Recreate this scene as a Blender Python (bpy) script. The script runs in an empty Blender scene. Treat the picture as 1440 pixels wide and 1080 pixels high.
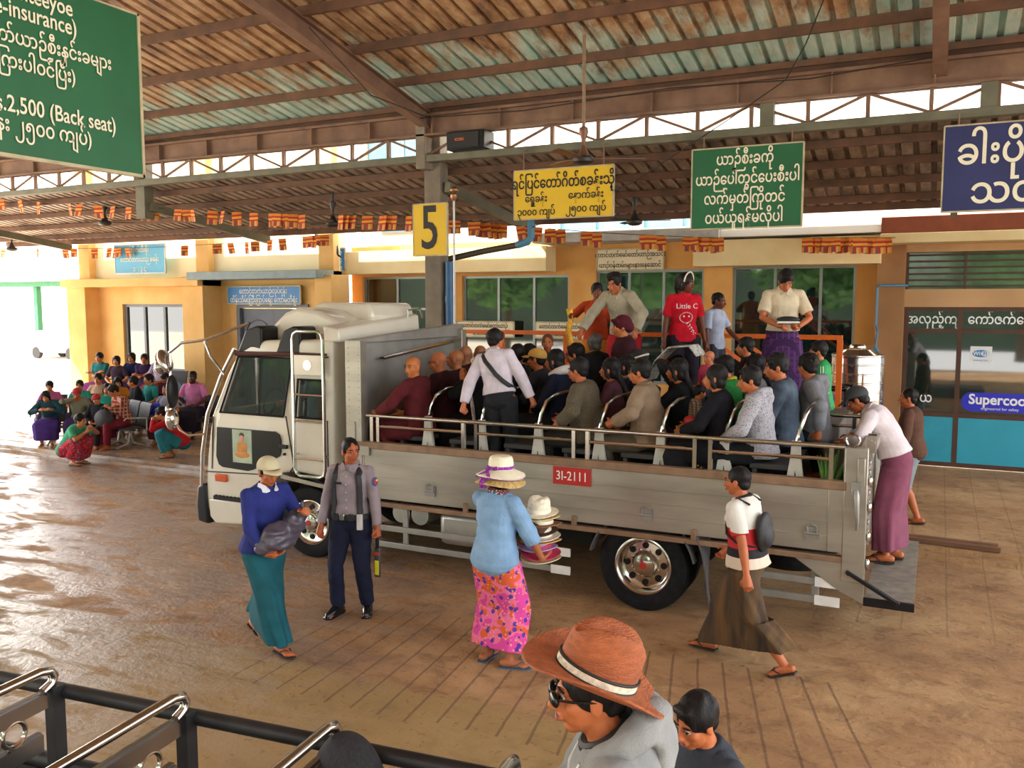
import bpy, math, random
import numpy as np
from mathutils import Vector as V, Matrix, Quaternion, noise as mnoise
SC = bpy.context.scene
COL = SC.collection
PI = math.pi
rad = math.radians

# ---------------------------------------------------------------- camera, world, sun, exposure
cam_d = bpy.data.cameras.new('camera'); cam = bpy.data.objects.new('camera', cam_d); COL.objects.link(cam)
cam_d.sensor_width = 36.0; cam_d.lens = 36.0 * 1230 / 1440; cam_d.clip_start = 0.05; cam_d.clip_end = 400
cam.location = (0, 0, 2.9)
cam.rotation_euler = (rad(90) - math.atan(115 / 1230), 0, math.atan(600 / 1230))
SC.camera = cam
SC.view_settings.view_transform = 'Standard'; SC.view_settings.look = 'None'
SC.view_settings.gamma = 1.0; SC.view_settings.use_curve_mapping = False
SC.view_settings.exposure = 1.6
w = bpy.data.worlds.new('sky'); SC.world = w; w.use_nodes = True
nt = w.node_tree; bg = nt.nodes['Background']
sky = nt.nodes.new('ShaderNodeTexSky'); sky.sky_type = 'NISHITA'; sky.sun_disc = False
sky.sun_elevation = rad(48); sky.sun_rotation = rad(-65); sky.dust_density = 3.0; sky.air_density = 1.0
mixw = nt.nodes.new('ShaderNodeMixRGB'); mixw.inputs[0].default_value = 0.6
mulw = nt.nodes.new('ShaderNodeMixRGB'); mulw.blend_type = 'MULTIPLY'; mulw.inputs[0].default_value = 1
mulw.inputs[2].default_value = (0.16, 0.16, 0.16, 1)
nt.links.new(sky.outputs[0], mulw.inputs[1]); nt.links.new(mulw.outputs[0], mixw.inputs[1])
mixw.inputs[2].default_value = (1.0, 0.97, 0.93, 1)
nt.links.new(mixw.outputs[0], bg.inputs[0]); bg.inputs[1].default_value = 2.3
sun_d = bpy.data.lights.new('sun', 'SUN'); sun = bpy.data.objects.new('sun', sun_d); COL.objects.link(sun)
sun_d.energy = 7.0; sun_d.angle = rad(1.0); sun_d.color = (1, 0.94, 0.82)
sun.rotation_euler = V((0.62, 0.40, -0.80)).to_track_quat('-Z', 'Y').to_euler()

# ---------------------------------------------------------------- materials
MATS = {}
def mat(name, col, rough=0.6, metal=0.0, var=0.12, scale=6.0, bump=0.0, bscale=40.0, col2=None, spec=0.5, alpha=1.0, stretch=None, trans=0.0, coat=0.0):
    if name in MATS: return MATS[name]
    m = bpy.data.materials.new(name); m.use_nodes = True; MATS[name] = m
    t = m.node_tree; b = t.nodes['Principled BSDF']; L = t.links.new
    b.inputs['Roughness'].default_value = rough; b.inputs['Metallic'].default_value = metal
    b.inputs['Specular IOR Level'].default_value = spec; b.inputs['Alpha'].default_value = alpha
    b.inputs['Transmission Weight'].default_value = trans; b.inputs['Coat Weight'].default_value = coat
    tc = t.nodes.new('ShaderNodeTexCoord'); mp = t.nodes.new('ShaderNodeMapping'); L(tc.outputs['Object'], mp.inputs[0])
    if stretch: mp.inputs['Scale'].default_value = stretch
    n = t.nodes.new('ShaderNodeTexNoise'); n.inputs['Scale'].default_value = scale; n.inputs['Detail'].default_value = 5
    L(mp.outputs[0], n.inputs[0])
    r = t.nodes.new('ShaderNodeValToRGB'); r.color_ramp.elements[0].position = 0.32; r.color_ramp.elements[1].position = 0.68
    c = np.array(col[:3]); c2 = np.array(col2[:3]) if col2 else np.clip(c * (1 + var), 0, 1)
    c1 = c if col2 else c * (1 - var)
    r.color_ramp.elements[0].color = (*c1, 1); r.color_ramp.elements[1].color = (*c2, 1)
    L(n.outputs[0], r.inputs[0]); L(r.outputs[0], b.inputs['Base Color'])
    if bump:
        n2 = t.nodes.new('ShaderNodeTexNoise'); n2.inputs['Scale'].default_value = bscale; n2.inputs['Detail'].default_value = 6
        L(mp.outputs[0], n2.inputs[0])
        bp = t.nodes.new('ShaderNodeBump'); bp.inputs['Strength'].default_value = bump; bp.inputs['Distance'].default_value = 0.02
        L(n2.outputs[0], bp.inputs['Height']); L(bp.outputs[0], b.inputs['Normal'])
    return m
def hexc(h):
    h = h.lstrip('#'); f = lambda v: (v / 12.92 if v <= 0.04045 else ((v + 0.055) / 1.055) ** 2.4)
    return tuple(f(int(h[i:i + 2], 16) / 255) for i in (0, 2, 4))
def cloth(h, rough=0.85, var=0.14):
    return mat('cloth_' + h, hexc(h), rough, 0, var, 9, 0.25, 120, spec=0.2)
def skin(h='a8643c'):
    return mat('skin_' + h, hexc(h), 0.5, 0, 0.08, 14, 0.05, 200, spec=0.4)
def pattern(name, cols, kind='floral', scale=12.0, rough=0.85):
    """cloth pattern from object coordinates: floral (voronoi cells over a ground) or check / stripe"""
    if name in MATS: return MATS[name]
    m = bpy.data.materials.new(name); m.use_nodes = True; MATS[name] = m
    t = m.node_tree; b = t.nodes['Principled BSDF']; L = t.links.new
    b.inputs['Roughness'].default_value = rough; b.inputs['Specular IOR Level'].default_value = 0.2
    tc = t.nodes.new('ShaderNodeTexCoord')
    cs = [(*hexc(c), 1) for c in cols]
    def ramp(src, pts, mode='CONSTANT'):
        r = t.nodes.new('ShaderNodeValToRGB'); r.color_ramp.interpolation = mode
        while len(r.color_ramp.elements) < len(pts): r.color_ramp.elements.new(0.5)
        for e, (p, c) in zip(r.color_ramp.elements, pts): e.position = p; e.color = c
        L(src, r.inputs[0]); return r.outputs[0]
    def mix(f, a, c):
        x = t.nodes.new('ShaderNodeMixRGB'); L(f, x.inputs[0])
        for i, q in ((1, a), (2, c)):
            if isinstance(q, tuple): x.inputs[i].default_value = q
            else: L(q, x.inputs[i])
        return x.outputs[0]
    W, K = (1, 1, 1, 1), (0, 0, 0, 1)
    if kind == 'floral':
        n = t.nodes.new('ShaderNodeTexNoise'); n.inputs['Scale'].default_value = scale * 0.45; n.inputs['Detail'].default_value = 2; L(tc.outputs['Object'], n.inputs[0])
        base = ramp(n.outputs[0], [(0, cs[0]), (0.47, cs[1]), (0.56, cs[min(2, len(cs) - 1)])])
        v = t.nodes.new('ShaderNodeTexVoronoi'); v.inputs['Scale'].default_value = scale; L(tc.outputs['Object'], v.inputs[0])
        f = ramp(v.outputs['Distance'], [(0, W), (0.33, K)])
        o = mix(f, base, cs[-1])
        v2 = t.nodes.new('ShaderNodeTexVoronoi'); v2.inputs['Scale'].default_value = scale * 1.7; L(tc.outputs['Object'], v2.inputs[0])
        o = mix(ramp(v2.outputs['Distance'], [(0, W), (0.22, K)]), o, cs[-2])
    else:
        sx = t.nodes.new('ShaderNodeSeparateXYZ'); L(tc.outputs['Object'], sx.inputs[0])
        def band(axis, th):
            a = t.nodes.new('ShaderNodeMath'); a.operation = 'MULTIPLY'; a.inputs[1].default_value = scale; L(sx.outputs[axis], a.inputs[0])
            f = t.nodes.new('ShaderNodeMath'); f.operation = 'FRACT'; L(a.outputs[0], f.inputs[0])
            return ramp(f.outputs[0], [(0, W), (th, K)])
        if kind == 'stripe': o = mix(band(2, 0.5), cs[0], cs[1])
        elif kind == 'bands': # stacked bands by height: list of (z, colour)
            o = None
        else:
            o = mix(band(2, 0.3), cs[0], cs[1]); o = mix(band(0, 0.3), o, cs[-1]); o = mix(band(1, 0.3), o, cs[1])
    L(o, b.inputs['Base Color'])
    return m

# ---------------------------------------------------------------- mesh builder
class M:
    def __init__(s): s.v = []; s.f = []; s.m = []; s.mi = 0
    def add(s, vs, fs):
        o = len(s.v); s.v.extend([tuple(p) for p in vs]); s.f.extend([tuple(i + o for i in f) for f in fs]); s.m.extend([s.mi] * len(fs)); return s
    def box(s, x0, x1, y0, y1, z0, z1):
        vs = [(x, y, z) for x in (x0, x1) for y in (y0, y1) for z in (z0, z1)]
        return s.add(vs, [(0, 1, 3, 2), (4, 6, 7, 5), (0, 4, 5, 1), (2, 3, 7, 6), (0, 2, 6, 4), (1, 5, 7, 3)])
    def bar(s, a, b, wd, ht, up=(0, 0, 1)):
        a, b = V(a), V(b); d = (b - a).normalized(); u = V(up)
        if abs(d.dot(u)) > 0.98: u = V((1, 0, 0))
        x = d.cross(u).normalized() * (wd / 2); z = x.cross(d).normalized() * (ht / 2)
        vs = [p + i * x + j * z for p in (a, b) for i, j in ((-1, -1), (1, -1), (1, 1), (-1, 1))]
        return s.add(vs, [(3, 2, 1, 0), (4, 5, 6, 7), (0, 1, 5, 4), (1, 2, 6, 5), (2, 3, 7, 6), (3, 0, 4, 7)])
    def loft(s, rings, cap=True, closed=False):
        n = len(rings[0]); vs = [p for r in rings for p in r]; fs = []
        R = len(rings)
        for i in range(R if closed else R - 1):
            a, b = i * n, ((i + 1) % R) * n
            for j in range(n): k = (j + 1) % n; fs.append((a + j, a + k, b + k, b + j))
        if cap and not closed:
            fs.append(tuple(range(n))[::-1]); fs.append(tuple((R - 1) * n + i for i in range(n)))
        return s.add(vs, fs)
    def tube(s, pts, r, n=10, closed=False, round_end=False, flat=1.0):
        P = [V(p) for p in pts]; N = len(P)
        rr = list(r) if isinstance(r, (list, tuple)) else [r] * N
        if round_end and not closed:
            d0 = (P[0] - P[1]).normalized(); d1 = (P[-1] - P[-2]).normalized()
            P = [P[0] + d0 * rr[0] * .92, P[0] + d0 * rr[0] * .6] + P + [P[-1] + d1 * rr[-1] * .6, P[-1] + d1 * rr[-1] * .92]
            rr = [rr[0] * .38, rr[0] * .8] + rr + [rr[-1] * .8, rr[-1] * .38]; N = len(P)
        rings = []; u = None
        for i in range(N):
            if closed: d = P[(i + 1) % N] - P[i - 1]
            else: d = P[min(i + 1, N - 1)] - P[max(i - 1, 0)]
            d.normalize()
            if u is None: u = d.orthogonal() if abs(d.z) > .9 else d.cross(V((0, 0, 1)))
            u = (u - d * u.dot(d)).normalized(); q = d.cross(u)
            rings.append([P[i] + (u * math.cos(t) + q * math.sin(t) * flat) * rr[i] for t in (2 * PI * k / n for k in range(n))])
        return s.loft(rings, True, closed)
    def cyl(s, a, b, r, n=16, r2=None): return s.tube([a, b], [r, r if r2 is None else r2], n)
    def ell(s, c, r, n=14, k=9, mt=None):
        c = V(c); vs = []; fs = []
        for i in range(1, k):
            th = PI * i / k
            for j in range(n):
                ph = 2 * PI * j / n; p = V((r[0] * math.sin(th) * math.cos(ph), r[1] * math.sin(th) * math.sin(ph), r[2] * math.cos(th)))
                vs.append(p)
        vs += [V((0, 0, r[2])), V((0, 0, -r[2]))]
        if mt is not None: vs = [mt @ p for p in vs]
        vs = [c + p for p in vs]; T = (k - 1) * n
        for i in range(k - 2):
            for j in range(n): q = (j + 1) % n; fs.append((i * n + j, (i + 1) * n + j, (i + 1) * n + q, i * n + q))
        for j in range(n): q = (j + 1) % n; fs.append((T, j, q)); fs.append((T + 1, (k - 2) * n + q, (k - 2) * n + j))
        return s.add(vs, fs)
    def lathe(s, prof, c=(0, 0, 0), n=24, axis='Z', cap=True):
        c = V(c); rings = []
        for r, h in prof:
            ring = []
            for k in range(n):
                t = 2 * PI * k / n; x, y = r * math.cos(t), r * math.sin(t)
                ring.append(c + (V((x, y, h)) if axis == 'Z' else V((x, h, y)) if axis == 'Y' else V((h, x, y))))
            rings.append(ring)
        return s.loft(rings, cap)
    def prism(s, poly, axis, a, b):
        def p3(p, t): return (t, p[0], p[1]) if axis == 'X' else (p[0], t, p[1]) if axis == 'Y' else (p[0], p[1], t)
        return s.loft([[p3(p, a) for p in poly], [p3(p, b) for p in poly]])
    def mesh(s, name, mats):
        me = bpy.data.meshes.new(name); me.from_pydata([tuple(p) for p in s.v], [], s.f)
        for q in (mats if isinstance(mats, (list, tuple)) else [mats]): me.materials.append(q)
        if max(s.m, default=0): me.polygons.foreach_set('material_index', s.m)
        me.update(); return me
def recalc(me):
    import bmesh
    bm = bmesh.new(); bm.from_mesh(me); bmesh.ops.recalc_face_normals(bm, faces=bm.faces); bm.to_mesh(me); bm.free()
def smooth(me, ang=None):
    me.polygons.foreach_set('use_smooth', [True] * len(me.polygons))
    if ang: me.set_sharp_from_angle(angle=rad(ang))
def obj(name, b, mats, parent=None, sm=40, bev=0.0, org=None, kind=None):
    me = b.mesh(name, mats) if isinstance(b, M) else b
    if isinstance(b, M):
        recalc(me)
        if sm: smooth(me, sm)
    o = bpy.data.objects.new(name, me); COL.objects.link(o)
    if parent is not None:
        o.parent = parent
        p = V((0, 0, 0)); q = parent
        while q is not None: p += q.location; q = q.parent
        if org is None: o.location = -p
    if bev:
        md = o.modifiers.new('bevel', 'BEVEL'); md.width = bev; md.segments = 2; md.limit_method = 'ANGLE'
    if kind: o['kind'] = kind
    return o
def tag(o, label, cat, group=None):
    o['label'] = label; o['category'] = cat
    if group: o['group'] = group
    return o
def empty(name, loc, label, cat, rz=0.0, group=None):
    o = bpy.data.objects.new(name, None); COL.objects.link(o); o.location = loc; o.rotation_euler = (0, 0, rz); o.empty_display_size = .1
    return tag(o, label, cat, group)
def struct(name, b, mats, **k): return obj(name, b, mats, kind='structure', **k)
def dup(o, loc=None, parent=None):
    c = o.copy(); COL.objects.link(c)
    if parent is not None: c.parent = parent
    if loc is not None: c.location = loc
    for ch in list(o.children): dup(ch, None, c)
    return c
def lerp(a, b, t): return a + (b - a) * t
def vis(s):
    o = []
    for ch in s:
        if ch in '\u1031\u103c':
            i = len(o) - 1
            if ch == '\u1031':
                while i > 0 and o[i] in '\u103b\u103c\u103d\u103e': i -= 1
                if i > 0 and o[i - 1] == '\u103c': i -= 1
            o.insert(max(i, 0), ch)
        else: o.append(ch)
    return ''.join(o)
def text(name, body, size, loc, rot, m, parent=None, align='CENTER', bold=0.0, sx=1.0, depth=0.002):
    c = bpy.data.curves.new(name, 'FONT'); c.body = vis(body); c.size = size; c.align_x = align; c.align_y = 'CENTER'
    c.extrude = depth; c.offset = bold; c.resolution_u = 3
    q = bpy.data.objects.new('tmp', c); COL.objects.link(q)
    me = bpy.data.meshes.new_from_object(q.evaluated_get(bpy.context.evaluated_depsgraph_get())); me.name = name
    bpy.data.objects.remove(q); bpy.data.curves.remove(c)
    me.materials.clear(); me.materials.append(m)
    o = bpy.data.objects.new(name, me); COL.objects.link(o); o.rotation_euler = rot; o.scale = (sx, 1, 1)
    o.location = V(loc)
    if parent is not None:
        p = V((0, 0, 0)); q = parent
        while q is not None: p += q.location; q = q.parent
        o.parent = parent; o.location = V(loc) - p
    return o
FRONT = (PI / 2, 0, 0)   # text facing -Y
# ---------------------------------------------------------------- ground
def ground_mat():
    m = bpy.data.materials.new('worn_concrete'); m.use_nodes = True; t = m.node_tree; b = t.nodes['Principled BSDF']; L = t.links.new
    tc = t.nodes.new('ShaderNodeTexCoord'); sx = t.nodes.new('ShaderNodeSeparateXYZ'); L(tc.outputs['Object'], sx.inputs[0]); X, Yc = sx.outputs[0], sx.outputs[1]
    def val(v): return v
    def op(o, *a, clamp=False):
        n = t.nodes.new('ShaderNodeMath'); n.operation = o; n.use_clamp = clamp
        for i, q in enumerate(a):
            if isinstance(q, (int, float)): n.inputs[i].default_value = q
            else: L(q, n.inputs[i])
        return n.outputs[0]
    def noise(sc, det=6, st=None, rough=.6, dist=0):
        n = t.nodes.new('ShaderNodeTexNoise'); n.inputs['Scale'].default_value = sc; n.inputs['Detail'].default_value = det; n.inputs['Roughness'].default_value = rough; n.inputs['Distortion'].default_value = dist
        mp = t.nodes.new('ShaderNodeMapping'); L(tc.outputs['Object'], mp.inputs[0])
        if st: mp.inputs['Scale'].default_value = st[:3]; mp.inputs['Rotation'].default_value = (0, 0, st[3])
        L(mp.outputs[0], n.inputs[0]); return n.outputs[0]
    def ramp(src, pts):
        r = t.nodes.new('ShaderNodeValToRGB')
        while len(r.color_ramp.elements) < len(pts): r.color_ramp.elements.new(.5)
        for e, (p, c) in zip(r.color_ramp.elements, pts): e.position = p; e.color = (*c, 1) if len(c) == 3 else c
        L(src, r.inputs[0]); return r.outputs[0]
    def mix(f, a, c, mode='MIX'):
        x = t.nodes.new('ShaderNodeMixRGB'); x.blend_type = mode
        for i, q in ((0, f), (1, a), (2, c)):
            if isinstance(q, (int, float)): x.inputs[i].default_value = q
            elif isinstance(q, tuple): x.inputs[i].default_value = (*q, 1)
            else: L(q, x.inputs[i])
        return x.outputs[0]
    n1, n2, n3 = noise(.55, 8, None, .62), noise(2.8, 9, (1, 1.35, 1, .5), .68, .5), noise(14, 6)
    base = ramp(n1, [(.3, hexc('8e6b4c')), (.5, hexc('aa855c')), (.7, hexc('c4a478'))])
    fine = ramp(n2, [(.3, (.45, .37, .32)), (.5, (.95, .93, .9)), (.72, (1.15, 1.12, 1.08))])
    c = mix(.85, base, fine, 'MULTIPLY')
    # ochre dust close to the near truck
    dust = op('MULTIPLY', op('LESS_THAN', Yc, op('ADD', 4.75, op('MULTIPLY', n2, 1.3))), op('LESS_THAN', X, -.9))
    c = mix(op('MULTIPLY', dust, .6), c, hexc('9a8450'))
    dirt = op('MULTIPLY', op('GREATER_THAN', n3, .62), .35); c = mix(dirt, c, hexc('5d4030'))
    # scored drainage lines, fanned, in front of the truck
    dy = op('SUBTRACT', Yc, 4.5)
    xi = op('DIVIDE', op('ADD', X, op('MULTIPLY', dy, .317)), op('SUBTRACT', 1, op('MULTIPLY', dy, .062)))
    tri = op('ABSOLUTE', op('SUBTRACT', op('FRACT', op('ADD', op('DIVIDE', xi, .235), op('MULTIPLY', n2, .10))), .5))
    g = op('MULTIPLY', op('LESS_THAN', tri, .05), op('MULTIPLY', op('LESS_THAN', op('ABSOLUTE', op('SUBTRACT', Yc, op('ADD', 5.6, op('MULTIPLY', n1, .6)))), .95), op('MULTIPLY', op('GREATER_THAN', xi, -4.9), op('LESS_THAN', xi, .3))))
    tri2 = op('ABSOLUTE', op('SUBTRACT', op('FRACT', op('ADD', op('DIVIDE', X, .37), op('MULTIPLY', n2, .08))), .5))
    g2 = op('MULTIPLY', op('LESS_THAN', tri2, .022), op('MULTIPLY', op('GREATER_THAN', Yc, 8.3), op('GREATER_THAN', X, -1.2)))
    # slab joints to the left
    j = op('ABSOLUTE', op('SUBTRACT', op('FRACT', op('DIVIDE', op('ADD', Yc, op('MULTIPLY', X, .04)), 1.9)), .5))
    j2 = op('ABSOLUTE', op('SUBTRACT', op('FRACT', op('DIVIDE', op('ADD', X, op('MULTIPLY', Yc, -.42)), 3.1)), .5))
    jj = op('MULTIPLY', op('MAXIMUM', op('LESS_THAN', j, .006), op('LESS_THAN', j2, .004)), op('LESS_THAN', X, -4.6))
    gr = op('MAXIMUM', g, op('MULTIPLY', op('MAXIMUM', g2, jj), .5))
    c = mix(op('MULTIPLY', gr, .55), c, hexc('5a4030'))
    # damp film towards the left: smoother, with grey sky glare painted into the colour
    wet_glare = op('MULTIPLY', op('MULTIPLY', op('SUBTRACT', -3.4, X), .26, clamp=True), ramp(noise(1.1, 7, (1, 2.6, 1, .3), .68, .8), [(.40, (0, 0, 0)), (.52, (1, 1, 1))]), clamp=True)
    L(mix(op('MULTIPLY', wet_glare, .55), c, hexc('a39c98')), b.inputs['Base Color'])
    L(op('SUBTRACT', .78, op('MULTIPLY', wet_glare, .68)), b.inputs['Roughness']); L(op('ADD', .4, op('MULTIPLY', wet_glare, .6)), b.inputs['Specular IOR Level'])
    h = op('SUBTRACT', op('ADD', op('MULTIPLY', n2, .5), op('MULTIPLY', n3, .3)), op('MULTIPLY', gr, 1.1))
    bp = t.nodes.new('ShaderNodeBump'); bp.inputs['Strength'].default_value = .7; bp.inputs['Distance'].default_value = .06
    L(h, bp.inputs['Height']); L(bp.outputs[0], b.inputs['Normal'])
    return m
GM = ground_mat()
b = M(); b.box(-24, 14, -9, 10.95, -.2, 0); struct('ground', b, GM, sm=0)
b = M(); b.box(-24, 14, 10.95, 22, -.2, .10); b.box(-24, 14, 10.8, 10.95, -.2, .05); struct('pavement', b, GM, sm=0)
b = M(); b.box(-120, -24, -30, 140, -.2, .02); b.box(-24, 40, 22, 140, -.2, .02); struct('yard_ground', b, mat('pale_yard', hexc('d8ccb8'), .9, 0, .08, .6, .1), sm=0)

# ---------------------------------------------------------------- roofs
STEEL = mat('rusty_beam', hexc('6e5142'), .7, .0, .25, 3, .15, 30, col2=hexc('8a6a54'))
STEELG = mat('grey_green_steel', hexc('6c6a58'), .65, .0, .2, 3, .1, 30)
PURL = mat('rust_purlin', hexc('74503a'), .75, 0, .25, 4, .15, 30, col2=hexc('574032'))
def sheet_mat(name, teal, rc=('564036', 'a8825e', 'c6aa86')):
    m = bpy.data.materials.new(name); m.use_nodes = True; t = m.node_tree; b = t.nodes['Principled BSDF']; L = t.links.new
    tc = t.nodes.new('ShaderNodeTexCoord'); sx = t.nodes.new('ShaderNodeSeparateXYZ'); L(tc.outputs['Object'], sx.inputs[0])
    def noise(sc, st, det=7):
        mp = t.nodes.new('ShaderNodeMapping'); mp.inputs['Scale'].default_value = st; L(tc.outputs['Object'], mp.inputs[0])
        n = t.nodes.new('ShaderNodeTexNoise'); n.inputs['Scale'].default_value = sc; n.inputs['Detail'].default_value = det; n.inputs['Roughness'].default_value = .7; L(mp.outputs[0], n.inputs[0]); return n.outputs[0]
    def ramp(src, pts):
        r = t.nodes.new('ShaderNodeValToRGB')
        while len(r.color_ramp.elements) < len(pts): r.color_ramp.elements.new(.5)
        for e, (p, c) in zip(r.color_ramp.elements, pts): e.position = p; e.color = (*c, 1)
        L(src, r.inputs[0]); return r.outputs[0]
    def mix(f, a, c):
        x = t.nodes.new('ShaderNodeMixRGB')
        for i, q in ((0, f), (1, a), (2, c)):
            if isinstance(q, tuple): x.inputs[i].default_value = (*q, 1)
            else: L(q, x.inputs[i])
        return x.outputs[0]
    rust = ramp(noise(3.5, (1, .5, 1)), [(.32, hexc(rc[0])), (.5, hexc(rc[1])), (.68, hexc(rc[2]))])
    clean = ramp(noise(2.2, (2, .6, 1)), [(.35, teal[0]), (.65, teal[1])])
    a = t.nodes.new('ShaderNodeMapRange'); a.inputs[1].default_value = teal[2]; a.inputs[2].default_value = teal[3]; L(sx.outputs[1], a.inputs[0])
    ad = t.nodes.new('ShaderNodeMath'); ad.operation = 'ADD'; L(a.outputs[0], ad.inputs[0])
    sb = t.nodes.new('ShaderNodeMath'); sb.operation = 'MULTIPLY_ADD'; sb.inputs[1].default_value = 1.9; sb.inputs[2].default_value = -.95; L(noise(1.6, (1.6, .5, 1)), sb.inputs[0]); L(sb.outputs[0], ad.inputs[1]); ad.use_clamp = True
    L(mix(ramp(ad.outputs[0], [(.35, (0, 0, 0)), (.65, (1, 1, 1))]), rust, clean), b.inputs['Base Color'])
    b.inputs['Roughness'].default_value = .55
    return m
def corrugated(x0, x1, ya, za, yb, zb, pitch=.22, h=.06, th=.012):
    prof = []; x = x0
    while x < x1:
        prof += [(x, 0), (x + pitch * .62, 0), (x + pitch * .70, h), (x + pitch * .92, h)]; x += pitch
    b = M(); rows = []
    for (y, z) in ((ya, za), (yb, zb)): rows.append([(px, y, z + pz) for px, pz in prof])
    n = len(prof); b.add(rows[0] + rows[1], [(i, i + 1, n + i + 1, n + i) for i in range(n - 1)])
    up = [[(px, y, z + th) for px, y, z in r] for r in rows]
    b.add(up[0] + up[1], [(i, n + i, n + i + 1, i + 1) for i in range(n - 1)])
    return b
SL = .196
zu = lambda y: 5.90 + SL * (12.1 - y)
zl = lambda y: 5.05 + .185 * (12.2 - y)
UP = sheet_mat('roof_sheet_upper', (hexc('98beb0'), hexc('ccd8cc'), 9.2, 12.7))
LO = sheet_mat('roof_sheet_lower', (hexc('8a7060'), hexc('b09a88'), 14.5, 16.5), ('4e4038', '8c7866', 'b09c88'))
struct('roof', corrugated(-23, 7, .8, zu(.8) + .09, 12.35, zu(12.35) + .09), UP, sm=0)
struct('roof', corrugated(-23, 7, .8, zu(.8) + .09, -7, zu(.8) + .09 - 7.8 * SL), UP, sm=0)
struct('roof', corrugated(-23, 7, 12.15, zl(12.15) + .10, 15.7, zl(15.7) + .10), LO, sm=0)
for y in [11.15 - 1.05 * i for i in range(10)]:
    b = M(); b.bar((-23, y, zu(y) + .03), (7, y, zu(y) + .03), .06, .12); struct('purlin', b, PURL, bev=.006)
for y in (12.62, 13.45, 14.3, 15.15, 15.66):
    b = M(); b.bar((-23, y, zl(y) + .04), (7, y, zl(y) + .04), .06, .11); struct('purlin', b, PURL, bev=.006)
b = M(); b.bar((-23, 11.98, zu(12) + .02), (7, 11.98, zu(12) + .02), .05, .08); struct('purlin', b, PURL)
b = M(); b.box(-23, 7, 12.13, 12.19, 5.82, 6.06); struct('fascia_trim', b, PURL)
b = M(); b.box(-23, 7, 15.64, 15.70, zl(15.7) + .02, zl(15.7) + .19); struct('fascia_trim', b, PURL)
POSTX = (-20.6, -14.0, -7.4, -.12, 6.6)
for x in POSTX:
    b = M(); y0, y1 = .8, 12.15   # I-section rafter
    for dz, wd, ht in ((-.03, .16, .018), (-.27, .16, .018), (-.15, .02, .23)): b.bar((x, y0, zu(y0) + dz), (x, y1, zu(y1) + dz), wd, ht)
    struct('rafter', b, STEEL)
    b = M(); b.bar((x, .8, zu(.8) - .15), (x, -7, zu(.8) - .15 - 7.8 * SL), .16, .25); struct('rafter', b, STEEL)
    b = M(); b.bar((x + .25, 12.3, zl(12.2) - .32), (x + .25, 15.6, zl(15.6) - .12), .10, .16); struct('rafter', b, STEELG)
# box-girder: I-beam eave beam, clerestory lattice and lower chord along the row of posts
b = M()
b.box(-23, 7, 12.0, 12.2, 5.80, 5.84); b.box(-23, 7, 12.0, 12.2, 5.50, 5.53); b.box(-23, 7, 12.08, 12.12, 5.50, 5.84)
x = -22.6
while x < 7: b.box(x, x + .02, 12.005, 12.195, 5.52, 5.82); x += 1.18
struct('eave_beam', b, STEEL)
b = M(); b.box(-23, 7, 12.02, 12.18, 5.10, 5.21); struct('lower_chord_beam', b, STEELG, bev=.008)
X0 = -22.52
for i in range(41):
    x = X0 + .72 * i
    b = M(); b.box(x - .025, x + .025, 12.07, 12.13, 5.19, 5.52); struct('truss_strut_beam', b, STEEL)
    if i < 40 and x < 6.2:
        b = M(); z0, z1 = (5.21, 5.51) if i % 2 else (5.51, 5.21); b.bar((x, 12.1, z0), (x + .72, 12.1, z1), .035, .035); struct('truss_brace_beam', b, STEEL)
for x in (-2.15, .42): b = M(); b.box(x - .09, x + .09, 12.03, 12.17, 5.19, 5.52); struct('truss_post_beam', b, STEELG)
CONC = mat('post_concrete', hexc('6f655a'), .85, 0, .2, 3, .2, 25, col2=hexc('8d8272'))
b = M(); x = -7.4; b.box(x - .15, x + .15, 12.25, 12.5, 0, 5.84); b.box(x - .15, x + .02, 12.0, 12.27, 5.0, 5.88); struct('pillar', b, CONC, bev=.01)
for x in (-13.9, -20.6): b = M(); b.box(x - .12, x + .12, 12.2, 12.42, 4.5, 5.75); struct('hanger_post_beam', b, STEELG, bev=.008)

# ---------------------------------------------------------------- buildings
YEL = mat('yellow_render', hexc('e6bd7c'), .85, 0, .1, 1.6, .12, 30, col2=hexc('d8aa64'))
ORG = mat('orange_render', hexc('e0a860'), .85, 0, .1, 1.6, .12, 30, col2=hexc('d0944c'))
CREAM = mat('cream_render', hexc('ecd9a8'), .85, 0, .08, 1.2, .12, 20, col2=hexc('dcc28c'))
WHITE = mat('white_render', hexc('e8e4d6'), .85, 0, .05, 1.2, .1, 20)
TAN = mat('tan_render', hexc('c49c70'), .85, 0, .1, 1.4, .12, 25)
ALU = mat('aluminium_frame', hexc('9a9e9c'), .4, .5, .06)
BRF = mat('brown_frame', hexc('4f3326'), .5, 0, .15)
GLASS = bpy.data.materials.new('dark_glass'); GLASS.use_nodes = True
_b = GLASS.node_tree.nodes['Principled BSDF']; _b.inputs['Base Color'].default_value = (.008, .02, .016, 1); _b.inputs['Roughness'].default_value = .03; _b.inputs['IOR'].default_value = 2.2
MATS['dark_glass'] = GLASS
def wall(name, x0, x1, z0, z1, y, openings, m, th=.25):
    b = M(); xs = sorted({x0, x1, *[v for o in openings for v in o[:2]]})
    for xa, xb in zip(xs, xs[1:]):
        op = [o for o in openings if o[0] <= xa + 1e-6 and o[1] >= xb - 1e-6]
        if not op: b.box(xa, xb, y, y + th, z0, z1)
        else:
            zc = z0
            for o in sorted(op, key=lambda q: q[2]):
                if o[2] > zc: b.box(xa, xb, y, y + th, zc, o[2])
                zc = o[3]
            if zc < z1: b.box(xa, xb, y, y + th, zc, z1)
    return struct(name, b, m, sm=0)
WN = [0]
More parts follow.
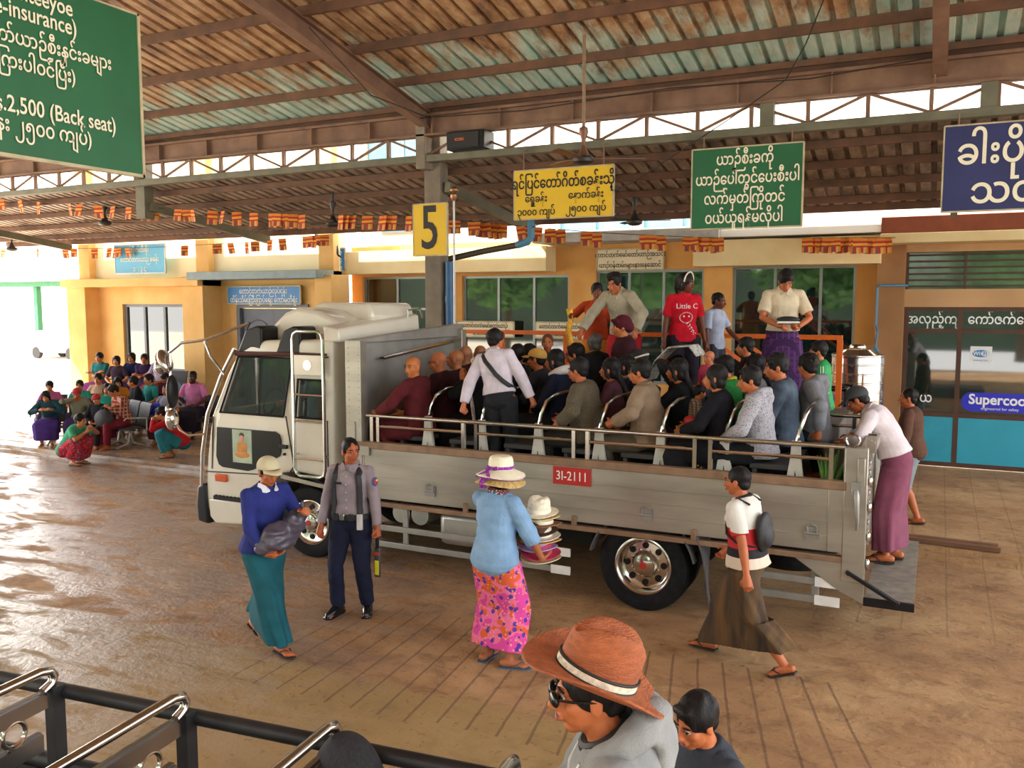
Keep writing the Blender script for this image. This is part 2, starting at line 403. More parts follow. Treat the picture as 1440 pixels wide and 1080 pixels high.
def window(x0, x1, z0, z1, y, cols, rows=(), fm=ALU, fw=.05, pane=GLASS):
    WN[0] += 1; f = M()
    f.box(x0, x1, y - .03, y + .05, z0, z0 + fw); f.box(x0, x1, y - .03, y + .05, z1 - fw, z1)
    for c in (x0, x1 - fw): f.box(c, c + fw, y - .03, y + .05, z0 + fw, z1 - fw)
    for c in cols: f.box(c - fw / 2, c + fw / 2, y - .028, y + .05, z0 + fw, z1 - fw)
    for r in rows: f.box(x0 + fw, x1 - fw, y - .026, y + .05, r - fw / 2, r + fw / 2)
    o = struct('window_%d' % WN[0], f, fm, sm=0)
    g = M(); g.box(x0 + .01, x1 - .01, y + .01, y + .02, z0 + .01, z1 - .01); obj('window_pane', g, pane, o, sm=0)
    return o
Yw = 16.6
W = [(-11.9, -10.15, 1.4, 3.47), (-9.3, -6.81, 1.3, 3.46), (-6.23, -4.05, 1.3, 3.53), (-3.52, -1.35, .6, 3.56)]
wall('wall_back', -12.2, -.95, .1, 4.15, Yw, W, ORG)
for w_, cols, rows in zip(W, ([-11.0], [-8.45, -7.62], [-5.55, -4.85], [-2.75, -1.95]), ([2.75], [], [], [])): window(*w_, Yw + .1, cols, rows)
b = M(); b.box(-12.2, -.95, 16.85, 22, .1, .15); b.box(-12.2, -.95, 21.8, 22, .15, 4.2); struct('room_floor', b, TAN, sm=0)
# projecting beams, ledges and canopies
b = M(); b.box(-12.55, -7.1, 16.1, 16.62, 3.52, 4.02); struct('canopy_beam', b, CREAM, bev=.01)
b = M(); b.box(-4.1, -.93, 15.95, 16.62, 3.55, 4.02); struct('canopy_beam', b, CREAM, bev=.01)
b = M(); b.box(-7.25, -3.6, 15.75, 16.9, 4.05, 4.24); struct('canopy_slab', b, mat('stained_concrete', hexc('b3b0a8'), .9, 0, .2, 4, .2), bev=.01)
b = M(); b.box(-3.6, -.93, 15.9, 16.9, 4.06, 4.5); struct('canopy_slab', b, WHITE, bev=.01)
b = M(); b.box(-.93, 8, 15.7, 16.5, 3.86, 4.02); struct('canopy_slab', b, CREAM, bev=.01)
b = M(); b.box(-.93, 8, 15.85, 16.5, 4.02, 4.3); struct('canopy_beam', b, mat('brick_red_paint', hexc('7a3c20'), .8, 0, .1), bev=.01)
b = M(); b.box(-12.2, 8, 17.0, 17.25, 4.2, 9); struct('wall_upper', b, WHITE, sm=0)
for x0, x1, z0, z1 in ((-11.6, -9.9, 4.45, 5.0), (-7.2, -5.6, 4.32, 5.3), (-5.4, -3.8, 4.32, 5.3), (-12, -10, 5.8, 7.0)):
    window(x0, x1, z0, z1, 16.98, [(x0 + x1) / 2], (), ALU, .05, mat('bluish_glass', hexc('6fa6c0'), .1, 0, .1, 2, spec=1))
# right shop front
Ys = 16.4
wall('wall_right', -.95, 8, .1, 4.0, Ys, [(-.55, 8, .1, 2.82), (-.55, 8, 3.12, 3.74)], TAN)
b = M(); b.box(-1.0, -.55, 16.2, 16.45, .1, 3.9); struct('pillar', b, mat('brown_pier', hexc('9a7048'), .85, 0, .12, 2, .1), bev=.01)
o = window(-.55, 4.5, .12, 2.82, Ys + .05, [.31, 1.62, 2.95], [2.42, 1.0], BRF, .075)
cy = M()
for a_, c_ in ((-.5, .27), (.35, 1.58), (1.66, 2.9), (2.99, 4.45)): cy.box(a_, c_, Ys + .03, Ys + .055, .17, .965)
obj('lower_panel', cy, mat('cyan_panel', hexc('2f9db4'), .5, 0, .06, 3), o, sm=0)
lv = M()
for k in range(6): lv.bar((-.52, Ys + .06, 3.17 + .105 * k), (4.5, Ys + .06, 3.17 + .105 * k), .10, .022)
for x in (-.53, .35, 1.55, 3): lv.box(x - .02, x + .02, Ys + .0, Ys + .1, 3.12, 3.74)
WN[0] += 1; lw = struct('window_%d' % WN[0], lv, BRF, sm=0)
g = M(); g.box(-.55, 4.5, Ys + .14, Ys + .16, 3.12, 3.74); obj('window_pane', g, mat('green_glass', hexc('5c7a52'), .15, 0, .4, 3, spec=1), lw, sm=0)
# left office block
Yl = 15.9
wall('wall_left', -20.1, -15.7, .1, 3.5, Yl, [(-18.9, -16.8, 1.16, 2.85)], YEL)
window(-18.9, -16.8, 1.16, 2.85, Yl + .1, [-18.2, -17.5], [], mat('blue_grey_frame', hexc('6d7580'), .5, 0, .08), .07)
for x0, x1 in ((-20.4, -19.72), (-16.33, -15.66), (-12.35, -11.9)):
    b = M(); b.box(x0, x1, 15.45, 16.1, .1, 3.5); struct('pillar', b, YEL, bev=.01)
b = M(); b.box(-20.45, -15.66, 15.3, 16.1, 3.28, 3.48); struct('canopy_beam', b, YEL, bev=.01)
b = M(); b.box(-20.4, -20.2, 16.1, 24, .1, 8); struct('wall_side', b, YEL, sm=0)
wall('wall_office', -15.7, -12.1, .1, 3.5, 16.05, [(-15.15, -13.0, .1, 2.85)], YEL)
b = M(); b.box(-15.9, -12.1, 15.2, 16.1, 3.42, 3.6); struct('canopy_slab', b, mat('grey_blue_slab', hexc('8a9a9e'), .7, 0, .1), bev=.01)
b = M(); b.box(-20.4, -12.1, 16.0, 16.25, 3.5, 8.5); struct('wall_upper', b, mat('pale_yellow_render', hexc('ece0b8'), .85, 0, .06, 1.2, .1), sm=0)
for x in (-20.15, -16.0, -12.3): b = M(); b.box(x - .2, x + .2, 15.8, 16.0, 3.5, 8.5); struct('pilaster', b, YEL, sm=0)
DG = mat('slate_blue_door', hexc('474d5c'), .45, 0, .1)
d = M(); d.box(-15.15, -15.05, 16.0, 16.12, .1, 2.85); d.box(-13.1, -13.0, 16.0, 16.12, .1, 2.85); d.box(-15.05, -13.1, 16.0, 16.12, 2.76, 2.85)
dd = struct('door_1', d, mat('door_frame_grey', hexc('5a616c'), .5, 0, .1), sm=0)
for k, x in enumerate((-15.04, -14.06)):
    q = M(); q.box(x, x + .95, 16.08, 16.12, .1, 2.75)
    for ins in (.12, .24): 
        pts = [(x + ins, 16.075, .4 + ins), (x + ins, 16.075, 2.2 - ins * .4)] + [(x + .475 + math.cos(a) * (.475 - ins), 16.075, 2.2 - ins * .4 + math.sin(a) * (.45 - ins)) for a in [PI - PI * i / 8 for i in range(9)]] + [(x + .95 - ins, 16.075, .4 + ins)]
        q.tube(pts, .014, 6, closed=True)
    leaf = obj('door_leaf', q, DG, dd, sm=30)
    hh = M(); hx = x + (.86 if k == 0 else .09); hh.tube([(hx, 16.07, 1.05), (hx, 16.02, 1.08), (hx, 16.02, 1.3), (hx, 16.07, 1.33)], .012, 8); obj('door_handle', hh, ALU, leaf)
# boarding platform behind the truck
b = M(); b.box(-7.0, -.95, 10.3, 12.0, .1, 1.55); struct('boarding_platform', b, mat('platform_concrete', hexc('5c5650'), .9, 0, .2, 2, .2), bev=.015)
# low step the hat wearer and the child stand on, beside the near truck
b = M(); b.box(-1.35, 1.3, 1.9, 3.3, 0, .3); struct('boarding_step', b, mat('platform_concrete', (.1, .1, .1)), bev=.015)
b = M(); b.box(-18.7, -14.6, 13.65, 15.45, .1, .45); struct('plinth_slab', b, GM, bev=.01)
# far yard
SHED = mat('green_steel', hexc('2f6b4c'), .6, 0, .1)
def far_shed():
    t = empty('open_shed', (-43, 34, 0), 'distant open shed with green posts at the sunlit left edge', 'shed')
    for x in (-52, -47.5, -43, -38.5, -34):
        b = M(); b.box(x - .15, x + .15, 33.9, 34.2, 0, 3.9); obj('post', b, SHED, t)
    b = M(); b.box(-53, -33, 33.7, 34.3, 3.8, 4.1); obj('eave_beam', b, SHED, t)
    b = M(); b.prism([(33.2, 4.1), (40, 5.4), (40, 5.5), (33.2, 4.2)], 'X', -53.5, -32.5); obj('shed_roof', b, WHITE, t)
    b = M(); b.box(-53, -33, 39, 39.2, 0, 5); obj('back_panel', b, CREAM, t)
far_shed()
def parked_car(x, y):
    t = empty('car', (x, y, 0), 'small white car parked in the sunlit yard beyond the office', 'car')
    b = M(); b.loft([[(x + px * sx, y + w_, z) for px, z in ((-2, .35), (2.05, .35), (2.1, .75), (1.2, .92), (.6, 1.42), (-1.1, 1.45), (-1.95, .95))] for w_, sx in ((-.8, .97), (-.72, 1), (.72, 1), (.8, .97))]); obj('car_body', b, mat('car_white', (.8, .8, .78), .25), t, bev=.03)
    for s in (-1, 1):
        g = M(); g.loft([[(x + px, y + s * w_, z) for px, z in ((1.05, .95), (.55, 1.36), (-1.0, 1.38), (-1.5, .97))] for w_ in (.785, .81)]); obj('side_window', g, GLASS, t)
        for wx in (-1.25, 1.3):
            c = M(); c.lathe([(.1, -.1), (.3, -.1), (.32, -.05), (.32, .05), (.3, .1), (.1, .1)], (x + wx, y + s * .72, .32), 20, 'Y'); obj('wheel', c, mat('tyre', (.015, .015, .016), .8), t)
parked_car(-40.5, 30.5)
# neighbouring house seen through the clerestory, with a tarpaulin
t = empty('house', (-6, 34, 0), 'pale neighbouring house with blue tarpaulin seen above the lower roof', 'house')
b = M(); b.box(-7.5, -2, 33, 40, 0, 11.2); obj('wall', b, WHITE, t, sm=0)
b = M(); b.box(-7.8, -1.7, 32.6, 40.4, 11.2, 11.45); obj('roof_slab', b, CREAM, t, sm=0)
b = M(); n = 10
b.loft([[(-6.3 + 2.6 * i / n, 32.9 + .08 * math.sin(i * 2.1), z) for i in range(n + 1)] + [(-6.3 + 2.6 * i / n, 32.97 + .08 * math.sin(i * 2.1), z) for i in range(n, -1, -1)] for z in (7.2, 9.5, 11.3)])
obj('tarpaulin', b, mat('blue_tarpaulin', hexc('3f6fb0'), .5, 0, .1), t)
t = empty('water_tank', (-18.5, 30, 0), 'yellow rooftop water tank seen through the roof truss', 'water tank')
b = M(); b.box(-20, -16.8, 29, 32, 0, 7.1); obj('tank_tower', b, CREAM, t, sm=0)
b = M(); b.lathe([(.05, 0), (.55, 0), (.58, .05), (.58, .9), (.5, 1.05), (.2, 1.12), (.05, 1.12)], (-18.4, 30, 7.1), 24); obj('tank_body', b, mat('yellow_plastic', hexc('d9b23c'), .5), t)
b = M(); b.box(-60, 45, -26, -25.5, 0, 5); struct('wall_reflection_blocker', b, mat('dark_green_blocker', hexc('3f4c3c'), .9, 0, .3, .4), sm=0)  # unseen wall added behind the trees to darken the window reflections
# trees on the open side of the yard, behind the photographer (they show in the glass)
LEAF = mat('tree_leaf', hexc('4f7a34'), .7, 0, .35, 2)
def tree(x, y, h, label, seed):
    r = random.Random(seed); t = empty('tree', (x, y, 0), label, 'tree', group='trees along the open side of the yard')
    b = M(); b.tube([(x, y, 0), (x + .2, y, h * .4), (x, y + .2, h * .7)], [.28, .2, .1], 10); obj('trunk', b, mat('bark', hexc('5b4836'), .9, 0, .2, 8, .3), t)
    b = M()
    for k in range(9):
        a = r.uniform(0, 2 * PI); q = r.uniform(.0, .26) * h; b.ell((x + math.cos(a) * q, y + math.sin(a) * q, h * r.uniform(.38, .88)), (h * .17, h * .17, h * .13), 10, 7)
    for i in range(1500):
        a, c, q = r.uniform(0, 2 * PI), r.uniform(-1, 1), r.random() ** .3; s = math.sqrt(1 - c * c)
        p = V((x + math.cos(a) * s * q * h * .42, y + math.sin(a) * s * q * h * .42, h * .62 + c * q * h * .36)); u = V((r.uniform(-1, 1), r.uniform(-1, 1), r.uniform(-.6, .6))).normalized() * .42; v_ = u.orthogonal().normalized() * .2
        b.add([p - u, p + v_, p + u, p - v_], [(0, 1, 2, 3)])
    obj('foliage', b, LEAF, t, sm=0)
for i, (x, y, h) in enumerate(((-24, -15, 9.5), (-14.8, -15.5, 9.5), (-5.6, -15, 9.5), (3.6, -16, 9.5), (12.8, -15, 9.5), (22, -16, 9.5))): tree(x, y, h, 'broad green tree reflected in the dark windows', i)
# ---------------------------------------------------------------- the passenger truck
WHT = mat('cab_paint', hexc('d9d3c2'), .28, 0, .04, 3, coat=.5)
BLK = mat('black_plastic', (.010, .010, .012), .4, 0, .1, spec=.3)
CHR = mat('chrome', (.56, .54, .51), .16, 1.0, .05)
SIL = mat('worn_aluminium', hexc('a9a8a2'), .42, .75, .12, 3, .06, 20, col2=hexc('c6c3ba'))
PAN = mat('bed_panel_aluminium', hexc('98948a'), .33, .6, .14, 2.2, .05, 12, col2=hexc('b6b1a5'), stretch=(.4, 1, 2.2))
GALV = mat('galvanised_steel', hexc('9b9a95'), .5, .6, .15, 6)
DARK = mat('underbody', (.02, .019, .018), .7)
RUB = mat('tyre_rubber', (.010, .010, .011), .8, 0, .3, 20, .1, 60, spec=.2)
RSTR = mat('rusty_sill', hexc('8c7058'), .6, .3, .2, 8)
BENW = mat('bench_white', hexc('c9c5ba'), .45, .1, .08)
N, F = 7.68, 9.9
truck = empty('truck', (-4.2, 8.8, 0), 'white cab truck with open silver bed full of seated passengers, red number plate', 'truck')
def tp(name, b, m, par=None, **k): return obj(name, b, m, par or truck, **k)
def tglass():
    m = bpy.data.materials.new('tinted_glass'); m.use_nodes = True; b = m.node_tree.nodes['Principled BSDF']
    b.inputs['Base Color'].default_value = (.02, .03, .03, 1); b.inputs['Roughness'].default_value = .03; b.inputs['Alpha'].default_value = .42; b.inputs['IOR'].default_value = 1.9
    return m
TG = tglass()
def cab():
    prof = [(-7.74, .30), (-7.86, .42), (-7.87, .60), (-7.83, 1.05), (-7.74, 1.55), (-7.50, 2.06), (-7.34, 2.32), (-7.16, 2.43), (-6.9, 2.47), (-5.98, 2.49), (-5.96, .90), (-6.12, .95), (-6.5, .985), (-6.84, .92), (-7.04, .74), (-7.22, .32)]
    y0, y1 = N + .02, F - .12
    def outline(y, inset):   # slight tumble-home above the waist
        return [(x + (.02 if x < -7.6 else 0) * inset, y, z - (.03 * inset if z > 2.3 else 0)) for x, z in prof]
    def ring(t):
        r = []
        for x, z in prof:
            lean = max(0, z - 1.6) * .07
            y = y0 + lean if t == 0 else y1 - lean
            r.append((x, y, z))
        return r
    b = M(); b.loft([ring(0), ring(1)]); me = b.mesh('cab_shell', [WHT]); recalc(me)
    o = bpy.data.objects.new('tmp', me); COL.objects.link(o)
    bv = o.modifiers.new('b', 'BEVEL'); bv.width = .05; bv.segments = 3; bv.limit_method = 'ANGLE'; bv.angle_limit = rad(40)
    cs = []
    def cut(c):
        m2 = c.mesh('c', [BLK]); recalc(m2); q = bpy.data.objects.new('c', m2); COL.objects.link(q); cs.append(q)
        md = o.modifiers.new('d', 'BOOLEAN'); md.object = q; md.operation = 'DIFFERENCE'; md.solver = 'EXACT'
    inner = [(x, z) for x, z in ((-7.6, .95), (-7.66, 1.5), (-7.42, 2.05), (-7.26, 2.30), (-6.05, 2.36), (-6.05, 1.02))]
    c = M(); c.prism(inner, 'Y', y0 + .10, y1 - .10); cut(c)
    win = [(-7.585, 1.61), (-6.64, 1.61), (-6.53, 2.27), (-7.325, 2.27)]
    c = M(); c.prism(win, 'Y', y0 - .2, y0 + .3); cut(c); c = M(); c.prism(win, 'Y', y1 - .3, y1 + .2); cut(c)
    q = [(-6.46, 1.61), (-6.08, 1.61), (-6.08, 2.04), (-6.44, 2.04)]
    c = M(); c.prism(q, 'Y', y0 - .2, y0 + .3); cut(c)
    c = M(); c.prism([(-8.1, 1.62), (-7.3, 1.62), (-7.3, 2.2), (-7.75, 2.3), (-8.1, 2.3)], 'Y', y0 + .16, y1 - .16); cut(c)
    dg = bpy.context.evaluated_depsgraph_get(); out = bpy.data.meshes.new_from_object(o.evaluated_get(dg))
    for q_ in [o] + cs: bpy.data.objects.remove(q_)
    out.materials.clear(); out.materials.append(WHT); smooth(out, 35)
    body = obj('cab', out, None, truck)
    yl = lambda z: y0 + max(0, z - 1.6) * .07
    g = M(); g.loft([[(x, yl(z) + .035 + d, z) for x, z in win] for d in (0, .008)]); g.box(-7.06, -7.03, y0 + .03, y0 + .06, 1.61, 2.27); tp('door_glass', g, TG)
    g = M(); g.loft([[(x, yl(z) + .035 + d, z) for x, z in q] for d in (0, .008)]); tp('rear_quarter_glass', g, TG)
    g = M(); g.loft([[(x, y, z) for x, z in ((-7.74, 1.60), (-7.735, 1.63), (-7.40, 2.22), (-7.41, 2.25), (-7.75, 1.63))] for y in (y0 + .15, y1 - .15)]); tp('windscreen', g, TG)
    g = M(); g.loft([[(x, y1 - max(0, z - 1.6) * .07 - .04 - d, z) for x, z in win] for d in (0, .008)]); tp('door_glass', g, TG)
    s = M()   # window rubbers
    for poly in (win, q):
        s.tube([(x, yl(z) - .004, z) for x, z in poly], .016, 6, closed=True)
    tp('window_seal', s, BLK)
    s = M(); s.tube([(-7.36, yl(2.3) - .006, 2.305), (-6.52, yl(2.3) - .006, 2.315), (-6.05, yl(2.3), 2.31)], .028, 8); tp('rain_gutter', s, mat('maroon_trim', hexc('4a2420'), .4))
    lw = [(-7.64, 1.43), (-6.77, 1.43), (-6.71, 1.40), (-6.68, 1.34), (-6.68, 1.2), (-6.70, 1.15), (-7.1, .96), (-7.18, .94), (-7.57, .955), (-7.63, .985), (-7.665, 1.08)]
    s = M(); s.prism(lw, 'Y', y0 - .008, y0 + .02); lg = tp('lower_door_glass', s, mat('smoked_glass', (.010, .012, .012), .12, 0, .1), sm=0)
    # devotional picture on the lower glass
    s = M(); s.box(-7.40, -7.11, y0 - .012, y0 - .008, 1.03, 1.42); pc = tp('picture', s, mat('picture_green', hexc('a9b8a0'), .6, 0, .2, 6), lg, sm=0)
    z0 = y0 - .013
    for nm, cl, parts in (('picture_robe', 'c98a3c', (((-7.255, z0, 1.22), (.062, .004, .07)), ((-7.255, z0, 1.125), (.115, .004, .038)), ((-7.31, z0, 1.20), (.022, .004, .07)), ((-7.20, z0, 1.20), (.022, .004, .07)))),
                          ('picture_figure', 'cf9078', (((-7.255, z0 - .001, 1.335), (.034, .004, .042)), ((-7.255, z0 - .001, 1.285), (.016, .004, .02)), ((-7.29, z0 - .002, 1.145), (.03, .004, .014)), ((-7.22, z0 - .002, 1.145), (.03, .004, .014)))),
                          ('picture_hair', '3a2a22', (((-7.255, z0 - .0005, 1.355), (.037, .004, .034)),))):
        s = M()
        for c_, r_ in parts: s.ell(c_, r_, 16, 8)
        tp(nm, s, mat(nm, hexc(cl), .6, 0, .15, 12), pc)
    for a, c_ in (((-6.60, y0 - .002, 1.62), (-6.50, y0 - .002, 1.05)), ((-6.50, y0 - .002, 1.05), (-6.56, y0 - .002, .98)), ((-7.70, y0 - .002, 1.55), (-7.74, y0 - .002, .92)), ((-6.02, y0 - .002, 1.6), (-6.02, y0 - .002, .95)), ((-7.83, y0 - .002, .88), (-6.9, y0 - .002, .92))): s = M(); s.bar(a, c_, .012, .012, (0, 1, 0)); tp('shut_line', s, mat('shut_line', (.05, .045, .04), .8))
    s = M(); s.box(-6.69, -6.58, y0 - .03, y0, 1.245, 1.29); s.cyl((-6.63, y0 - .02, 1.18), (-6.63, y0 + .01, 1.18), .016, 10); tp('door_handle', s, BLK, bev=.006)
    s = M(); s.box(-7.68, -7.50, y0 - .03, y0 + .02, .78, .87); tp('indicator_lamp', s, mat('amber_lens', hexc('c8541e'), .25), bev=.012)
    s = M(); s.box(-7.72, -7.24, y0 - .02, y0 + .12, .555, .60)
    for i in range(8): s.box(-7.70 + .058 * i, -7.67 + .058 * i, y0 - .024, y0 + .1, .60, .612)
    tp('cab_step', s, BLK)
    s = M(); s.loft([[(x, y, z) for x, z in ((-7.80, .56), (-7.22, .56), (-7.19, .30), (-7.70, .26), (-7.79, .34))] for y in (y0 - .02, y0 + .3)]); tp('step_valance', s, WHT, bev=.02)
    s = M(); s.loft([[(x, y, z) for x, z in ((-7.98, .26), (-8.0, .45), (-7.97, .70), (-7.84, .74), (-7.80, .24))] for y in (y0 - .03, y1 + .03)]); tp('bumper', s, BLK, bev=.03)
    s = M(); s.tube([(-7.90, y0 - .015, .70), (-7.87, y0 - .02, 1.1), (-7.77, y0 - .015, 1.58), (-7.55, y0, 2.04), (-7.36, y0 + .03, 2.36)], .024, 10); tp('corner_trim', s, CHR)
    s = M(); s.box(-7.5, -7.44, y0 + .4, y1 - .4, 1.3, 1.36)
    s.lathe([(.20, -.012), (.215, 0), (.20, .012)], (-7.28, 8.3, 1.64), 24, 'X', cap=False); s.tube([(-7.28, 8.3, 1.64), (-7.45, 8.3, 1.45)], .025); tp('steering_wheel', s, BLK)
    for yy in (8.3, 9.2):
        s = M(); s.box(-6.75, -6.25, yy - .25, yy + .25, 1.03, 1.36); s.box(-6.35, -6.2, yy - .25, yy + .25, 1.36, 1.98); tp('cab_seat', s, mat('grey_vinyl', (.06, .06, .065), .6), bev=.04)
    for x0, x1, f in ((-7.36, -6.98, .08), (-6.80, -6.42, .05)):
        s = M(); s.loft([[(x0, y, 2.30), (x1, y, 2.30), (x1, y, 2.60), (x1 - .03, y, 2.63), (x0 + .22 + f, y, 2.63), (x0 + .14, y, 2.58)] for y in (y0 + .055, y0 + .35)]); tp('roof_deflector', s, BLK, bev=.03)
    s = M(); s.loft([[(x, y, z) for x, z in ((-7.3, 2.40), (-7.05, 2.66), (-6.9, 2.78), (-6.72, 2.84), (-6.4, 2.80), (-6.1, 2.66), (-5.98, 2.44))] for y in (y0 + .36, y1 - .36)]); tp('roof_fairing', s, WHT, bev=.05)
    s = M(); s.loft([[(x, y, z) for x, z in ((-7.1, 2.6), (-6.92, 2.84), (-6.75, 2.90), (-6.05, 2.89), (-5.98, 2.7), (-6.2, 2.6))] for y in (8.55, y1 - .3)]); tp('roof_fairing', s, WHT, bev=.05)
    s = M(); s.loft([[(-6.12, y, 2.46), (-5.90, y, 2.46), (-5.92, y, 2.60 + (y - 7.76) * .085), (-6.12, y, 2.64 + (y - 7.76) * .085)] for y in (7.78, 8.4, 9.45)]); tp('rear_spoiler', s, WHT, bev=.025)
    s = M(); s.tube([(-5.93, 9.2, 2.7), (-5.93, 9.2, 2.80), (-5.93, 9.5, 2.82), (-5.93, 9.55, 2.7)], .012, 8); tp('roof_rail', s, CHR)
    # ladder on the rear quarter
    lad = M(); yy = y0 - .055
    lad.tube([(-6.44, yy, 1.05), (-6.44, yy, 2.48), (-6.42, yy, 2.55), (-6.37, yy, 2.58), (-6.09, yy, 2.58), (-6.04, yy, 2.55), (-6.02, yy, 2.48), (-6.02, yy, 1.05), (-6.04, yy, .99), (-6.09, yy, .965), (-6.37, yy, .965), (-6.42, yy, .99)], .019, 8, closed=True)
    for z in (1.16, 1.58, 1.88): lad.cyl((-6.44, yy, z), (-6.02, yy, z), .013, 8)
    for z in (1.2, 2.3):
        for x in (-6.44, -6.02): lad.cyl((x, yy, z), (x, y0 + .03, z), .012, 8)
    L_ = tp('ladder', lad, CHR)
    s = M(); s.box(-6.42, -6.04, yy - .008, yy + .008, 2.10, 2.32); pl = tp('ladder_plate', s, WHT, L_, bev=.004)
    s = M(); s.lathe([(.0, 0), (.058, 0), (.058, .006), (.048, .006), (.048, .002), (.0, .002)], (-6.23, yy - .015, 2.21), 20, 'Y'); s.box(-6.255, -6.205, yy - .016, yy - .01, 2.19, 2.23); tp('emblem', s, CHR, pl)
    s = M(); s.bar((-6.66, y0 - .03, .93), (-5.98, y0 - .03, .86), .03, .045); tp('chrome_strip', s, CHR)
    # mirror arms and mirrors on the near front corner
    s = M(); s.tube([(-7.12, 7.72, 2.66), (-7.70, 7.6, 2.46), (-8.05, 7.58, 2.42), (-8.25, 7.58, 2.30)], .018, 8); s.tube([(-7.70, 7.6, 2.45), (-7.62, 7.6, 2.28), (-7.47, 7.66, 2.06)], .015, 8)
    s.tube([(-8.22, 7.58, 1.5), (-8.12, 7.58, 1.38), (-7.98, 7.58, 1.32), (-7.80, 7.66, 1.34)], .014, 8); s.tube([(-8.24, 7.58, 2.3), (-8.24, 7.58, 1.45)], .014, 8); ma = tp('mirror_arm', s, CHR)
    mm = Matrix.Rotation(rad(-25), 3, 'Y')
    s = M(); s.ell((-8.30, 7.56, 2.20), (.055, .10, .15), 16, 10, mm); s.ell((-8.36, 7.55, 2.13), (.07, .09, .09), 16, 10); tp('round_mirror', s, CHR, ma)
    s = M(); s.ell((-8.20, 7.56, 1.84), (.045, .09, .20), 16, 10); tp('side_mirror', s, BLK, ma)
    s = M(); s.ell((-8.22, 7.56, 1.5), (.07, .09, .13), 16, 10); s.ell((-8.25, 7.56, 1.62), (.05, .06, .06), 12, 8); tp('lower_mirror', s, CHR, ma)
cab()
def truck_wheel(x, y, r, dual=False, near=True):
    s = -1 if near else 1
    w = empty('wheel', (x, y, r), '', ''); del w['label'], w['category']; w.parent = truck; w.location = V((x, y, r)) - truck.location
    t = M(); prof = [(r * .62, .11), (r * .70, .125), (r * .86, .13), (r * .965, .115), (r, .085), (r, -.085), (r * .965, -.115), (r * .86, -.13), (r * .70, -.125), (r * .62, -.11)]
    t.lathe(prof + [prof[0]], (0, 0, 0), 48, 'Y', cap=False)
    if dual: t.lathe([(a, h - s * .30) for a, h in prof + [prof[0]]], (0, 0, 0), 36, 'Y', cap=False)
    for k in range(44):
        a = 2 * PI * k / 44; c, q = math.cos(a), math.sin(a); t.bar((c * r * .99, -.07, q * r * .99), (c * r * .99, .07, q * r * .99), .018, .012, (c, 0, q))
    obj('tyre', t, RUB, w, org=1)
    d = -.03 * s if dual else .05 * s
    q = M(); q.lathe([(r * .63, .115 * s), (r * .60, .12 * s), (r * .57, .10 * s), (r * .54, .04 * s + d), (r * .30, .03 * s + d), (r * .26, .06 * s + d), (r * .0, .06 * s + d)] if not dual else [(r * .63, .115 * s), (r * .60, .12 * s), (r * .56, .105 * s), (r * .53, .035 * s), (r * .48, .02 * s), (r * .30, .03 * s), (r * .24, .07 * s), (0.0, .075 * s)], (0, 0, 0), 40, 'Y', cap=False)
    rim = obj('rim', q, mat('rim_chrome', (.62, .58, .52), .22, 1.0, .1), w, org=1)
    for k in range(8):
        h = M(); a = 2 * PI * k / 8; c = (math.cos(a) * r * .41, .030 * s + (d + .012 * s if not dual else 0), math.sin(a) * r * .41); h.cyl((c[0], c[1] - .004, c[2]), (c[0], c[1] + .006 * s, c[2]), r * .07, 14)
        obj('rim_hole', h, BLK, rim, org=1)
    h = M(); h.lathe([(r * .24, .05 * s), (r * .22, .085 * s), (r * .12, .10 * s), (0, .10 * s)], (0, d if not dual else 0, 0), 20, 'Y', cap=False); obj('hub', h, CHR, rim, org=1)
    h = M(); p = V((0, .102 * s + (d if not dual else 0), 0)); h.cyl(p, p + V((0, .008 * s, 0)), r * .085, 6); obj('hub_emblem', h, mat('red_hub', hexc('b03026'), .45), rim, org=1)
    for k in range(8):
        a = 2 * PI * (k + .5) / 8; h = M(); p = V((math.cos(a) * r * .32, .03 * s + (d if not dual else 0), math.sin(a) * r * .32)); h.cyl(p, p + V((0, .022 * s, 0)), .013, 6); obj('lug_nut', h, CHR, rim, org=1)
truck_wheel(-6.33, N + .19, .41); truck_wheel(-6.33, F - .28, .41, near=False)
truck_wheel(-2.41, N + .17, .435, True); truck_wheel(-2.41, F - .17, .435, True, near=False)
b = M()
for y in (8.28, 9.2): b.box(-7.5, -.75, y, y + .08, .62, .82)
for x in (-7.2, -5.2, -3.6, -2.4, -1.3): b.box(x, x + .12, 8.28, 9.28, .64, .8)
for x in (-6.33, -2.41): b.box(x - .07, x + .07, 7.95, 9.65, .34, .5)
b.box(-5.5, -3.2, 8.5, 9.1, .35, .7); tp('chassis', b, DARK, sm=0)
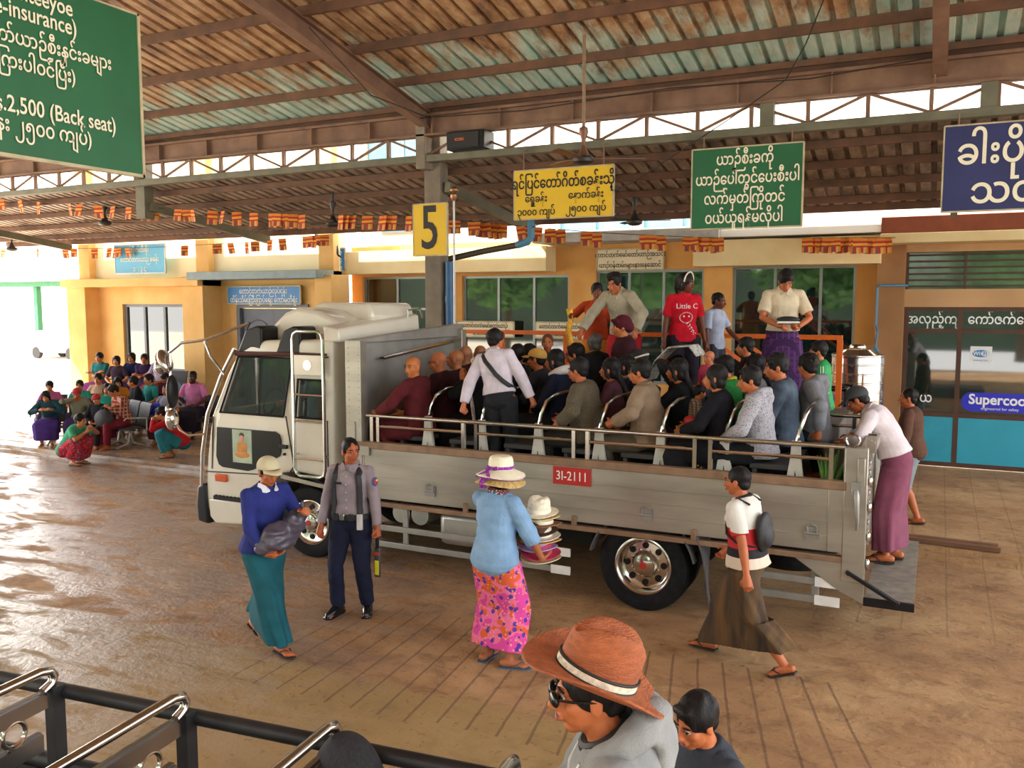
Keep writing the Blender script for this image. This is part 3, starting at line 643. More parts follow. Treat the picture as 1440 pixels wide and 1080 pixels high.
# bed
b = M(); b.box(-5.66, -.55, N + .06, F - .06, .84, 1.05); tp('bed_floor', b, mat('bed_floor', hexc('3a3733'), .8, .2, .2), sm=0)
for y0, near in ((N, 1), (F - .05, 0)):
    b = M(); b.box(-5.60, -.66, y0, y0 + .05, .80, 1.335); 
    d = y0 - .006 if near else y0 + .05
    for z in (.925, 1.05, 1.18): b.box(-5.58, -.68, d, d + .006, z, z + .008)
    b.box(-5.60, -5.52, d - .002, d + .008, .80, 1.335); b.box(-.78, -.66, d - .002, d + .008, .80, 1.335)
    sp_ = tp('side_panel', b, PAN, bev=.004)
    b = M(); b.box(-5.62, -.64, y0 - .02, y0 + .07, 1.335, 1.41); tp('panel_cap', b, RSTR, bev=.008)
    if near:
        for x in (-4.69, -3.5, -2.36, -.90):
            h = M(); h.box(x - .06, x + .06, d - .014, d, .89, 1.0)
            h.tube([(x - .06, d - .02, .945), (x + .06, d - .02, .945)], .012, 8); h.tube([(x - .035, d - .02, .94), (x - .04, d - .03, 1.01), (x, d - .03, 1.03), (x + .04, d - .03, 1.01), (x + .035, d - .02, .94)], .007, 6)
            tp('hinge', h, GALV, sp_)
        for x in (-4.27, -3.08, -1.92):
            h = M(); h.box(x - .02, x + .025, y0 - .035, y0 + .01, .765, .86); tp('sill_bracket', h, RSTR, sp_, bev=.005)
        b = M(); b.box(-3.30, -2.91, d - .008, d - .001, 1.155, 1.325); np_ = tp('number_plate', b, mat('plate_red', hexc('b3201c'), .5, 0, .04), sp_, bev=.002)
        text('plate_lettering', '3I-2111', .125, (-3.105, d - .0095, 1.237), FRONT, mat('plate_white', (.8, .78, .72), .5, 0, .02), np_, sx=.86)
b = M(); b.box(-5.74, -.66, N - .01, N + .06, .715, .765); b.box(-5.74, -.66, F - .06, F + .01, .715, .765); tp('bed_sill', b, RSTR, bev=.006)
b = M(); b.box(-5.72, -5.66, N + .0, F + .12, .82, 2.48)
b.loft([[(-5.73, y, z) for y, z in ((N, 2.46), (F + .12, 2.46), (F + .12, 2.62), (N, 2.50))], [(-5.60, y, z) for y, z in ((N, 2.46), (F + .12, 2.46), (F + .12, 2.62), (N, 2.50))]])
hb = tp('headboard', b, mat('headboard_aluminium', hexc('8d8d88'), .5, .5, .25, 2.2, .06, 14, col2=hexc('b0aea6')), bev=.008)
b = M(); b.tube([(-5.60, N + .45, 2.28), (-5.56, N + .45, 2.28), (-5.56, F, 2.42), (-5.60, F, 2.42)], .018, 8); tp('grab_rail', b, CHR, hb)
b = M(); b.box(-5.74, -5.54, N - .015, N + .10, .78, 2.49)
for i in range(14):
    z = 1.5 + .07 * i
    for x in (-5.70, -5.57): b.ell((x, N - .016, z), (.008, .006, .008), 8, 6)
b.box(-5.69, -5.62, N - .03, N - .015, 1.36, 1.62); b.box(-5.76, -5.44, N - .03, N - .01, 1.26, 1.36); tp('corner_post', b, PAN, bev=.006)
b = M(); b.box(-5.74, -5.54, F - .02, F + .1, .78, 2.55); tp('corner_post', b, PAN, bev=.006)
# tail
b = M(); b.box(-.66, -.48, N - .015, N + .09, .56, 1.70); b.box(-.56, -.50, N - .03, N - .015, 1.38, 1.62); b.loft([[(x, y, z) for x, z in ((-1.05, .72), (-.48, .72), (-.48, .38), (-.66, .46))] for y in (N + .0, N + .04)]); pt = tp('tail_post', b, PAN, bev=.006)
h = M(); h.tube([(-.56, N - .03, 1.36), (-.555, N - .06, 1.30), (-.545, N - .06, 1.08), (-.55, N - .04, 1.02)], [.02, .022, .016, .01], 10, round_end=True); h.box(-.6, -.52, N - .05, N - .015, 1.32, 1.42); tp('latch_handle', h, GALV, pt)
h = M(); h.lathe([(.052, -.008), (.06, 0), (.052, .008), (.044, 0), (.052, -.008)], (-.60, N - .02, 1.76), 24, 'Y', cap=False); tp('hook_ring', h, CHR, pt)
b = M(); b.box(-.66, -.48, F - .09, F + .015, .56, 1.70); tp('tail_post', b, PAN, bev=.006)
b = M(); b.box(-.55, -.50, N + .09, F - .09, .80, 1.62); b.box(-.56, -.45, N + .09, F - .09, 1.60, 1.68)
for i in range(9): b.box(-.50, -.465, N + .12, N + .2, .86 + .085 * i, .90 + .085 * i)
tg_ = tp('tailgate', b, PAN, bev=.006)
for y in (N + .02, N + .16): h = M(); h.box(-.50, -.43, y, y + .05, 1.66, 1.80); h.cyl((-.465, y - .01, 1.74), (-.465, y + .07, 1.74), .03, 10); tp('tail_latch', h, CHR, tg_)
for z in (.72, .95, 1.2, 1.42): h = M(); h.ell((-.46, N + .03, z), (.02, .03, .05), 8, 6); tp('tail_bolt', h, CHR, tg_)
b = M(); b.box(-.47, -.10, N + .02, F - .05, .40, .425); st_ = tp('tail_step', b, mat('step_plate', hexc('8f887c'), .6, .2, .25, 10), sm=0)
b = M(); b.box(-.48, -.09, N - .0, N + .03, .37, .44); b.bar((-.62, N - .02, .655), (-.22, N - .02, .435), .03, .05, (0, 1, 0)); b.cyl((-.60, N - .04, .64), (-.60, N, .64), .02, 10); b.cyl((-.22, N - .04, .435), (-.22, N, .435), .02, 10); tp('step_strut', b, BLK, bev=.004)
# rails
for y, near in ((N + .03, 1), (F - .03, 0)):
    b = M(); b.tube([(-5.50, y, 1.69), (-.66, y, 1.695)], .022, 10); tp('top_rail', b, CHR)
    for xa, xb in ((-5.35, -4.31), (-4.16, -3.10), (-2.96, -1.93), (-1.79, -.77)):
        b = M(); b.tube([(xa, y, 1.58), (xb, y, 1.585)], .016, 8)
        for x in (xa, xb): b.box(x - .018, x + .018, y - .018, y + .018, 1.40, 1.69)
        tp('side_rail', b, CHR)
    b = M(); b.box(-5.45, -5.41, y - .018, y + .018, 1.40, 1.69); b.box(-.67, -.64, y - .018, y + .018, 1.40, 1.69); tp('rail_upright', b, CHR)
# benches
BX = (-4.82, -4.18, -3.54, -2.90, -2.29, -1.70, -1.08)
for a in BX:
    for y in (N + .16, F - .16):
        e = M(); e.loft([[(a - .035, y + d, 1.70), (a + .035, y + d, 1.70), (a + .045, y + d, 1.54), (a + .12, y + d, 1.06), (a + .06, y + d, 1.06), (a, y + d, 1.44), (a - .06, y + d, 1.06), (a - .12, y + d, 1.06), (a - .045, y + d, 1.54)] for d in (0, .04)])
        tp('bench_frame', e, BENW, sm=0)
    s = M(); s.box(a - .40, a - .05, N + .2, F - .2, 1.42, 1.47); s.box(a - .38, a - .34, N + .2, F - .2, 1.05, 1.42); tp('bench_seat', s, mat('bench_seat_grey', hexc('3c3a38'), .7, .1), bev=.01)
    s = M(); s.tube([(a, N + .18, 1.66), (a + .03, N + .18, 1.80), (a + .06, N + .24, 1.92), (a + .075, N + .45, 1.97), (a + .075, F - .45, 1.97), (a + .06, F - .24, 1.92), (a + .03, F - .18, 1.80), (a, F - .18, 1.66)], .018, 8); tp('bench_back_tube', s, CHR)
# underrun guards, tanks, mud guards
def guard(xa, xb, zs, vs, y):
    b = M()
    for z in zs: b.box(xa, xb, y, y + .03, z - .03, z + .03)
    for x in vs: b.box(x - .03, x + .03, y + .03, y + .06, min(zs) - .03, .76)
    g = tp('underrun_guard', b, mat('guard_alloy', hexc('9a9993'), .45, .5, .1), bev=.004)
    for z in zs: e = M(); e.box(xb - .20, xb + .004, y - .008, y + .002, z - .042, z + .042); tp('guard_end', e, mat('guard_white', (.78, .78, .75), .4), g)
guard(-5.37, -3.13, (.48, .30), (-5.04, -3.95), N + .02); guard(-1.55, -.67, (.52, .36), (-.87, -1.45), N + .02); guard(-5.37, -3.13, (.48, .30), (-5.04, -3.95), F - .06)
for x in (-5.22, -4.98): b = M(); b.tube([(x, N + .25, .60), (x, N + .75, .60)], .11, 20); tp('air_tank', b, SIL)
b = M(); b.box(-4.72, -4.02, N + .2, N + .7, .32, .68); tp('fuel_tank', b, SIL, bev=.07)
b = M(); b.tube([(-1.35, 8.2, .48), (-1.35, 8.9, .48)], .36, 28) if False else b.lathe([(.2, -.09), (.36, -.1), (.40, -.04), (.40, .04), (.36, .1), (.2, .09)], (-1.2, 8.6, .52), 32, 'Z'); tp('spare_wheel', b, RUB)
def fender(xc, zc, r, a0, a1, ya, yb, m):
    b = M(); k = 16
    for i in range(k):
        p = [rad(lerp(a0, a1, t / k)) for t in (i, i + 1)]
        q = [(xc + math.cos(a) * rr, zc + math.sin(a) * rr) for a in p for rr in (r, r + .018)]
        b.prism([q[0], q[1], q[3], q[2]], 'Y', ya, yb)
    tp('mudguard', b, m)
fender(-2.41, .435, .50, 20, 160, N + .07, N + .5, mat('mudguard_grey', hexc('55565a'), .4, .2)); fender(-2.41, .435, .50, 20, 160, F - .5, F - .08, BLK); fender(-2.41, .435, .50, 12, 36, N - .015, N + .08, mat('mudguard_grey', (1, 1, 1))); fender(-2.41, .435, .50, 144, 168, N - .015, N + .08, mat('mudguard_grey', (1, 1, 1))); fender(-6.33, .41, .52, 15, 150, N + .02, N + .4, BLK)
b = M(); b.loft([[(-1.90 + k_ * .16 * t + .02 * math.sin(t * 5), y, .80 - (.60 + .06 * k_) * t) for y, k_ in ((N - .02, 1), (N + .45, 0))] + [(-1.885 + k_ * .16 * t + .02 * math.sin(t * 5), y, .80 - (.60 + .06 * k_) * t) for y, k_ in ((N + .45, 0), (N - .02, 1))] for t in (0, .25, .5, .75, 1)]); tp('mud_flap', b, mat('flap_grey', hexc('5f6164'), .45, .2))

# ---------------------------------------------------------------- near truck bed with seat rails (lower left corner)
NB = mat('near_dark_steel', (.022, .022, .024), .45, .3, .3, 6)
nt_ = empty('truck', (-2, 1.4, 0), 'dark open truck bed with chrome seat rails in the lower left corner', 'truck')
ud = V((math.cos(rad(5.7)), math.sin(rad(5.7)), 0)); vd = V((-ud.y, ud.x, 0)); o0 = V((-2.806, 2.0, 0))
Q = lambda a, c, z: o0 + ud * a + vd * c + V((0, 0, z))
b = M(); b.tube([Q(-1.5, .03, 1.50), Q(1.80, .03, 1.50)], .026, 12); b.tube([Q(-1.5, .03, 1.22), Q(1.8, .03, 1.22)], .03, 10); obj('side_rail', b, NB, nt_)
b = M(); b.add([Q(-1.5, c, z) for c, z in ((.0, .75), (.06, .75), (.06, 1.20), (.0, 1.20))] + [Q(1.8, c, z) for c, z in ((.0, .75), (.06, .75), (.06, 1.20), (.0, 1.20))], [(0, 1, 2, 3), (4, 7, 6, 5), (0, 4, 5, 1), (1, 5, 6, 2), (2, 6, 7, 3), (3, 7, 4, 0)]); obj('side_panel', b, NB, nt_)
b = M(); b.add([Q(a, c, z) for a in (-1.5, 1.8) for c in (.02, -2.0) for z in (.75, .82)], [(0, 1, 3, 2), (4, 6, 7, 5), (0, 4, 5, 1), (2, 3, 7, 6), (0, 2, 6, 4), (1, 5, 7, 3)]); obj('bed_floor', b, mat('bed_floor', (.04, .04, .04)), nt_)
for a in (0, .585, 1.172, 1.765):
    s = M(); s.tube([Q(a, -1.9, 1.60), Q(a, -.06, 1.60), Q(a, -.015, 1.59), Q(a, .0, 1.565), Q(a, -.01, 1.54), Q(a, -.05, 1.525)], .0175, 12); obj('seat_tube', s, CHR, nt_)
    if a < 1.5:
        s = M(); s.bar(Q(a, -1.9, 1.49), Q(a, -.035, 1.49), .016, .055); s.bar(Q(a, -1.9, 1.345), Q(a, -.06, 1.345), .016, .06); s.bar(Q(a - .012, -1.9, 1.517), Q(a - .012, -.03, 1.517), .02, .012); s.bar(Q(a - .012, -1.9, 1.375), Q(a - .012, -.06, 1.375), .02, .012); sb_ = obj('seat_back', s, mat('dull_chrome', (.30, .29, .28), .28, 1.0, .1), nt_)
        for k in range(9):
            r_ = M(); c = Q(a, -.17 - .105 * k, 1.425); r_.tube([c + vd * math.cos(t) * .045 + V((0, 0, math.sin(t) * .045)) for t in (2 * PI * i / 20 for i in range(20))], .009, 8, closed=True); obj('ring', r_, CHR, sb_)
    s = M(); s.bar(Q(a, .0, .8), Q(a, .0, 1.53), .045, .05, (1, 0, 0)); obj('seat_post', s, NB, nt_)
# ---------------------------------------------------------------- people
def remesh(b, mats, name, vox, it=2, fac=0.5):
    me = b.mesh(name, mats); recalc(me)
    o = bpy.data.objects.new('tmp', me); COL.objects.link(o)
    r = o.modifiers.new('r', 'REMESH'); r.mode = 'VOXEL'; r.voxel_size = vox
    if it: s = o.modifiers.new('s', 'SMOOTH'); s.factor = fac; s.iterations = it
    dg = bpy.context.evaluated_depsgraph_get()
    out = bpy.data.meshes.new_from_object(o.evaluated_get(dg)); out.name = name
    bpy.data.objects.remove(o); bpy.data.meshes.remove(me)
    out.materials.clear()
    for q in (mats if isinstance(mats, (list, tuple)) else [mats]): out.materials.append(q)
    smooth(out); return out
def wrinkle(me, fr, amp, zs=1.6):
    n = len(me.vertices); co = np.empty(n * 3); no = np.empty(n * 3); me.vertices.foreach_get('co', co); me.vertex_normals.foreach_get('vector', no)
    co = co.reshape(-1, 3); no = no.reshape(-1, 3)
    d = np.array([mnoise.noise((x * fr, y * fr, z * fr * zs)) for x, y, z in co.tolist()])
    co += no * (d * amp)[:, None]; me.vertices.foreach_set('co', co.ravel()); me.update()
def ik(a, t, l1, l2, hint):
    a, t = V(a), V(t); d = t - a; D = min(d.length, (l1 + l2) * .995); d.normalize(); D = max(D, abs(l1 - l2) + .02)
    x = (l1 * l1 - l2 * l2 + D * D) / (2 * D); h = math.sqrt(max(l1 * l1 - x * x, 0))
    hv = V(hint); hv = hv - d * hv.dot(d)
    if hv.length < 1e-4: hv = d.orthogonal()
    hv.normalize(); return a + d * x + hv * h, a + d * D
def rotm(yaw=0, pitch=0, roll=0):  # head frame: yaw + = turn to own left, pitch + = look down
    return Matrix.Rotation(rad(yaw), 3, 'Z') @ Matrix.Rotation(rad(-pitch), 3, 'X') @ Matrix.Rotation(rad(roll), 3, 'Y')
HAIRK = mat('hair_black', (0.012, 0.010, 0.010), 0.5, 0, .3, 60, 0.22, 140, stretch=(1, 1, .15), spec=.18)
EYEW = mat('eye_white', (0.65, 0.6, 0.55), 0.3); EYED = mat('eye_dark', (0.012, 0.008, 0.006), 0.2)
LIPM = mat('lips', hexc('8e4a3c'), 0.45)
def feature_meshes():
    e = M(); e.ell((0, 0, 0), (.0155, .0075, .0075)); e.mi = 1; e.ell((0, .0045, 0), (.0072, .0052, .0072), 10, 6)
    e.mi = 1; e.tube([(-.0165, .004, .003), (-.008, .0075, .0065), (.006, .0075, .0068), (.0165, .003, .002)], .0022, 6)
    b = M(); b.tube([(-.02, -.006, -.002), (-.008, .001, .003), (.008, .001, .0035), (.02, -.006, -.002)], [.0028, .0042, .0042, .0022], 6, round_end=True)
    l = M(); l.ell((0, 0, .004), (.022, .007, .005)); l.ell((0, 0, -.005), (.019, .008, .0055))
    out = []
    for n, q, ms in (('eye', e, [EYEW, EYED]), ('eyebrow', b, HAIRK), ('lips', l, LIPM)):
        me = q.mesh(n, ms); recalc(me); smooth(me); out.append(me)
    return out
FEAT = feature_meshes()
def hand(b, W, d, nrm, side, grip=.35, s=1.0):
    """five-fingered hand: W wrist, d along the hand, nrm palm normal, side +1 right / -1 left"""
    d = V(d).normalized(); nrm = V(nrm); nrm = (nrm - d * nrm.dot(d)).normalized()
    x = d.cross(nrm).normalized()      # across the palm
    if side < 0: x = -x
    # x points to the thumb side for a palm facing nrm
    W = V(W); k = W + d * (.085 * s)
    b.tube([W - d * .02 * s, W + d * .03 * s, k], [.024 * s, .031 * s, .034 * s], 10, flat=.45 if abs(x.z) > 2 else 1)  # core
    for i, (o, L, r) in enumerate(((.030, .070, .0092), (.010, .079, .0096), (-.010, .073, .0092), (-.029, .057, .0083))):
        base = k + x * o * s - d * (.004 * abs(i - 1)) * s
        b.tube([W + x * o * .5 * s, base], [.016 * s, .013 * s], 8, round_end=True)
        p = base; a = 0.0; pts = [p]
        for q, (fr, cu) in enumerate(((.45, .75), (.32, .95), (.23, .6))):
            a += cu * (grip * 1.75 + .05 * i); p = p + (d * math.cos(a) + nrm * math.sin(a)) * L * fr * s; pts.append(p)
        b.tube(pts, [r * s, r * s * .97, r * s * .9, r * s * .75], 8, round_end=True)
    t0 = W + x * .022 * s + d * .022 * s
    t1 = t0 + (d * .55 + x * .75 + nrm * (.2 + .5 * grip)).normalized() * .042 * s
    t2 = t1 + (d * .85 + x * (.35 - .5 * grip) + nrm * (.25 + .6 * grip)).normalized() * .034 * s
    b.tube([t0, t1, t2], [.015 * s, .0115 * s, .0095 * s], 8, round_end=True)

def person(label, loc, face, P=None, skinc='a8643c', hair='short', hairm=None, top=None, low=None, shoes=None, S=1.0, vox=.0095, group=None, fem=False, girth=1.0, feat=True, extra=None):
    """face: heading in degrees, 0 = towards +Y, 90 = towards -X. P: pose in the person's own frame (x right, y forward)"""
    P = P or {}
    root = empty('person', loc, label, 'person', rad(face), group)
    B = M()
    pel = V(P.get('pel', (0, 0, .88))); l0, l1 = P.get('lean', (0, 4)); sl = P.get('side', 0); tw = P.get('twist', 0)
    sp = []; p = pel.copy(); LS = .53; N = 10
    for i in range(N + 1):
        t = i / N; fr = Matrix.Rotation(rad(tw * t), 3, 'Z') @ Matrix.Rotation(rad(sl), 3, 'Y') @ Matrix.Rotation(rad(-lerp(l0, l1, t)), 3, 'X')
        sp.append((p.copy(), fr)); p = p + fr @ V((0, 0, LS / N))
    def at(s):
        q = min(max(s, 0), 1) * N; i = min(int(q), N - 1); f = q - i
        pt = sp[i][0].lerp(sp[i + 1][0], f); fr = sp[i][1] if f < .5 else sp[i + 1][1]
        if s < 0: pt = sp[0][0] + sp[0][1] @ V((0, 0, s * LS))
        if s > 1: pt = sp[N][0] + sp[N][1] @ V((0, 0, (s - 1) * LS))
        return pt, fr
    g = girth
    prof = [(-.17, .07, .07, 0), (-.08, .135, .105, -.01), (0, .165, .118, -.015), (.15, .155 * g, .115 * g, -.005), (.35, .138 * g, .108 * g, .0), (.55, .148 * g, .115 * g, .0), (.72, .16, .115, .0), (.86, .165, .1, -.012), (.94, .125, .08, -.02), (1.02, .06, .058, -.012)]
    if fem: prof = [(s_, w_ * (.92 if s_ > .5 else .98), d_ * (1.1 if .5 < s_ < .75 else .95), y_ + (.012 if .5 < s_ < .75 else 0)) for s_, w_, d_, y_ in prof]
    def torso(b, inf=0.0, s0=-.2, s1=1.1, flare=0.0, n=20):
        rings = []
        pr = [q for q in prof if s0 <= q[0] <= s1]
        for s_, w_, d_, y_ in pr:
            c, fr = at(s_); fl = flare * max(0, (.35 - s_))
            rings.append([c + fr @ V(((w_ + inf + fl) * math.copysign(abs(math.cos(t)) ** .85, math.cos(t)), y_ + (d_ + inf + fl) * math.sin(t), 0)) for t in (2 * PI * k / n for k in range(n))])
        b.loft(rings)
    torso(B)
    # head
    nb, nfr = at(1.0); hf = rotm(*P.get('head', (0, 0, 0)))
    hc = nb + nfr @ V((0, .0, .035)) + hf @ V((0, .022, .092)); 
    def H(q): return hc + hf @ V(q)
    def hell(b, c, r, n=14, k=9): b.ell(H(c), r, n, k, hf)
    hell(B, (0, -.012, .03), (.074, .093, .082)); hell(B, (0, .018, -.03), (.060, .066, .078)); hell(B, (0, .047, -.088), (.027, .029, .022))
    hell(B, (0, -.01, -.03), (.062, .07, .06))
    for sx in (-1, 1):
        hell(B, (sx * .036, .046, -.024), (.024, .030, .024)); hell(B, (sx * .0755, -.010, -.008), (.0085, .020, .033), 10, 7)
        hell(B, (sx * .0095, .095, -.035), (.0085, .009, .0075), 8, 6)
    B.tube([H((0, .082, .012)), H((0, .096, -.012)), H((0, .108, -.030))], [.008, .0095, .0115], 8, round_end=True)
    B.tube([H((-.034, .068, .019)), H((0, .078, .018)), H((.034, .068, .019))], [.010, .0115, .010], 8, round_end=True)
    hell(B, (0, .083, -.060), (.024, .012, .014))
    B.tube([nb - nfr @ V((0, .01, .07)), nb + nfr @ V((0, -.008, .0)), H((0, -.012, -.05))], [.066, .055, .052], 12)
    # arms
    sh = {}; arms = {}
    for sd in (1, -1):
        key = 'rh' if sd > 0 else 'lh'
        c, fr = at(.885); s0 = c + fr @ V((sd * (.165 if not fem else .15), -.012, 0))
        h = P.get(key, {}); tgt = V(h.get('to', (sd * .23, .05, pel.z - .06)))
        el, wr = ik(s0, tgt, .275, .245, h.get('el', (sd * .5, -1, -.1)))
        sh[sd] = s0; arms[sd] = (s0, el, wr)
        B.tube([c + fr @ V((sd * .08, -.012, .01)), s0, s0.lerp(el, .35), s0.lerp(el, .8), el, el.lerp(wr, .3), wr], [.052, .050, .046, .040, .037, .037, .024], 12, round_end=True)
        hd = V(h['dir']) if 'dir' in h else (wr - el)
        pn = h.get('palm', (-sd, .25, 0)); hand(B, wr, hd, pn, sd, h.get('grip', .3))
    # legs
    legs = {}
    for sd in (1, -1):
        h = P.get('rf' if sd > 0 else 'lf', {}); hip = pel + sp[0][1] @ V((sd * .088, -.0, -.01))
        an = V(h.get('to', (sd * .095, 0, .075))); kn, an = ik(hip, an, .41, .40, h.get('kn', (sd * .12, 1, .05)))
        legs[sd] = (hip, kn, an)
        fy = rad(h.get('yaw', -sd * 10)); fp = rad(h.get('pitch', 0)); fm = Matrix.Rotation(fy, 3, 'Z') @ Matrix.Rotation(-fp, 3, 'X')
        legs[sd] += (fm,)
        sk = an - kn
        B.tube([hip + V((0, 0, .03)), hip.lerp(kn, .4), kn - (kn - hip) * .08, kn, kn + sk * .12], [.088, .080, .060, .056, .053], 12, round_end=True)
        calf = -(fm @ V((0, .012, 0)))
        B.tube([kn, kn + sk * .3 + calf, kn + sk * .65 + calf * .4, kn + sk * .95, an], [.054, .056, .044, .034, .034], 12, round_end=True)
        F = lambda q: an + fm @ V(q)
        B.tube([F((0, -.045, -.035)), F((0, 0, -.03)), F((0, .07, -.043))], [.034, .04, .036], 10, round_end=True)
        B.ell(F((sd * .002, .105, -.05)), (.043, .055, .023), 12, 7, fm)
        for i in range(5):
            B.tube([F((-sd * (.03 - .016 * i), .11, -.052)), F((-sd * (.034 - .018 * i), .165 - .012 * i, -.058))], [.012, .0115 if i == 0 else .009], 7, round_end=True)
    me = remesh(B, skin(skinc), 'body', vox)
    def part(name, me_, m=None, par=None):
        o = bpy.data.objects.new(name, me_); COL.objects.link(o); o.parent = par or root; return o
    part('body', me)
    if feat:
        for sx in (-1, 1):
            o = part('eye', FEAT[0]); o.matrix_local = Matrix.Translation(H((sx * .031, .0765, .0035))) @ (hf @ Matrix.Rotation(rad(-sx * 16), 3, 'Z')).to_4x4()
            o = part('eyebrow', FEAT[1]); o.matrix_local = Matrix.Translation(H((sx * .033, .0835, .0255))) @ (hf @ Matrix.Rotation(rad(-sx * 16), 3, 'Z')).to_4x4()
        o = part('lips', FEAT[2]); o.matrix_local = Matrix.Translation(H((0, .0905, -.0605))) @ hf.to_4x4()
    # hair
    hm = hairm or HAIRK
    rnd = random.Random(label)
    if hair and hair != 'bald':
        b = M(); big = .006 if hair == 'crop' else .016
        for z in (0, 1):
            hell(b, (0, -.020 - .004 * z, .036 + .006 * z), (.0745 + big * .8, .0915 + big * .45, .079 + big), 20, 14)
        # nape and sides
        hell(b, (0, -.055, -.015), (.066, .052, .055), 16, 10)
        if hair in ('short', 'messy', 'crop'):
            for sx in (-1, 1): hell(b, (sx * .066, -.0, .025), (.014, .034, .036))
            if hair != 'crop': hell(b, (.006, .050, .084), (.056, .034, .024), 14, 8)
        if hair == 'messy':
            for i in range(26):
                a, e_ = rnd.uniform(0, 2 * PI), rnd.uniform(.1, 1.3)
                q = V((math.cos(a) * math.cos(e_) * .085, -.02 + math.sin(a) * math.cos(e_) * .095, .04 + math.sin(e_) * .088))
                if q.y > .05 and q.z < .08: continue
                b.tube([H(q * .95), H(q * 1.0 + V((rnd.uniform(-.02, .02), rnd.uniform(-.02, .02), .01)))], [.017, .008], 6, round_end=True)
        if hair in ('bob', 'long', 'pony'):
            for sx in (-1, 1): b.tube([H((sx * .060, .030, .075)), H((sx * .078, .022, .02)), H((sx * .078, .008, -.05)), H((sx * .066, -.01, -.085))], [.017, .019, .020, .014], 8, round_end=True)
            hell(b, (0, -.05, -.035), (.078, .058, .075), 16, 10)
        if hair == 'long':
            q = [H((0, -.07, .0)), H((0, -.085, -.09)), at(.78)[0] + at(.78)[1] @ V((0, -.13, 0)), at(.55)[0] + at(.55)[1] @ V((0, -.135, 0))]
            b.tube(q, [.075, .078, .066, .03], 14, round_end=True, flat=.55)
        if hair in ('bun',):
            hell(b, (0, -.115, .03), (.04, .036, .04)); 
        if hair == 'pony':
            b.tube([H((0, -.1, .06)), H((0, -.14, .04)), H((0, -.145, -.06)), H((0, -.12, -.16))], [.03, .034, .03, .012], 10, round_end=True)
        me = remesh(b, hm, 'hair', .007 if vox < .008 else .010, 1); wrinkle(me, 26, .007, .6)
        part('hair', me)
    # clothes
    cv = max(vox, .0085)
    if top:
        b = M(); inf = top.get('inf', .014); s0 = {None: -.1}.get(top.get('hem'), top.get('hem'))
        torso(b, inf, s0, 1.05, top.get('flare', .06))
        for sd in (1, -1):
            s_, e_, w_ = arms[sd]; c, fr = at(.885)
            st = c + fr @ V((sd * .09, -.012, .01)); k = inf
            if top.get('sleeve') == 'long':
                pts = [st, s_, s_.lerp(e_, .5), e_, e_.lerp(w_, .5), e_.lerp(w_, .93)]; rr = [.050 + k, .050 + k, .047 + k, .044 + k, .040 + k, .032 + k * .9]
                b.tube(pts, rr, 14)
                b.ell(e_, (.046 + k,) * 3)
            elif top.get('sleeve') == 'elbow':
                b.tube([st, s_, s_.lerp(e_, .5), e_, e_.lerp(w_, .35)], [.050 + k, .050 + k, .048 + k, .045 + k, .044 + k], 14); b.ell(e_, (.046 + k,) * 3)
            elif top.get('sleeve') == 'none': pass
            else:
                pts = [st, s_, s_.lerp(e_, .45), s_.lerp(e_, .78)]; b.tube(pts, [.049 + k, .048 + k, .047 + k * 1.1, .046 + k * 1.35], 14)
            b.ell(s_, (.050 + k,) * 3)
        if top.get('collar', True):
            c0, f0 = at(1.0); b.tube([c0 + f0 @ V((math.cos(t) * .064, math.sin(t) * .064 - .008, -.004 - .014 * math.sin(t))) for t in (2 * PI * i / 16 for i in range(16))], .017, 8, closed=True)
        if top.get('hood'):
            c0, f0 = at(.98); b.tube([c0 + f0 @ V((.10, .02, .0)), c0 + f0 @ V((.085, -.075, .01)), c0 + f0 @ V((0, -.125, .0)), c0 + f0 @ V((-.085, -.075, .01)), c0 + f0 @ V((-.10, .02, .0))], [.026, .042, .05, .042, .026], 12, round_end=True)
            b.ell(c0 + f0 @ V((0, -.12, -.06)), (.08, .045, .075))
        me = remesh(b, top['m'], 'shirt', cv, 1)
        if top.get('wr', .006):
            wrinkle(me, 9, top.get('wr', .006))
        o = part(top.get('name', 'shirt'), me)
        if top.get('fold'):
            b = M(); c0, f0 = at(1.0)
            for sx in (-1, 1): b.loft([[c0 + f0 @ V(p) for p in ((sx * .012, .088, -.035 + dz), (sx * .065, .088, -.065 + dz), (sx * .10, .02, -.015 + dz), (sx * .07, -.075, .012 + dz), (0, -.095, .016 + dz), (0, -.082, .036 + dz), (sx * .055, -.05, .036 + dz), (sx * .062, .02, .026 + dz), (sx * .03, .07, .0 + dz))] for dz in (0, .009)])
            cl = obj('shirt_collar', b, top['m'], o, org=1)
        if top.get('buttons'):
            bb = M()
            for s_ in (.28, .42, .56, .7, .84):
                c, fr = at(s_); d_ = np.interp(s_, [q[0] for q in prof], [q[2] for q in prof]); bb.ell(c + fr @ V((0, d_ + inf + .004, 0)), (.006, .003, .006), 8, 6)
            obj('button', bb, mat('button_pale', (.7, .65, .55)), root, org=1)['kind'] = 'stuff'
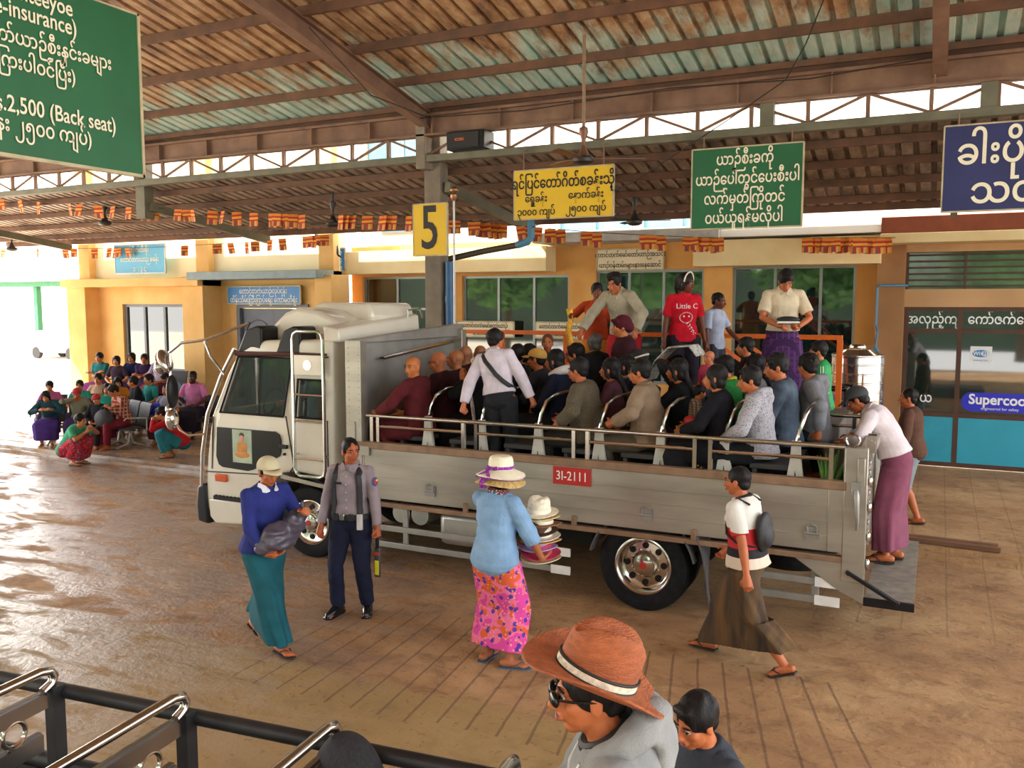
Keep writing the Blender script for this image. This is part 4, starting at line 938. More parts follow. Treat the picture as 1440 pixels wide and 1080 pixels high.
    if low:
        kind = low['kind']; b = M(); k = low.get('inf', .014)
        if kind == 'skirt':
            n = 36; rings = []
            def legpt(sd, t):
                hp, kn, an = legs[sd][:3]
                if t < .5: return hp.lerp(kn, t * 2)
                return kn.lerp(an, (t - .5) * 2)
            t1 = low.get('to', .94); T = 26
            wz = low.get('waist', .3)
            for s_ in (wz, wz * .6, wz * .25, 0):
                c, fr = at(s_); w_ = np.interp(s_, [q[0] for q in prof], [q[1] for q in prof]); d_ = np.interp(s_, [q[0] for q in prof], [q[2] for q in prof])
                rings.append([c + fr @ V(((w_ + k) * math.cos(a), (d_ + k) * math.sin(a) - .008, 0)) for a in (2 * PI * i / n for i in range(n))])
            lat = sp[0][1] @ V((1, 0, 0)); fwd0 = None
            fl = low.get('flare', .05); fold = low.get('fold', .012); tail = []
            for i in range(1, T + 1):
                t = t1 * i / T
                A, Bq = legpt(-1, t), legpt(1, t); c = (A + Bq) / 2
                tg = (legpt(-1, t + .02) + legpt(1, t + .02) - legpt(-1, max(t - .06, 0)) - legpt(1, max(t - .06, 0)))
                if tg.length < 1e-5: continue
                tg.normalize(); a_ = Bq - A; a_ = a_ - tg * a_.dot(tg)
                wd = a_.length
                mix_ = min(wd / .12, 1); a_ = (a_.normalized() * mix_ + lat * (1 - mix_)); a_ = (a_ - tg * a_.dot(tg)).normalized()
                if a_.dot(lat) < -.2 : a_ = -a_
                lat = a_.copy(); nn = tg.cross(a_).normalized()
                # keep the ring turning the same way as the waist ring: local y ~ -nn for a standing figure
                r0 = lerp(.118, .080 + fl, t) + k * .5
                ring = []
                for j in range(n):
                    ph = 2 * PI * j / n; cc, ss = math.cos(ph), math.sin(ph)
                    rr = r0 * (1 + fold / r0 * t * (math.sin(ph * 5 + t * 2) + .6 * math.sin(ph * 9 - t * 3 + 1)))
                    ring.append(c + a_ * (math.tanh(cc * 3) * wd / 2 + rr * cc) - nn * (rr * ss))
                rings.append(ring)
            last = rings[-1]; cc = sum(last, V((0, 0, 0))) / n
            up = rings[-3]; cu = sum(up, V((0, 0, 0))) / n
            rings.append([cc + (q - cc) * .90 for q in last]); rings.append([cu + (q - cu) * .8 for q in up])
            b.loft(rings)
            if low.get('sit'): b.ell(at(0)[0] + V((0, -.02, .0)), (.175, .14, .12)); 
            me = remesh(b, low['m'], 'longyi', cv, 1)
            part(low.get('name', 'longyi'), me)
        else:
            torso(b, k, -.2, .32)
            end = 1.0 if kind == 'trousers' else .12
            for sd in (1, -1):
                hp, kn, an, fm = legs[sd]; q = kn.lerp(an, end * .96)
                b.tube([hp + V((0, 0, .04)), hp.lerp(kn, .3), hp.lerp(kn, .9), kn, kn.lerp(an, end * .5), q], [.095 + k, .090 + k, .066 + k, .062 + k, .058 + k if end > .5 else .064 + k, (.050 if end > .5 else .064) + k * 1.2], 14)
                b.ell(kn, (.060 + k,) * 3)
            me = remesh(b, low['m'], 'trousers', cv, 1)
            wrinkle(me, 12, .008, 1.3)
            part('trousers' if kind == 'trousers' else 'shorts', me)
    if shoes:
        for sd in (1, -1):
            an, fm = legs[sd][2:4]; F = lambda q: an + fm @ V(q)
            b = M()
            if shoes['kind'] == 'sandal':
                ol = [(-.032, -.075), (.032, -.075), (.04, -.02), (.036, .03), (.048, .1), (.04, .16), (.01, .185), (-.03, .17), (-.046, .1), (-.036, .03), (-.04, -.02)]
                b.loft([[F((x * 1.05, y, z)) for x, y in ol] for z in (-.078, -.064)])
                o = obj('sandal', b, shoes['m'], root, org=1)
                for sx in (-1, 1):
                    s_ = M(); s_.tube([F((sx * .044, .03, -.06)), F((sx * .045, .07, -.03)), F((sx * .02, .10, -.016)), F((-sd * .014, .135, -.045))], .006, 6, flat=.6, round_end=True); obj('strap', s_, shoes.get('m2', shoes['m']), o, org=1)
            else:
                b.tube([F((0, 0, .12)), F((0, 0, .05)), F((0, -.005, 0))], [.054, .052, .05], 12)
                b.tube([F((0, -.04, -.035)), F((0, .02, -.025)), F((0, .09, -.04)), F((0, .15, -.05))], [.044, .050, .046, .034], 12, round_end=True)
                b.loft([[F((x * 1.15, y * 1.08, z)) for x, y in [(-.032, -.075), (.032, -.075), (.04, -.02), (.036, .03), (.046, .1), (.04, .16), (0, .18), (-.04, .16), (-.046, .1), (-.036, .03), (-.04, -.02)]] for z in (-.082, -.06)])
                o = obj('boot', remesh(b, shoes['m'], 'boot', .008, 1), None, root, org=1)
    if S != 1: root.scale = (S, S, S)
    info = dict(root=root, H=H, hf=hf, at=at, arms=arms, legs=legs, prof=prof, hc=hc, part=part)
    return info
def sub(info, name, b, m, par=None, label=None):
    o = obj(name, b, m, par or info['root'], org=1)
    if label: o['label'] = label
    return o
# ---------------------------------------------------------------- signs
WTXT = mat('sign_white', hexc('efe9d0'), .6, 0, .03); KTXT = mat('sign_black', (.012, .012, .012), .6); GSG = mat('sign_green', hexc('17613a'), .5, 0, .1, 2); YSG = mat('sign_yellow', hexc('e3bb1c'), .5, 0, .06, 2)
RFR = (PI / 2, 0, PI / 2)
def hanging_sign(label, x0, x1, z0, z1, y, m, edge, top=4.98, name='hanging_sign'):
    t = empty(name, ((x0 + x1) / 2, y, z0), label, 'sign')
    b = M(); b.box(x0, x1, y - .02, y + .02, z0, z1); obj('board', b, m, t, sm=0)
    b = M()
    for a, c in (((x0, z0), (x1, z0)), ((x0, z1), (x1, z1)), ((x0, z0), (x0, z1)), ((x1, z0), (x1, z1))): b.bar((a[0], y, a[1]), (c[0], y, c[1]), .05, .018)
    obj('frame', b, edge, t, sm=0)
    if top:
        for x in (x0 + .15, x1 - .15): b = M(); b.tube([(x, y, z1 - .05), (x, y, 5.12), (x, y + .14, 5.15)], .01, 6); obj('hanger', b, STEEL, t)
    return t
EDG = mat('sign_edge', hexc('b9ad8c'), .6, 0, .2)
t = hanging_sign('yellow hanging board with black Burmese fares behind the long rod ceiling fan', -5.76, -4.21, 4.12, 4.83, 11.9, YSG, EDG, 5.0)
for s_, sz, x, z in (('ရင်ပြင်တော်ဂိတ်စခန်းသို့', .215, -4.99, 4.63), ('ရွှေခန်း', .145, -5.40, 4.41), ('နောက်ခန်း', .145, -4.62, 4.43), ('၃၀၀၀ ကျပ်', .145, -5.40, 4.22), ('၂၅၀၀ ကျပ်', .145, -4.62, 4.24)):
    text('lettering', s_, sz, (x, 11.875, z), FRONT, KTXT, t, bold=.004 if sz > .2 else .002, sx=.73 if sz > .2 else .86)
t = hanging_sign('green hanging board with four lines of cream Burmese writing', -3.09, -1.65, 3.88, 4.94, 11.9, GSG, EDG, 5.0)
for i, s_ in enumerate(('ယာဉ်စီးခကို', 'ယာဉ်ပေါ်တွင်ပေးစီးပါ', 'လက်မှတ်ကြိုတင်', 'ဝယ်ယူရန်မလိုပါ')): text('lettering', s_, .205, (-2.39 + (.0, .03, -.0, .0)[i], 11.875, 4.78 - .255 * i), FRONT, WTXT, t, bold=.003, sx=.72)
t = hanging_sign('dark blue hanging board with large cream Burmese letters at the right edge', -.04, 1.9, 3.98, 4.99, 11.9, mat('sign_blue', hexc('252c62'), .5, 0, .15, 2), EDG, 5.05)
text('lettering', 'ခါးပိုက်နှိုက်', .42, (.10, 11.875, 4.66), FRONT, WTXT, t, 'LEFT', .006, .86); text('lettering', 'သတိပြု', .42, (.26, 11.875, 4.20), FRONT, WTXT, t, 'LEFT', .006, .9)
t = empty('hanging_sign', (-6, 4, 3.95), 'large dark green fare board with white English and Burmese writing, upper left corner', 'sign')
b = M(); b.box(-6.03, -6.0, 2.2, 5.31, 3.95, 5.235); obj('board', b, GSG, t, sm=0)
b = M(); b.box(-6.04, -5.99, 2.2, 5.32, 3.93, 3.955); b.box(-6.04, -5.99, 5.30, 5.325, 3.93, 5.245); b.box(-6.04, -5.99, 2.2, 5.32, 5.23, 5.245); obj('frame', b, EDG, t, sm=0)
for y in (2.75, 4.85): b = M(); b.cyl((-6.02, y, 5.2), (-6.02, y, zu(y) - .02), .01, 6); obj('hanger', b, STEEL, t)
def sgn(s_, px, py, sz, bold=.002, sx=.86):
    yy, zz = px, py; text('lettering', s_, sz, (-5.99, yy, zz), RFR, WTXT, t, 'RIGHT', bold, sx)
sgn('to Kyaikhteeyoe', 4.70, 5.10, .165, .0015, .80); sgn('(including Life-insurance)', 4.73, 4.965, .165, .0015, .80)
sgn('ယာဉ်ပေါ်သို့ မော်တော်ယာဉ်စီးနှင်းခများ', 5.03, 4.775, .14, .0015, .80); sgn('(အသက်အာမခံကြေးပါဝင်ပြီး)', 4.70, 4.60, .14, .0015, .80)
sgn('Ks.3,000 (Front seat) and Ks.2,500 (Back seat)', 5.05, 4.30, .165, .0015, .80); sgn('(ရှေ့ခန်း ၃၀၀၀ ကျပ်၊ နောက်ခန်း ၂၅၀၀ ကျပ်)', 4.82, 4.155, .15, .0015, .80)
t = hanging_sign('yellow square sign with black number 5 fixed to the concrete post', -7.53, -6.92, 3.63, 4.43, 11.9, YSG, EDG, None, 'number_sign')
text('lettering', '5', .95, (-7.225, 11.875, 4.03), FRONT, KTXT, t, bold=.010, sx=.74)
b = M(); b.box(-7.4, -7.3, 11.92, 12.3, 3.9, 4.2); obj('bracket', b, STEELG, t)
t = empty('lamp_pipe', (-6.83, 11.95, 2.0), 'thin white pipe with a brass lamp head beside the number 5 sign', 'lamp')
b = M(); b.tube([(-6.83, 11.95, 2.0), (-6.83, 11.95, 4.5)], .018, 8); obj('pipe', b, mat('white_pipe', (.7, .7, .68), .4), t)
b = M(); b.lathe([(.02, 0), (.05, .04), (.055, .09), (.03, .12)], (-6.83, 11.95, 4.46), 14); b.ell((-6.79, 11.9, 4.62), (.07, .07, .05)); obj('lamp_head', b, mat('brass', hexc('a0765a'), .35, .7), t)
def wall_sign(label, x0, x1, z0, z1, y, m, lines, tm, sz, edge=EDG, sx=.8, bold=.001):
    t = empty('wall_sign', ((x0 + x1) / 2, y, z0), label, 'sign'); b = M(); b.box(x0, x1, y - .02, y, z0, z1); obj('board', b, m, t, sm=0)
    b = M()
    for a, c in (((x0, z0), (x1, z0)), ((x0, z1), (x1, z1)), ((x0, z0), (x0, z1)), ((x1, z0), (x1, z1))): b.bar((a[0], y - .01, a[1]), (c[0], y - .01, c[1]), .035, .03)
    obj('frame', b, edge, t, sm=0)
    n = len(lines)
    for i, s_ in enumerate(lines): text('lettering', s_, sz, ((x0 + x1) / 2, y - .024, z1 - (z1 - z0) * (i + .55) / n), FRONT, tm, t, bold=bold, sx=sx)
    return t
CS = mat('sign_cream', hexc('e6d7b4'), .7, 0, .06, 2); BS = mat('sign_office_blue', hexc('2f7ec0'), .5, 0, .08, 2)
wall_sign('blue board with two lines of pale Burmese writing above the grey office doors', -15.35, -13.15, 2.86, 3.27, 15.95, BS, ('တောင်တက်ယာဉ်လုပ်ငန်း', 'ထိန်းသိမ်းကြီးကြပ်ရေး ကော်မတီရုံး'), WTXT, .17)
wall_sign('light blue notice board with white writing high on the left office wall', -18.9, -17.15, 3.62, 4.33, 15.75, mat('sign_sky_blue', hexc('58b0d8'), .5, 0, .1, 2), ('ကျိုက်ထီးရိုး', 'တောင်တက်ယာဉ် စခန်း', '၁ ၂ ၃ ၄'), WTXT, .17, ALU)
t = wall_sign('small blue vertical plate at the end of the long cream beam', -12.2, -11.98, 3.6, 4.1, 16.08, BS, ('၃', '၄', '၅'), WTXT, .12)
wall_sign('cream board with two lines of dark writing on the orange wall over the middle window', -6.19, -4.83, 3.53, 3.94, 16.58, CS, ('တောင်တက်မော်တော်ယာဉ်အသင်း', 'ယာဉ်ဝန်ထမ်းများနားနေဆောင်'), KTXT, .125)
for x0, x1, wh in ((-9.35, -8.0, 'left'), (-7.5, -6.25, 'right')):
    wall_sign('cream ticket notice under the window, ' + ('next to the concrete post' if wh == 'left' else 'beside the leaning ticket seller'), x0, x1, 2.17, 2.49, 16.5, CS, ('တောင်တက်မော်တော်ယာဉ်', 'စာပေးရေးဌာန'), KTXT, .12)
def sticker(label, cat, name, x0, x1, z0, z1, y, m, rnd=0.0):
    b = M(); r = rnd; pts = []
    if r:
        for cx, cz, a0 in ((x1 - r, z1 - r, 0), (x0 + r, z1 - r, 90), (x0 + r, z0 + r, 180), (x1 - r, z0 + r, 270)):
            pts += [(cx + r * math.cos(rad(a0 + k * 15)), cz + r * math.sin(rad(a0 + k * 15))) for k in range(7)]
    else: pts = [(x0, z0), (x1, z0), (x1, z1), (x0, z1)]
    b.prism(pts, 'Y', y - .004, y)
    t = empty(name, ((x0 + x1) / 2, y, z0), label, cat); obj('panel', b, m, t, sm=0); return t
gy = Ys + .058
t = sticker('blue rounded shop window sticker reading Supercool in white', 'sticker', 'window_sticker', .38, 1.52, 1.08, 1.40, gy, mat('sticker_blue', hexc('2a2fc0'), .4, 0, .03), .155)
text('lettering', 'Supercool', .235, (.93, gy - .006, 1.28), FRONT, mat('pure_white', (.85, .85, .85), .5, 0, .01), t, bold=.006, sx=.92); text('lettering', 'engineered for safety', .065, (.95, gy - .006, 1.135), FRONT, mat('pure_white', (1, 1, 1)), t)
t = sticker('white sticker with a blue rounded WiFi mark on the shop window', 'sticker', 'window_sticker', .48, .80, 1.90, 2.17, gy, mat('sticker_white', (.75, .78, .8), .4, 0, .02))
b = M(); b.ell((.64, gy - .005, 2.05), (.13, .003, .062), 24, 9); o_ = obj('badge', b, mat('wifi_blue', hexc('3f86c4'), .4), t)
b = M(); b.ell((.70, gy - .008, 2.05), (.065, .003, .045), 20, 9); obj('badge_half', b, mat('sticker_white', (1, 1, 1)), o_)
text('lettering', 'Wi', .085, (.575, gy - .010, 2.05), FRONT, mat('pure_white', (1, 1, 1)), t, bold=.002); text('lettering', 'Fi', .085, (.70, gy - .013, 2.05), FRONT, mat('wifi_blue', (1, 1, 1)), t, bold=.002); text('lettering', 'internet here', .04, (.64, gy - .006, 1.94), FRONT, mat('wifi_blue', (1, 1, 1)), t)
for s_, x, z, lb in (('အလှည့်ကျ', -.10, 2.61, 'white Burmese letters on the left top pane of the shop'), ('ကော်ဇက် ေ', .85, 2.61, 'white Burmese letters on the second top pane of the shop'), ('ယ', -.16, 1.27, 'single white letter low on the left shop pane')):
    o = text('window_lettering', s_, .22, (x, gy - .004, z), FRONT, mat('pure_white', (1, 1, 1)), None, bold=.003, sx=.8); tag(o, lb, 'lettering')
# ---------------------------------------------------------------- ceiling fans
FANM = mat('fan_brown', hexc('7a5340'), .4, .3, .1); FAND = mat('fan_dark', (.03, .025, .022), .4)
def fan(x, y, z, ztop, R, a0, m, label):
    t = empty('ceiling_fan', (x, y, z), label, 'ceiling fan')
    b = M(); b.cyl((x, y, z + .30), (x, y, ztop), .022, 10); obj('down_rod', b, mat('rod_bamboo', hexc('8a7258'), .6, 0, .15, 20) if R > .7 else FAND, t)
    b = M(); b.lathe([(.02, .42), (.055, .40), (.06, .34), (.035, .28), (.02, .2), (.03, .16), (.07, .06), (.09, .04), (.02, .03)], (x, y, z), 20); obj('cup', b, m, t)
    b = M(); b.lathe([(.02, .05), (.10, .05), (.13, .02), (.13, -.02), (.09, -.05), (.02, -.06)], (x, y, z), 24); obj('motor', b, FAND, t)
    for k in range(3):
        a = rad(a0 + 120 * k); d = V((math.cos(a), math.sin(a), 0)); p = V((-d.y, d.x, .18)); c = V((x, y, z + .02)); b = M()
        b.loft([[c + d * r + p * w_ + V((0, 0, h)) for w_, h in ((-wd, 0), (wd, 0), (wd, .006), (-wd, .006))] for r, wd in ((.1, .03), (.2, .045), (R * .6, .065), (R, .055))]); obj('blade', b, m, t)
fan(-4.12, 10.5, 4.68, zu(10.5) - .0, .78, 26, FANM, 'brown ceiling fan on a long rod in front of the yellow fare board')
fan(-4.68, 14.3, 4.24, zl(14.3) + .05, .6, 10, FAND, 'small dark ceiling fan between the yellow and green boards')
fan(-16.3, 13.35, 4.60, zl(13.35) + .05, .6, 40, FAND, 'dark ceiling fan behind the flags, just right of the big green board')
fan(-21.4, 14.7, 4.25, zl(14.7), .6, 15, FAND, 'dark ceiling fan at the far left edge under the lower roof')
fan(-10.1, 13.2, 4.33, zl(13.2) + .05, .55, 60, FAND, 'dark ceiling fan left of the number 5 post, above the hanging flags')
# ---------------------------------------------------------------- loudspeaker box, horn lamp, pipes
t = empty('speaker', (-6.55, 12.0, 5.21), 'black speaker box standing on the lower roof beam beside the post', 'speaker')
b = M(); b.box(-6.9, -6.25, 11.85, 12.2, 5.21, 5.49); obj('speaker_box', b, BLK, t, bev=.015)
b = M(); b.box(-6.87, -6.34, 11.835, 11.85, 5.24, 5.46); gl = obj('speaker_grille', b, mat('grille_black', (.025, .025, .025), .8, 0, .2, 80, .4, 200), t, sm=0)
text('lettering', 'KORK', .06, (-6.66, 11.832, 5.36), FRONT, mat('speaker_badge', hexc('d86a4a'), .5), gl, bold=.001)
t = empty('rain_pipe', (-7.3, 12.6, 3.6), 'brown sloping rain pipe with blue elbow running from the post to the canopy', 'pipe')
b = M(); b.tube([(-7.30, 12.55, 3.60), (-6.6, 12.55, 3.72), (-6.0, 12.55, 3.80)], .05, 12); obj('pipe_run', b, mat('pipe_brown', hexc('4a4038'), .5), t)
b = M(); b.tube([(-6.02, 12.55, 3.80), (-5.85, 12.55, 3.84), (-5.79, 12.55, 3.92), (-5.79, 12.55, 4.15)], .058, 12, round_end=True); obj('pipe_elbow', b, mat('pipe_blue', hexc('4f86a8'), .4), t)
t = empty('drain_pipe', (-7.2, 12.35, 1), 'blue vertical drain pipe against the right side of the concrete post', 'pipe')
b = M(); b.tube([(-7.15, 12.35, .1), (-7.15, 12.35, 3.55)], .07, 14); obj('pipe_run', b, mat('pipe_deep_blue', hexc('2c5f8c'), .4), t)
b = M(); b.tube([(-7.15, 12.35, 2.9), (-7.15, 12.35, 3.0)], .082, 14); obj('pipe_collar', b, mat('pipe_deep_blue', (1, 1, 1)), t)
t = empty('wall_lamp', (-12.2, 16.0, 4.1), 'dark curved street lamp head above the small blue plate', 'lamp')
b = M(); b.tube([(-12.1, 15.95, 3.95), (-12.15, 15.95, 4.15), (-12.4, 15.95, 4.36), (-12.7, 15.95, 4.42)], [.03, .06, .09, .03], 10); obj('lamp_head', b, BLK, t); b = M(); b.cyl((-12.1, 15.95, 3.95), (-12.1, 16.1, 3.9), .02); obj('bracket', b, BLK, t)
# ---------------------------------------------------------------- flag strings
FC = [mat('flag_' + c, hexc(c), .8, 0, .05) for c in ('d9822b', 'e0a63a', 'b5331f', 'd8a860', '6a5560')]
b = M(); w_, h_ = .10, .26
rows = ((0, .05, 0), (.05, .09, 2), (.09, .13, 1), (.13, .16, 2))
for a, c, mi in rows: b.mi = mi; b.box(-w_, w_, -.003, .003, -c, -a)
for i, mi in enumerate((0, 4, 2, 3, 0)): b.mi = mi; b.box(-w_ + .04 * i, -w_ + .04 * i + .04, -.003, .003, -h_, -.16)
FLAG = b.mesh('flag', FC)
def bunting(label, knots, xs, seed, sag=.02):
    t = empty('flag_bunting', knots[0][1], label, 'bunting'); r = random.Random(seed); o0_ = V(knots[0][1])
    def P_(px):
        for (a, p), (c, q) in zip(knots, knots[1:]):
            if px <= c: return V(p).lerp(V(q), (px - a) / (c - a))
        return V(knots[-1][1])
    b = M(); b.tube([P_(knots[0][0] + (knots[-1][0] - knots[0][0]) * i / 40) for i in range(41)], .006, 5); obj('string', b, mat('string', (.05, .04, .03)), t)
    for px in xs:
        o = bpy.data.objects.new('flag', FLAG); COL.objects.link(o); o.parent = t; o.location = P_(px) - o0_ + V((0, r.uniform(-.04, .04), -.004)); o.rotation_euler = (r.uniform(-.25, .25), r.uniform(-.08, .08), r.uniform(-.5, .5)); o.scale = (r.uniform(.85, 1.05), 1, r.uniform(.85, 1.0))
bunting('string of orange flags running from the green board past the post to the shop canopy', [(0, (-18.44, 12.45, 5.12)), (150, (-15.13, 12.45, 4.83)), (430, (-10.16, 12.5, 4.44)), (580, (-8.0, 12.62, 4.34)), (700, (-6.7, 13.2, 4.20)), (840, (-5.3, 14.2, 4.08)), (1000, (-3.6, 15.2, 4.0)), (1260, (-.7, 15.6, 3.94))],
        [3, 32, 55, 100, 115, 137, 158, 184, 209, 223, 258, 268, 280, 307, 323, 340, 362, 388, 395, 402, 409, 416, 425, 482, 489, 496, 517, 541, 548, 555, 575, 637, 663, 670, 677, 684, 690, 698, 706, 730, 742, 756, 773, 787, 825, 838, 905, 915, 928, 968, 975, 982, 989, 996, 1004, 1011, 1140, 1150, 1160, 1169, 1178, 1187, 1196, 1206, 1216, 1227, 1238, 1248], 3)
bunting('second string of small dark flags hanging before the left office upper wall', [(0, (-23.6, 15.65, 4.36)), (200, (-17.75, 15.55, 4.23)), (340, (-14.35, 15.4, 4.25)), (470, (-11.6, 15.2, 4.34))], [2, 14, 65, 103, 117, 143, 160, 167, 174, 183, 263, 307, 324, 346, 359, 380, 400, 430, 437, 444, 451, 458], 9)
# ---------------------------------------------------------------- handrail of the boarding platform
ORR = mat('orange_rail', hexc('d9661c'), .45, 0, .08)
t = empty('handrail', (-4, 11.85, 1.55), 'orange painted handrail along the back of the boarding platform', 'handrail')
b = M(); b.box(-7.0, -1.1, 11.82, 11.88, 2.42, 2.48); obj('top_rail', b, ORR, t, bev=.006)
for x in (-6.95, -5.95, -4.9, -3.3, -1.13): b = M(); b.box(x - .035, x + .035, 11.82, 11.88, 1.55 if x < -1.2 else .1, 2.42); obj('post', b, ORR, t)
for dy in (0, .5): b = M(); b.bar((-2.85 + dy * .55, 11.85 + dy, 2.45), (-1.6 + dy * .55, 12.3 + dy, 1.5), .05, .05); obj('stair_rail', b, ORR, t)
# ---------------------------------------------------------------- stainless water tank and its rack
t = empty('water_tank', (-1.05, 13.6, 0), 'shiny stainless steel water tank beside the brown pier of the shop', 'water tank')
b = M(); R = .36; pf = [(.0, 1.12), (R * .98, 1.12), (R, 1.16)]
z = 1.16
while z < 2.08: pf += [(R, z + .05), (R + .005, z + .06), (R + .005, z + .07), (R, z + .08)]; z += .13
pf += [(R, 2.10), (R * .97, 2.14), (R * .6, 2.22), (R * .32, 2.25)]
b.lathe(pf, (-1.05, 13.6, 0), 48, cap=False); obj('tank_body', b, mat('stainless', (.78, .77, .74), .13, 1.0, .05), t, sm=14)
b = M(); b.lathe([(.0, 2.30), (.10, 2.295), (.125, 2.27), (.125, 2.24), (0, 2.24)], (-1.05, 13.6, 0), 28, cap=False); obj('tank_lid', b, mat('stainless', (1, 1, 1)), t)
b = M()
for dx in (-.28, .28):
    for dy in (-.28, .28): b.box(-1.05 + dx - .025, -1.05 + dx + .025, 13.6 + dy - .025, 13.6 + dy + .025, .1, 1.10)
b.box(-1.36, -.74, 13.29, 13.91, 1.08, 1.13); obj('tank_stand', b, BLK, t)
b = M(); b.tube([(-.78, 13.6, 2.19), (-.82, 13.6, 2.26), (-.86, 14.4, 2.33), (-.93, 15.9, 2.40), (-.97, 16.12, 2.5), (-.97, 16.12, 3.14), (-.93, 16.13, 3.18), (-.5, 16.2, 3.18)], .02, 8); obj('fill_pipe', b, mat('pipe_blue', (1, 1, 1)), t)
t = empty('rack', (-1.5, 12.9, 0), 'black metal rack holding a pinkish parcel in front of the steel tank', 'rack')
b = M()
for x in (-1.62, -1.12):
    for y in (12.7, 13.1): b.box(x - .02, x + .02, y - .02, y + .02, .1, 1.72)
for z in (.5, 1.35, 1.7): b.box(-1.62, -1.12, 12.68, 12.72, z - .02, z + .02); b.box(-1.62, -1.12, 13.08, 13.12, z - .02, z + .02); b.box(-1.64, -1.60, 12.7, 13.1, z - .02, z + .02); b.box(-1.14, -1.10, 12.7, 13.1, z - .02, z + .02)
obj('rack_frame', b, BLK, t, sm=0)
b = M(); b.box(-1.6, -1.14, 12.72, 13.08, 1.33, 1.36); obj('rack_shelf', b, BLK, t, sm=0)
b = M(); b.box(-1.56, -1.2, 12.76, 13.04, 1.36, 1.62); tag(obj('parcel', b, mat('parcel_lilac', hexc('9a86b8'), .4, 0, .3, 8, .2, 12), bev=.02), 'lilac wrapped parcel on the black rack shelf', 'parcel')
b = M(); b.tube([(-1.22, 16.12, .1), (-1.12, 16.16, 1.85)], .014, 8); tag(obj('bamboo_stick', b, mat('bamboo', hexc('b08a50'), .6)), 'thin bamboo stick leaning on the brown pier', 'stick')
for i, (x0, y0, x1, y1, z) in enumerate(((-.25, 11.10, .72, 11.02, .103), (-.6, 11.22, .70, 11.16, .105))):
    b = M(); b.bar((x0, y0, z + .03), (x1, y1, z + .03), .07, .05); tag(obj('wooden_beam', b, mat('raw_wood', hexc('7c563c'), .8, 0, .25, 12, .2, stretch=(.2, 1, 1))), ('nearer' if i == 0 else 'farther') + ' of two wooden planks lying on the ground behind the truck tail', 'plank')
# ---------------------------------------------------------------- things lying in the truck
b = M(); r = random.Random(5)
for i in range(26): a = r.uniform(0, 6.28); b.tube([(-.80, 7.92, 1.08), (-.80 + .05 * math.cos(a), 7.92 + .05 * math.sin(a), 1.35), (-.78 + .13 * math.cos(a), 7.92 + .12 * math.sin(a), 1.5 + r.uniform(0, .12))], [.012, .02, .004], 6)
tag(obj('greens_bundle', b, mat('green_stalks', hexc('3f7a3c'), .6, 0, .5, 9, col2=hexc('7aa04a'))), 'bundle of green stalks inside the truck by the tail post', 'greens')
b = M(); b.ell((-2.02, 7.98, 1.40), (.26, .13, .17), 20, 12); b.tube([(-2.15, 7.98, 1.52), (-2.1, 7.98, 1.62), (-1.95, 7.98, 1.62), (-1.9, 7.98, 1.52)], .012, 8)
tag(obj('bag', remesh(b, pattern('floral_bag', ['1a1416', '1a1416', '2a1a20', 'd8b32c', 'c23a44'], 'floral', 13), 'bag', .012, 1), None, org=1), 'black bag with red and yellow flowers behind the truck rail', 'bag')
# ---------------------------------------------------------------- waiting benches
PERF = mat('perforated_black', (.03, .03, .032), .5, .3, .2, 60, .3, 150)
def waiting_bench(label, c, heading, n, group=None):
    t = empty('waiting_bench', c, label, 'bench', rad(heading), group); w_ = .56; x0 = -n * w_ / 2
    b = M(); b.bar((x0, 0, .34), (-x0, 0, .34), .06, .05); obj('beam', b, SIL, t, org=1)
    for k in range(n):
        xc = x0 + w_ * (k + .5)
        b = M(); b.loft([[(xc + s_ * .25, y, z) for s_ in (-1, 1)] + [(xc + s_ * .25, y, z - .02) for s_ in (1, -1)] for y, z in ((.25, .40), (.20, .43), (0, .42), (-.2, .40))]); obj('seat', b, PERF, t, org=1)
        b = M(); b.loft([[(xc + s_ * .25, y, z) for s_ in (-1, 1)] + [(xc + s_ * .25, y - .02, z) for s_ in (1, -1)] for y, z in ((-.2, .42), (-.24, .55), (-.30, .82), (-.33, .86))]); obj('backrest', b, PERF, t, org=1)
    for x in (x0, -x0):
        b = M(); b.tube([(x, .22, .58), (x, .18, .62), (x, -.2, .60), (x, -.2, .36)], .016, 8); obj('armrest', b, SIL, t, org=1)
    for x in (x0 + .3, -x0 - .3):
        b = M(); b.tube([(x, .28, .02), (x, .05, .10), (x, 0, .33)], .022, 8); b.tube([(x, -.28, .02), (x, -.05, .10), (x, 0, .30)], .022, 8); obj('leg', b, SIL, t, org=1)
waiting_bench('black steel bench under the seated group by the kerb, leftmost', (-15.3, 11.75, .1), 220, 3)
waiting_bench('black steel bench at the far left behind the kerb group', (-16.3, 12.2, .1), 220, 2)
waiting_bench('black steel bench under the man in the plaid shirt', (-14.15, 11.85, .1), 160, 2)
waiting_bench('black steel bench of the middle waiting row', (-15.6, 13.1, .1), 180, 3)
waiting_bench('black steel bench under the man in pink near the truck cab', (-13.55, 13.3, .1), 180, 3)
waiting_bench('black steel bench against the office wall under the back row', (-16.7, 14.55, .45), 180, 4)

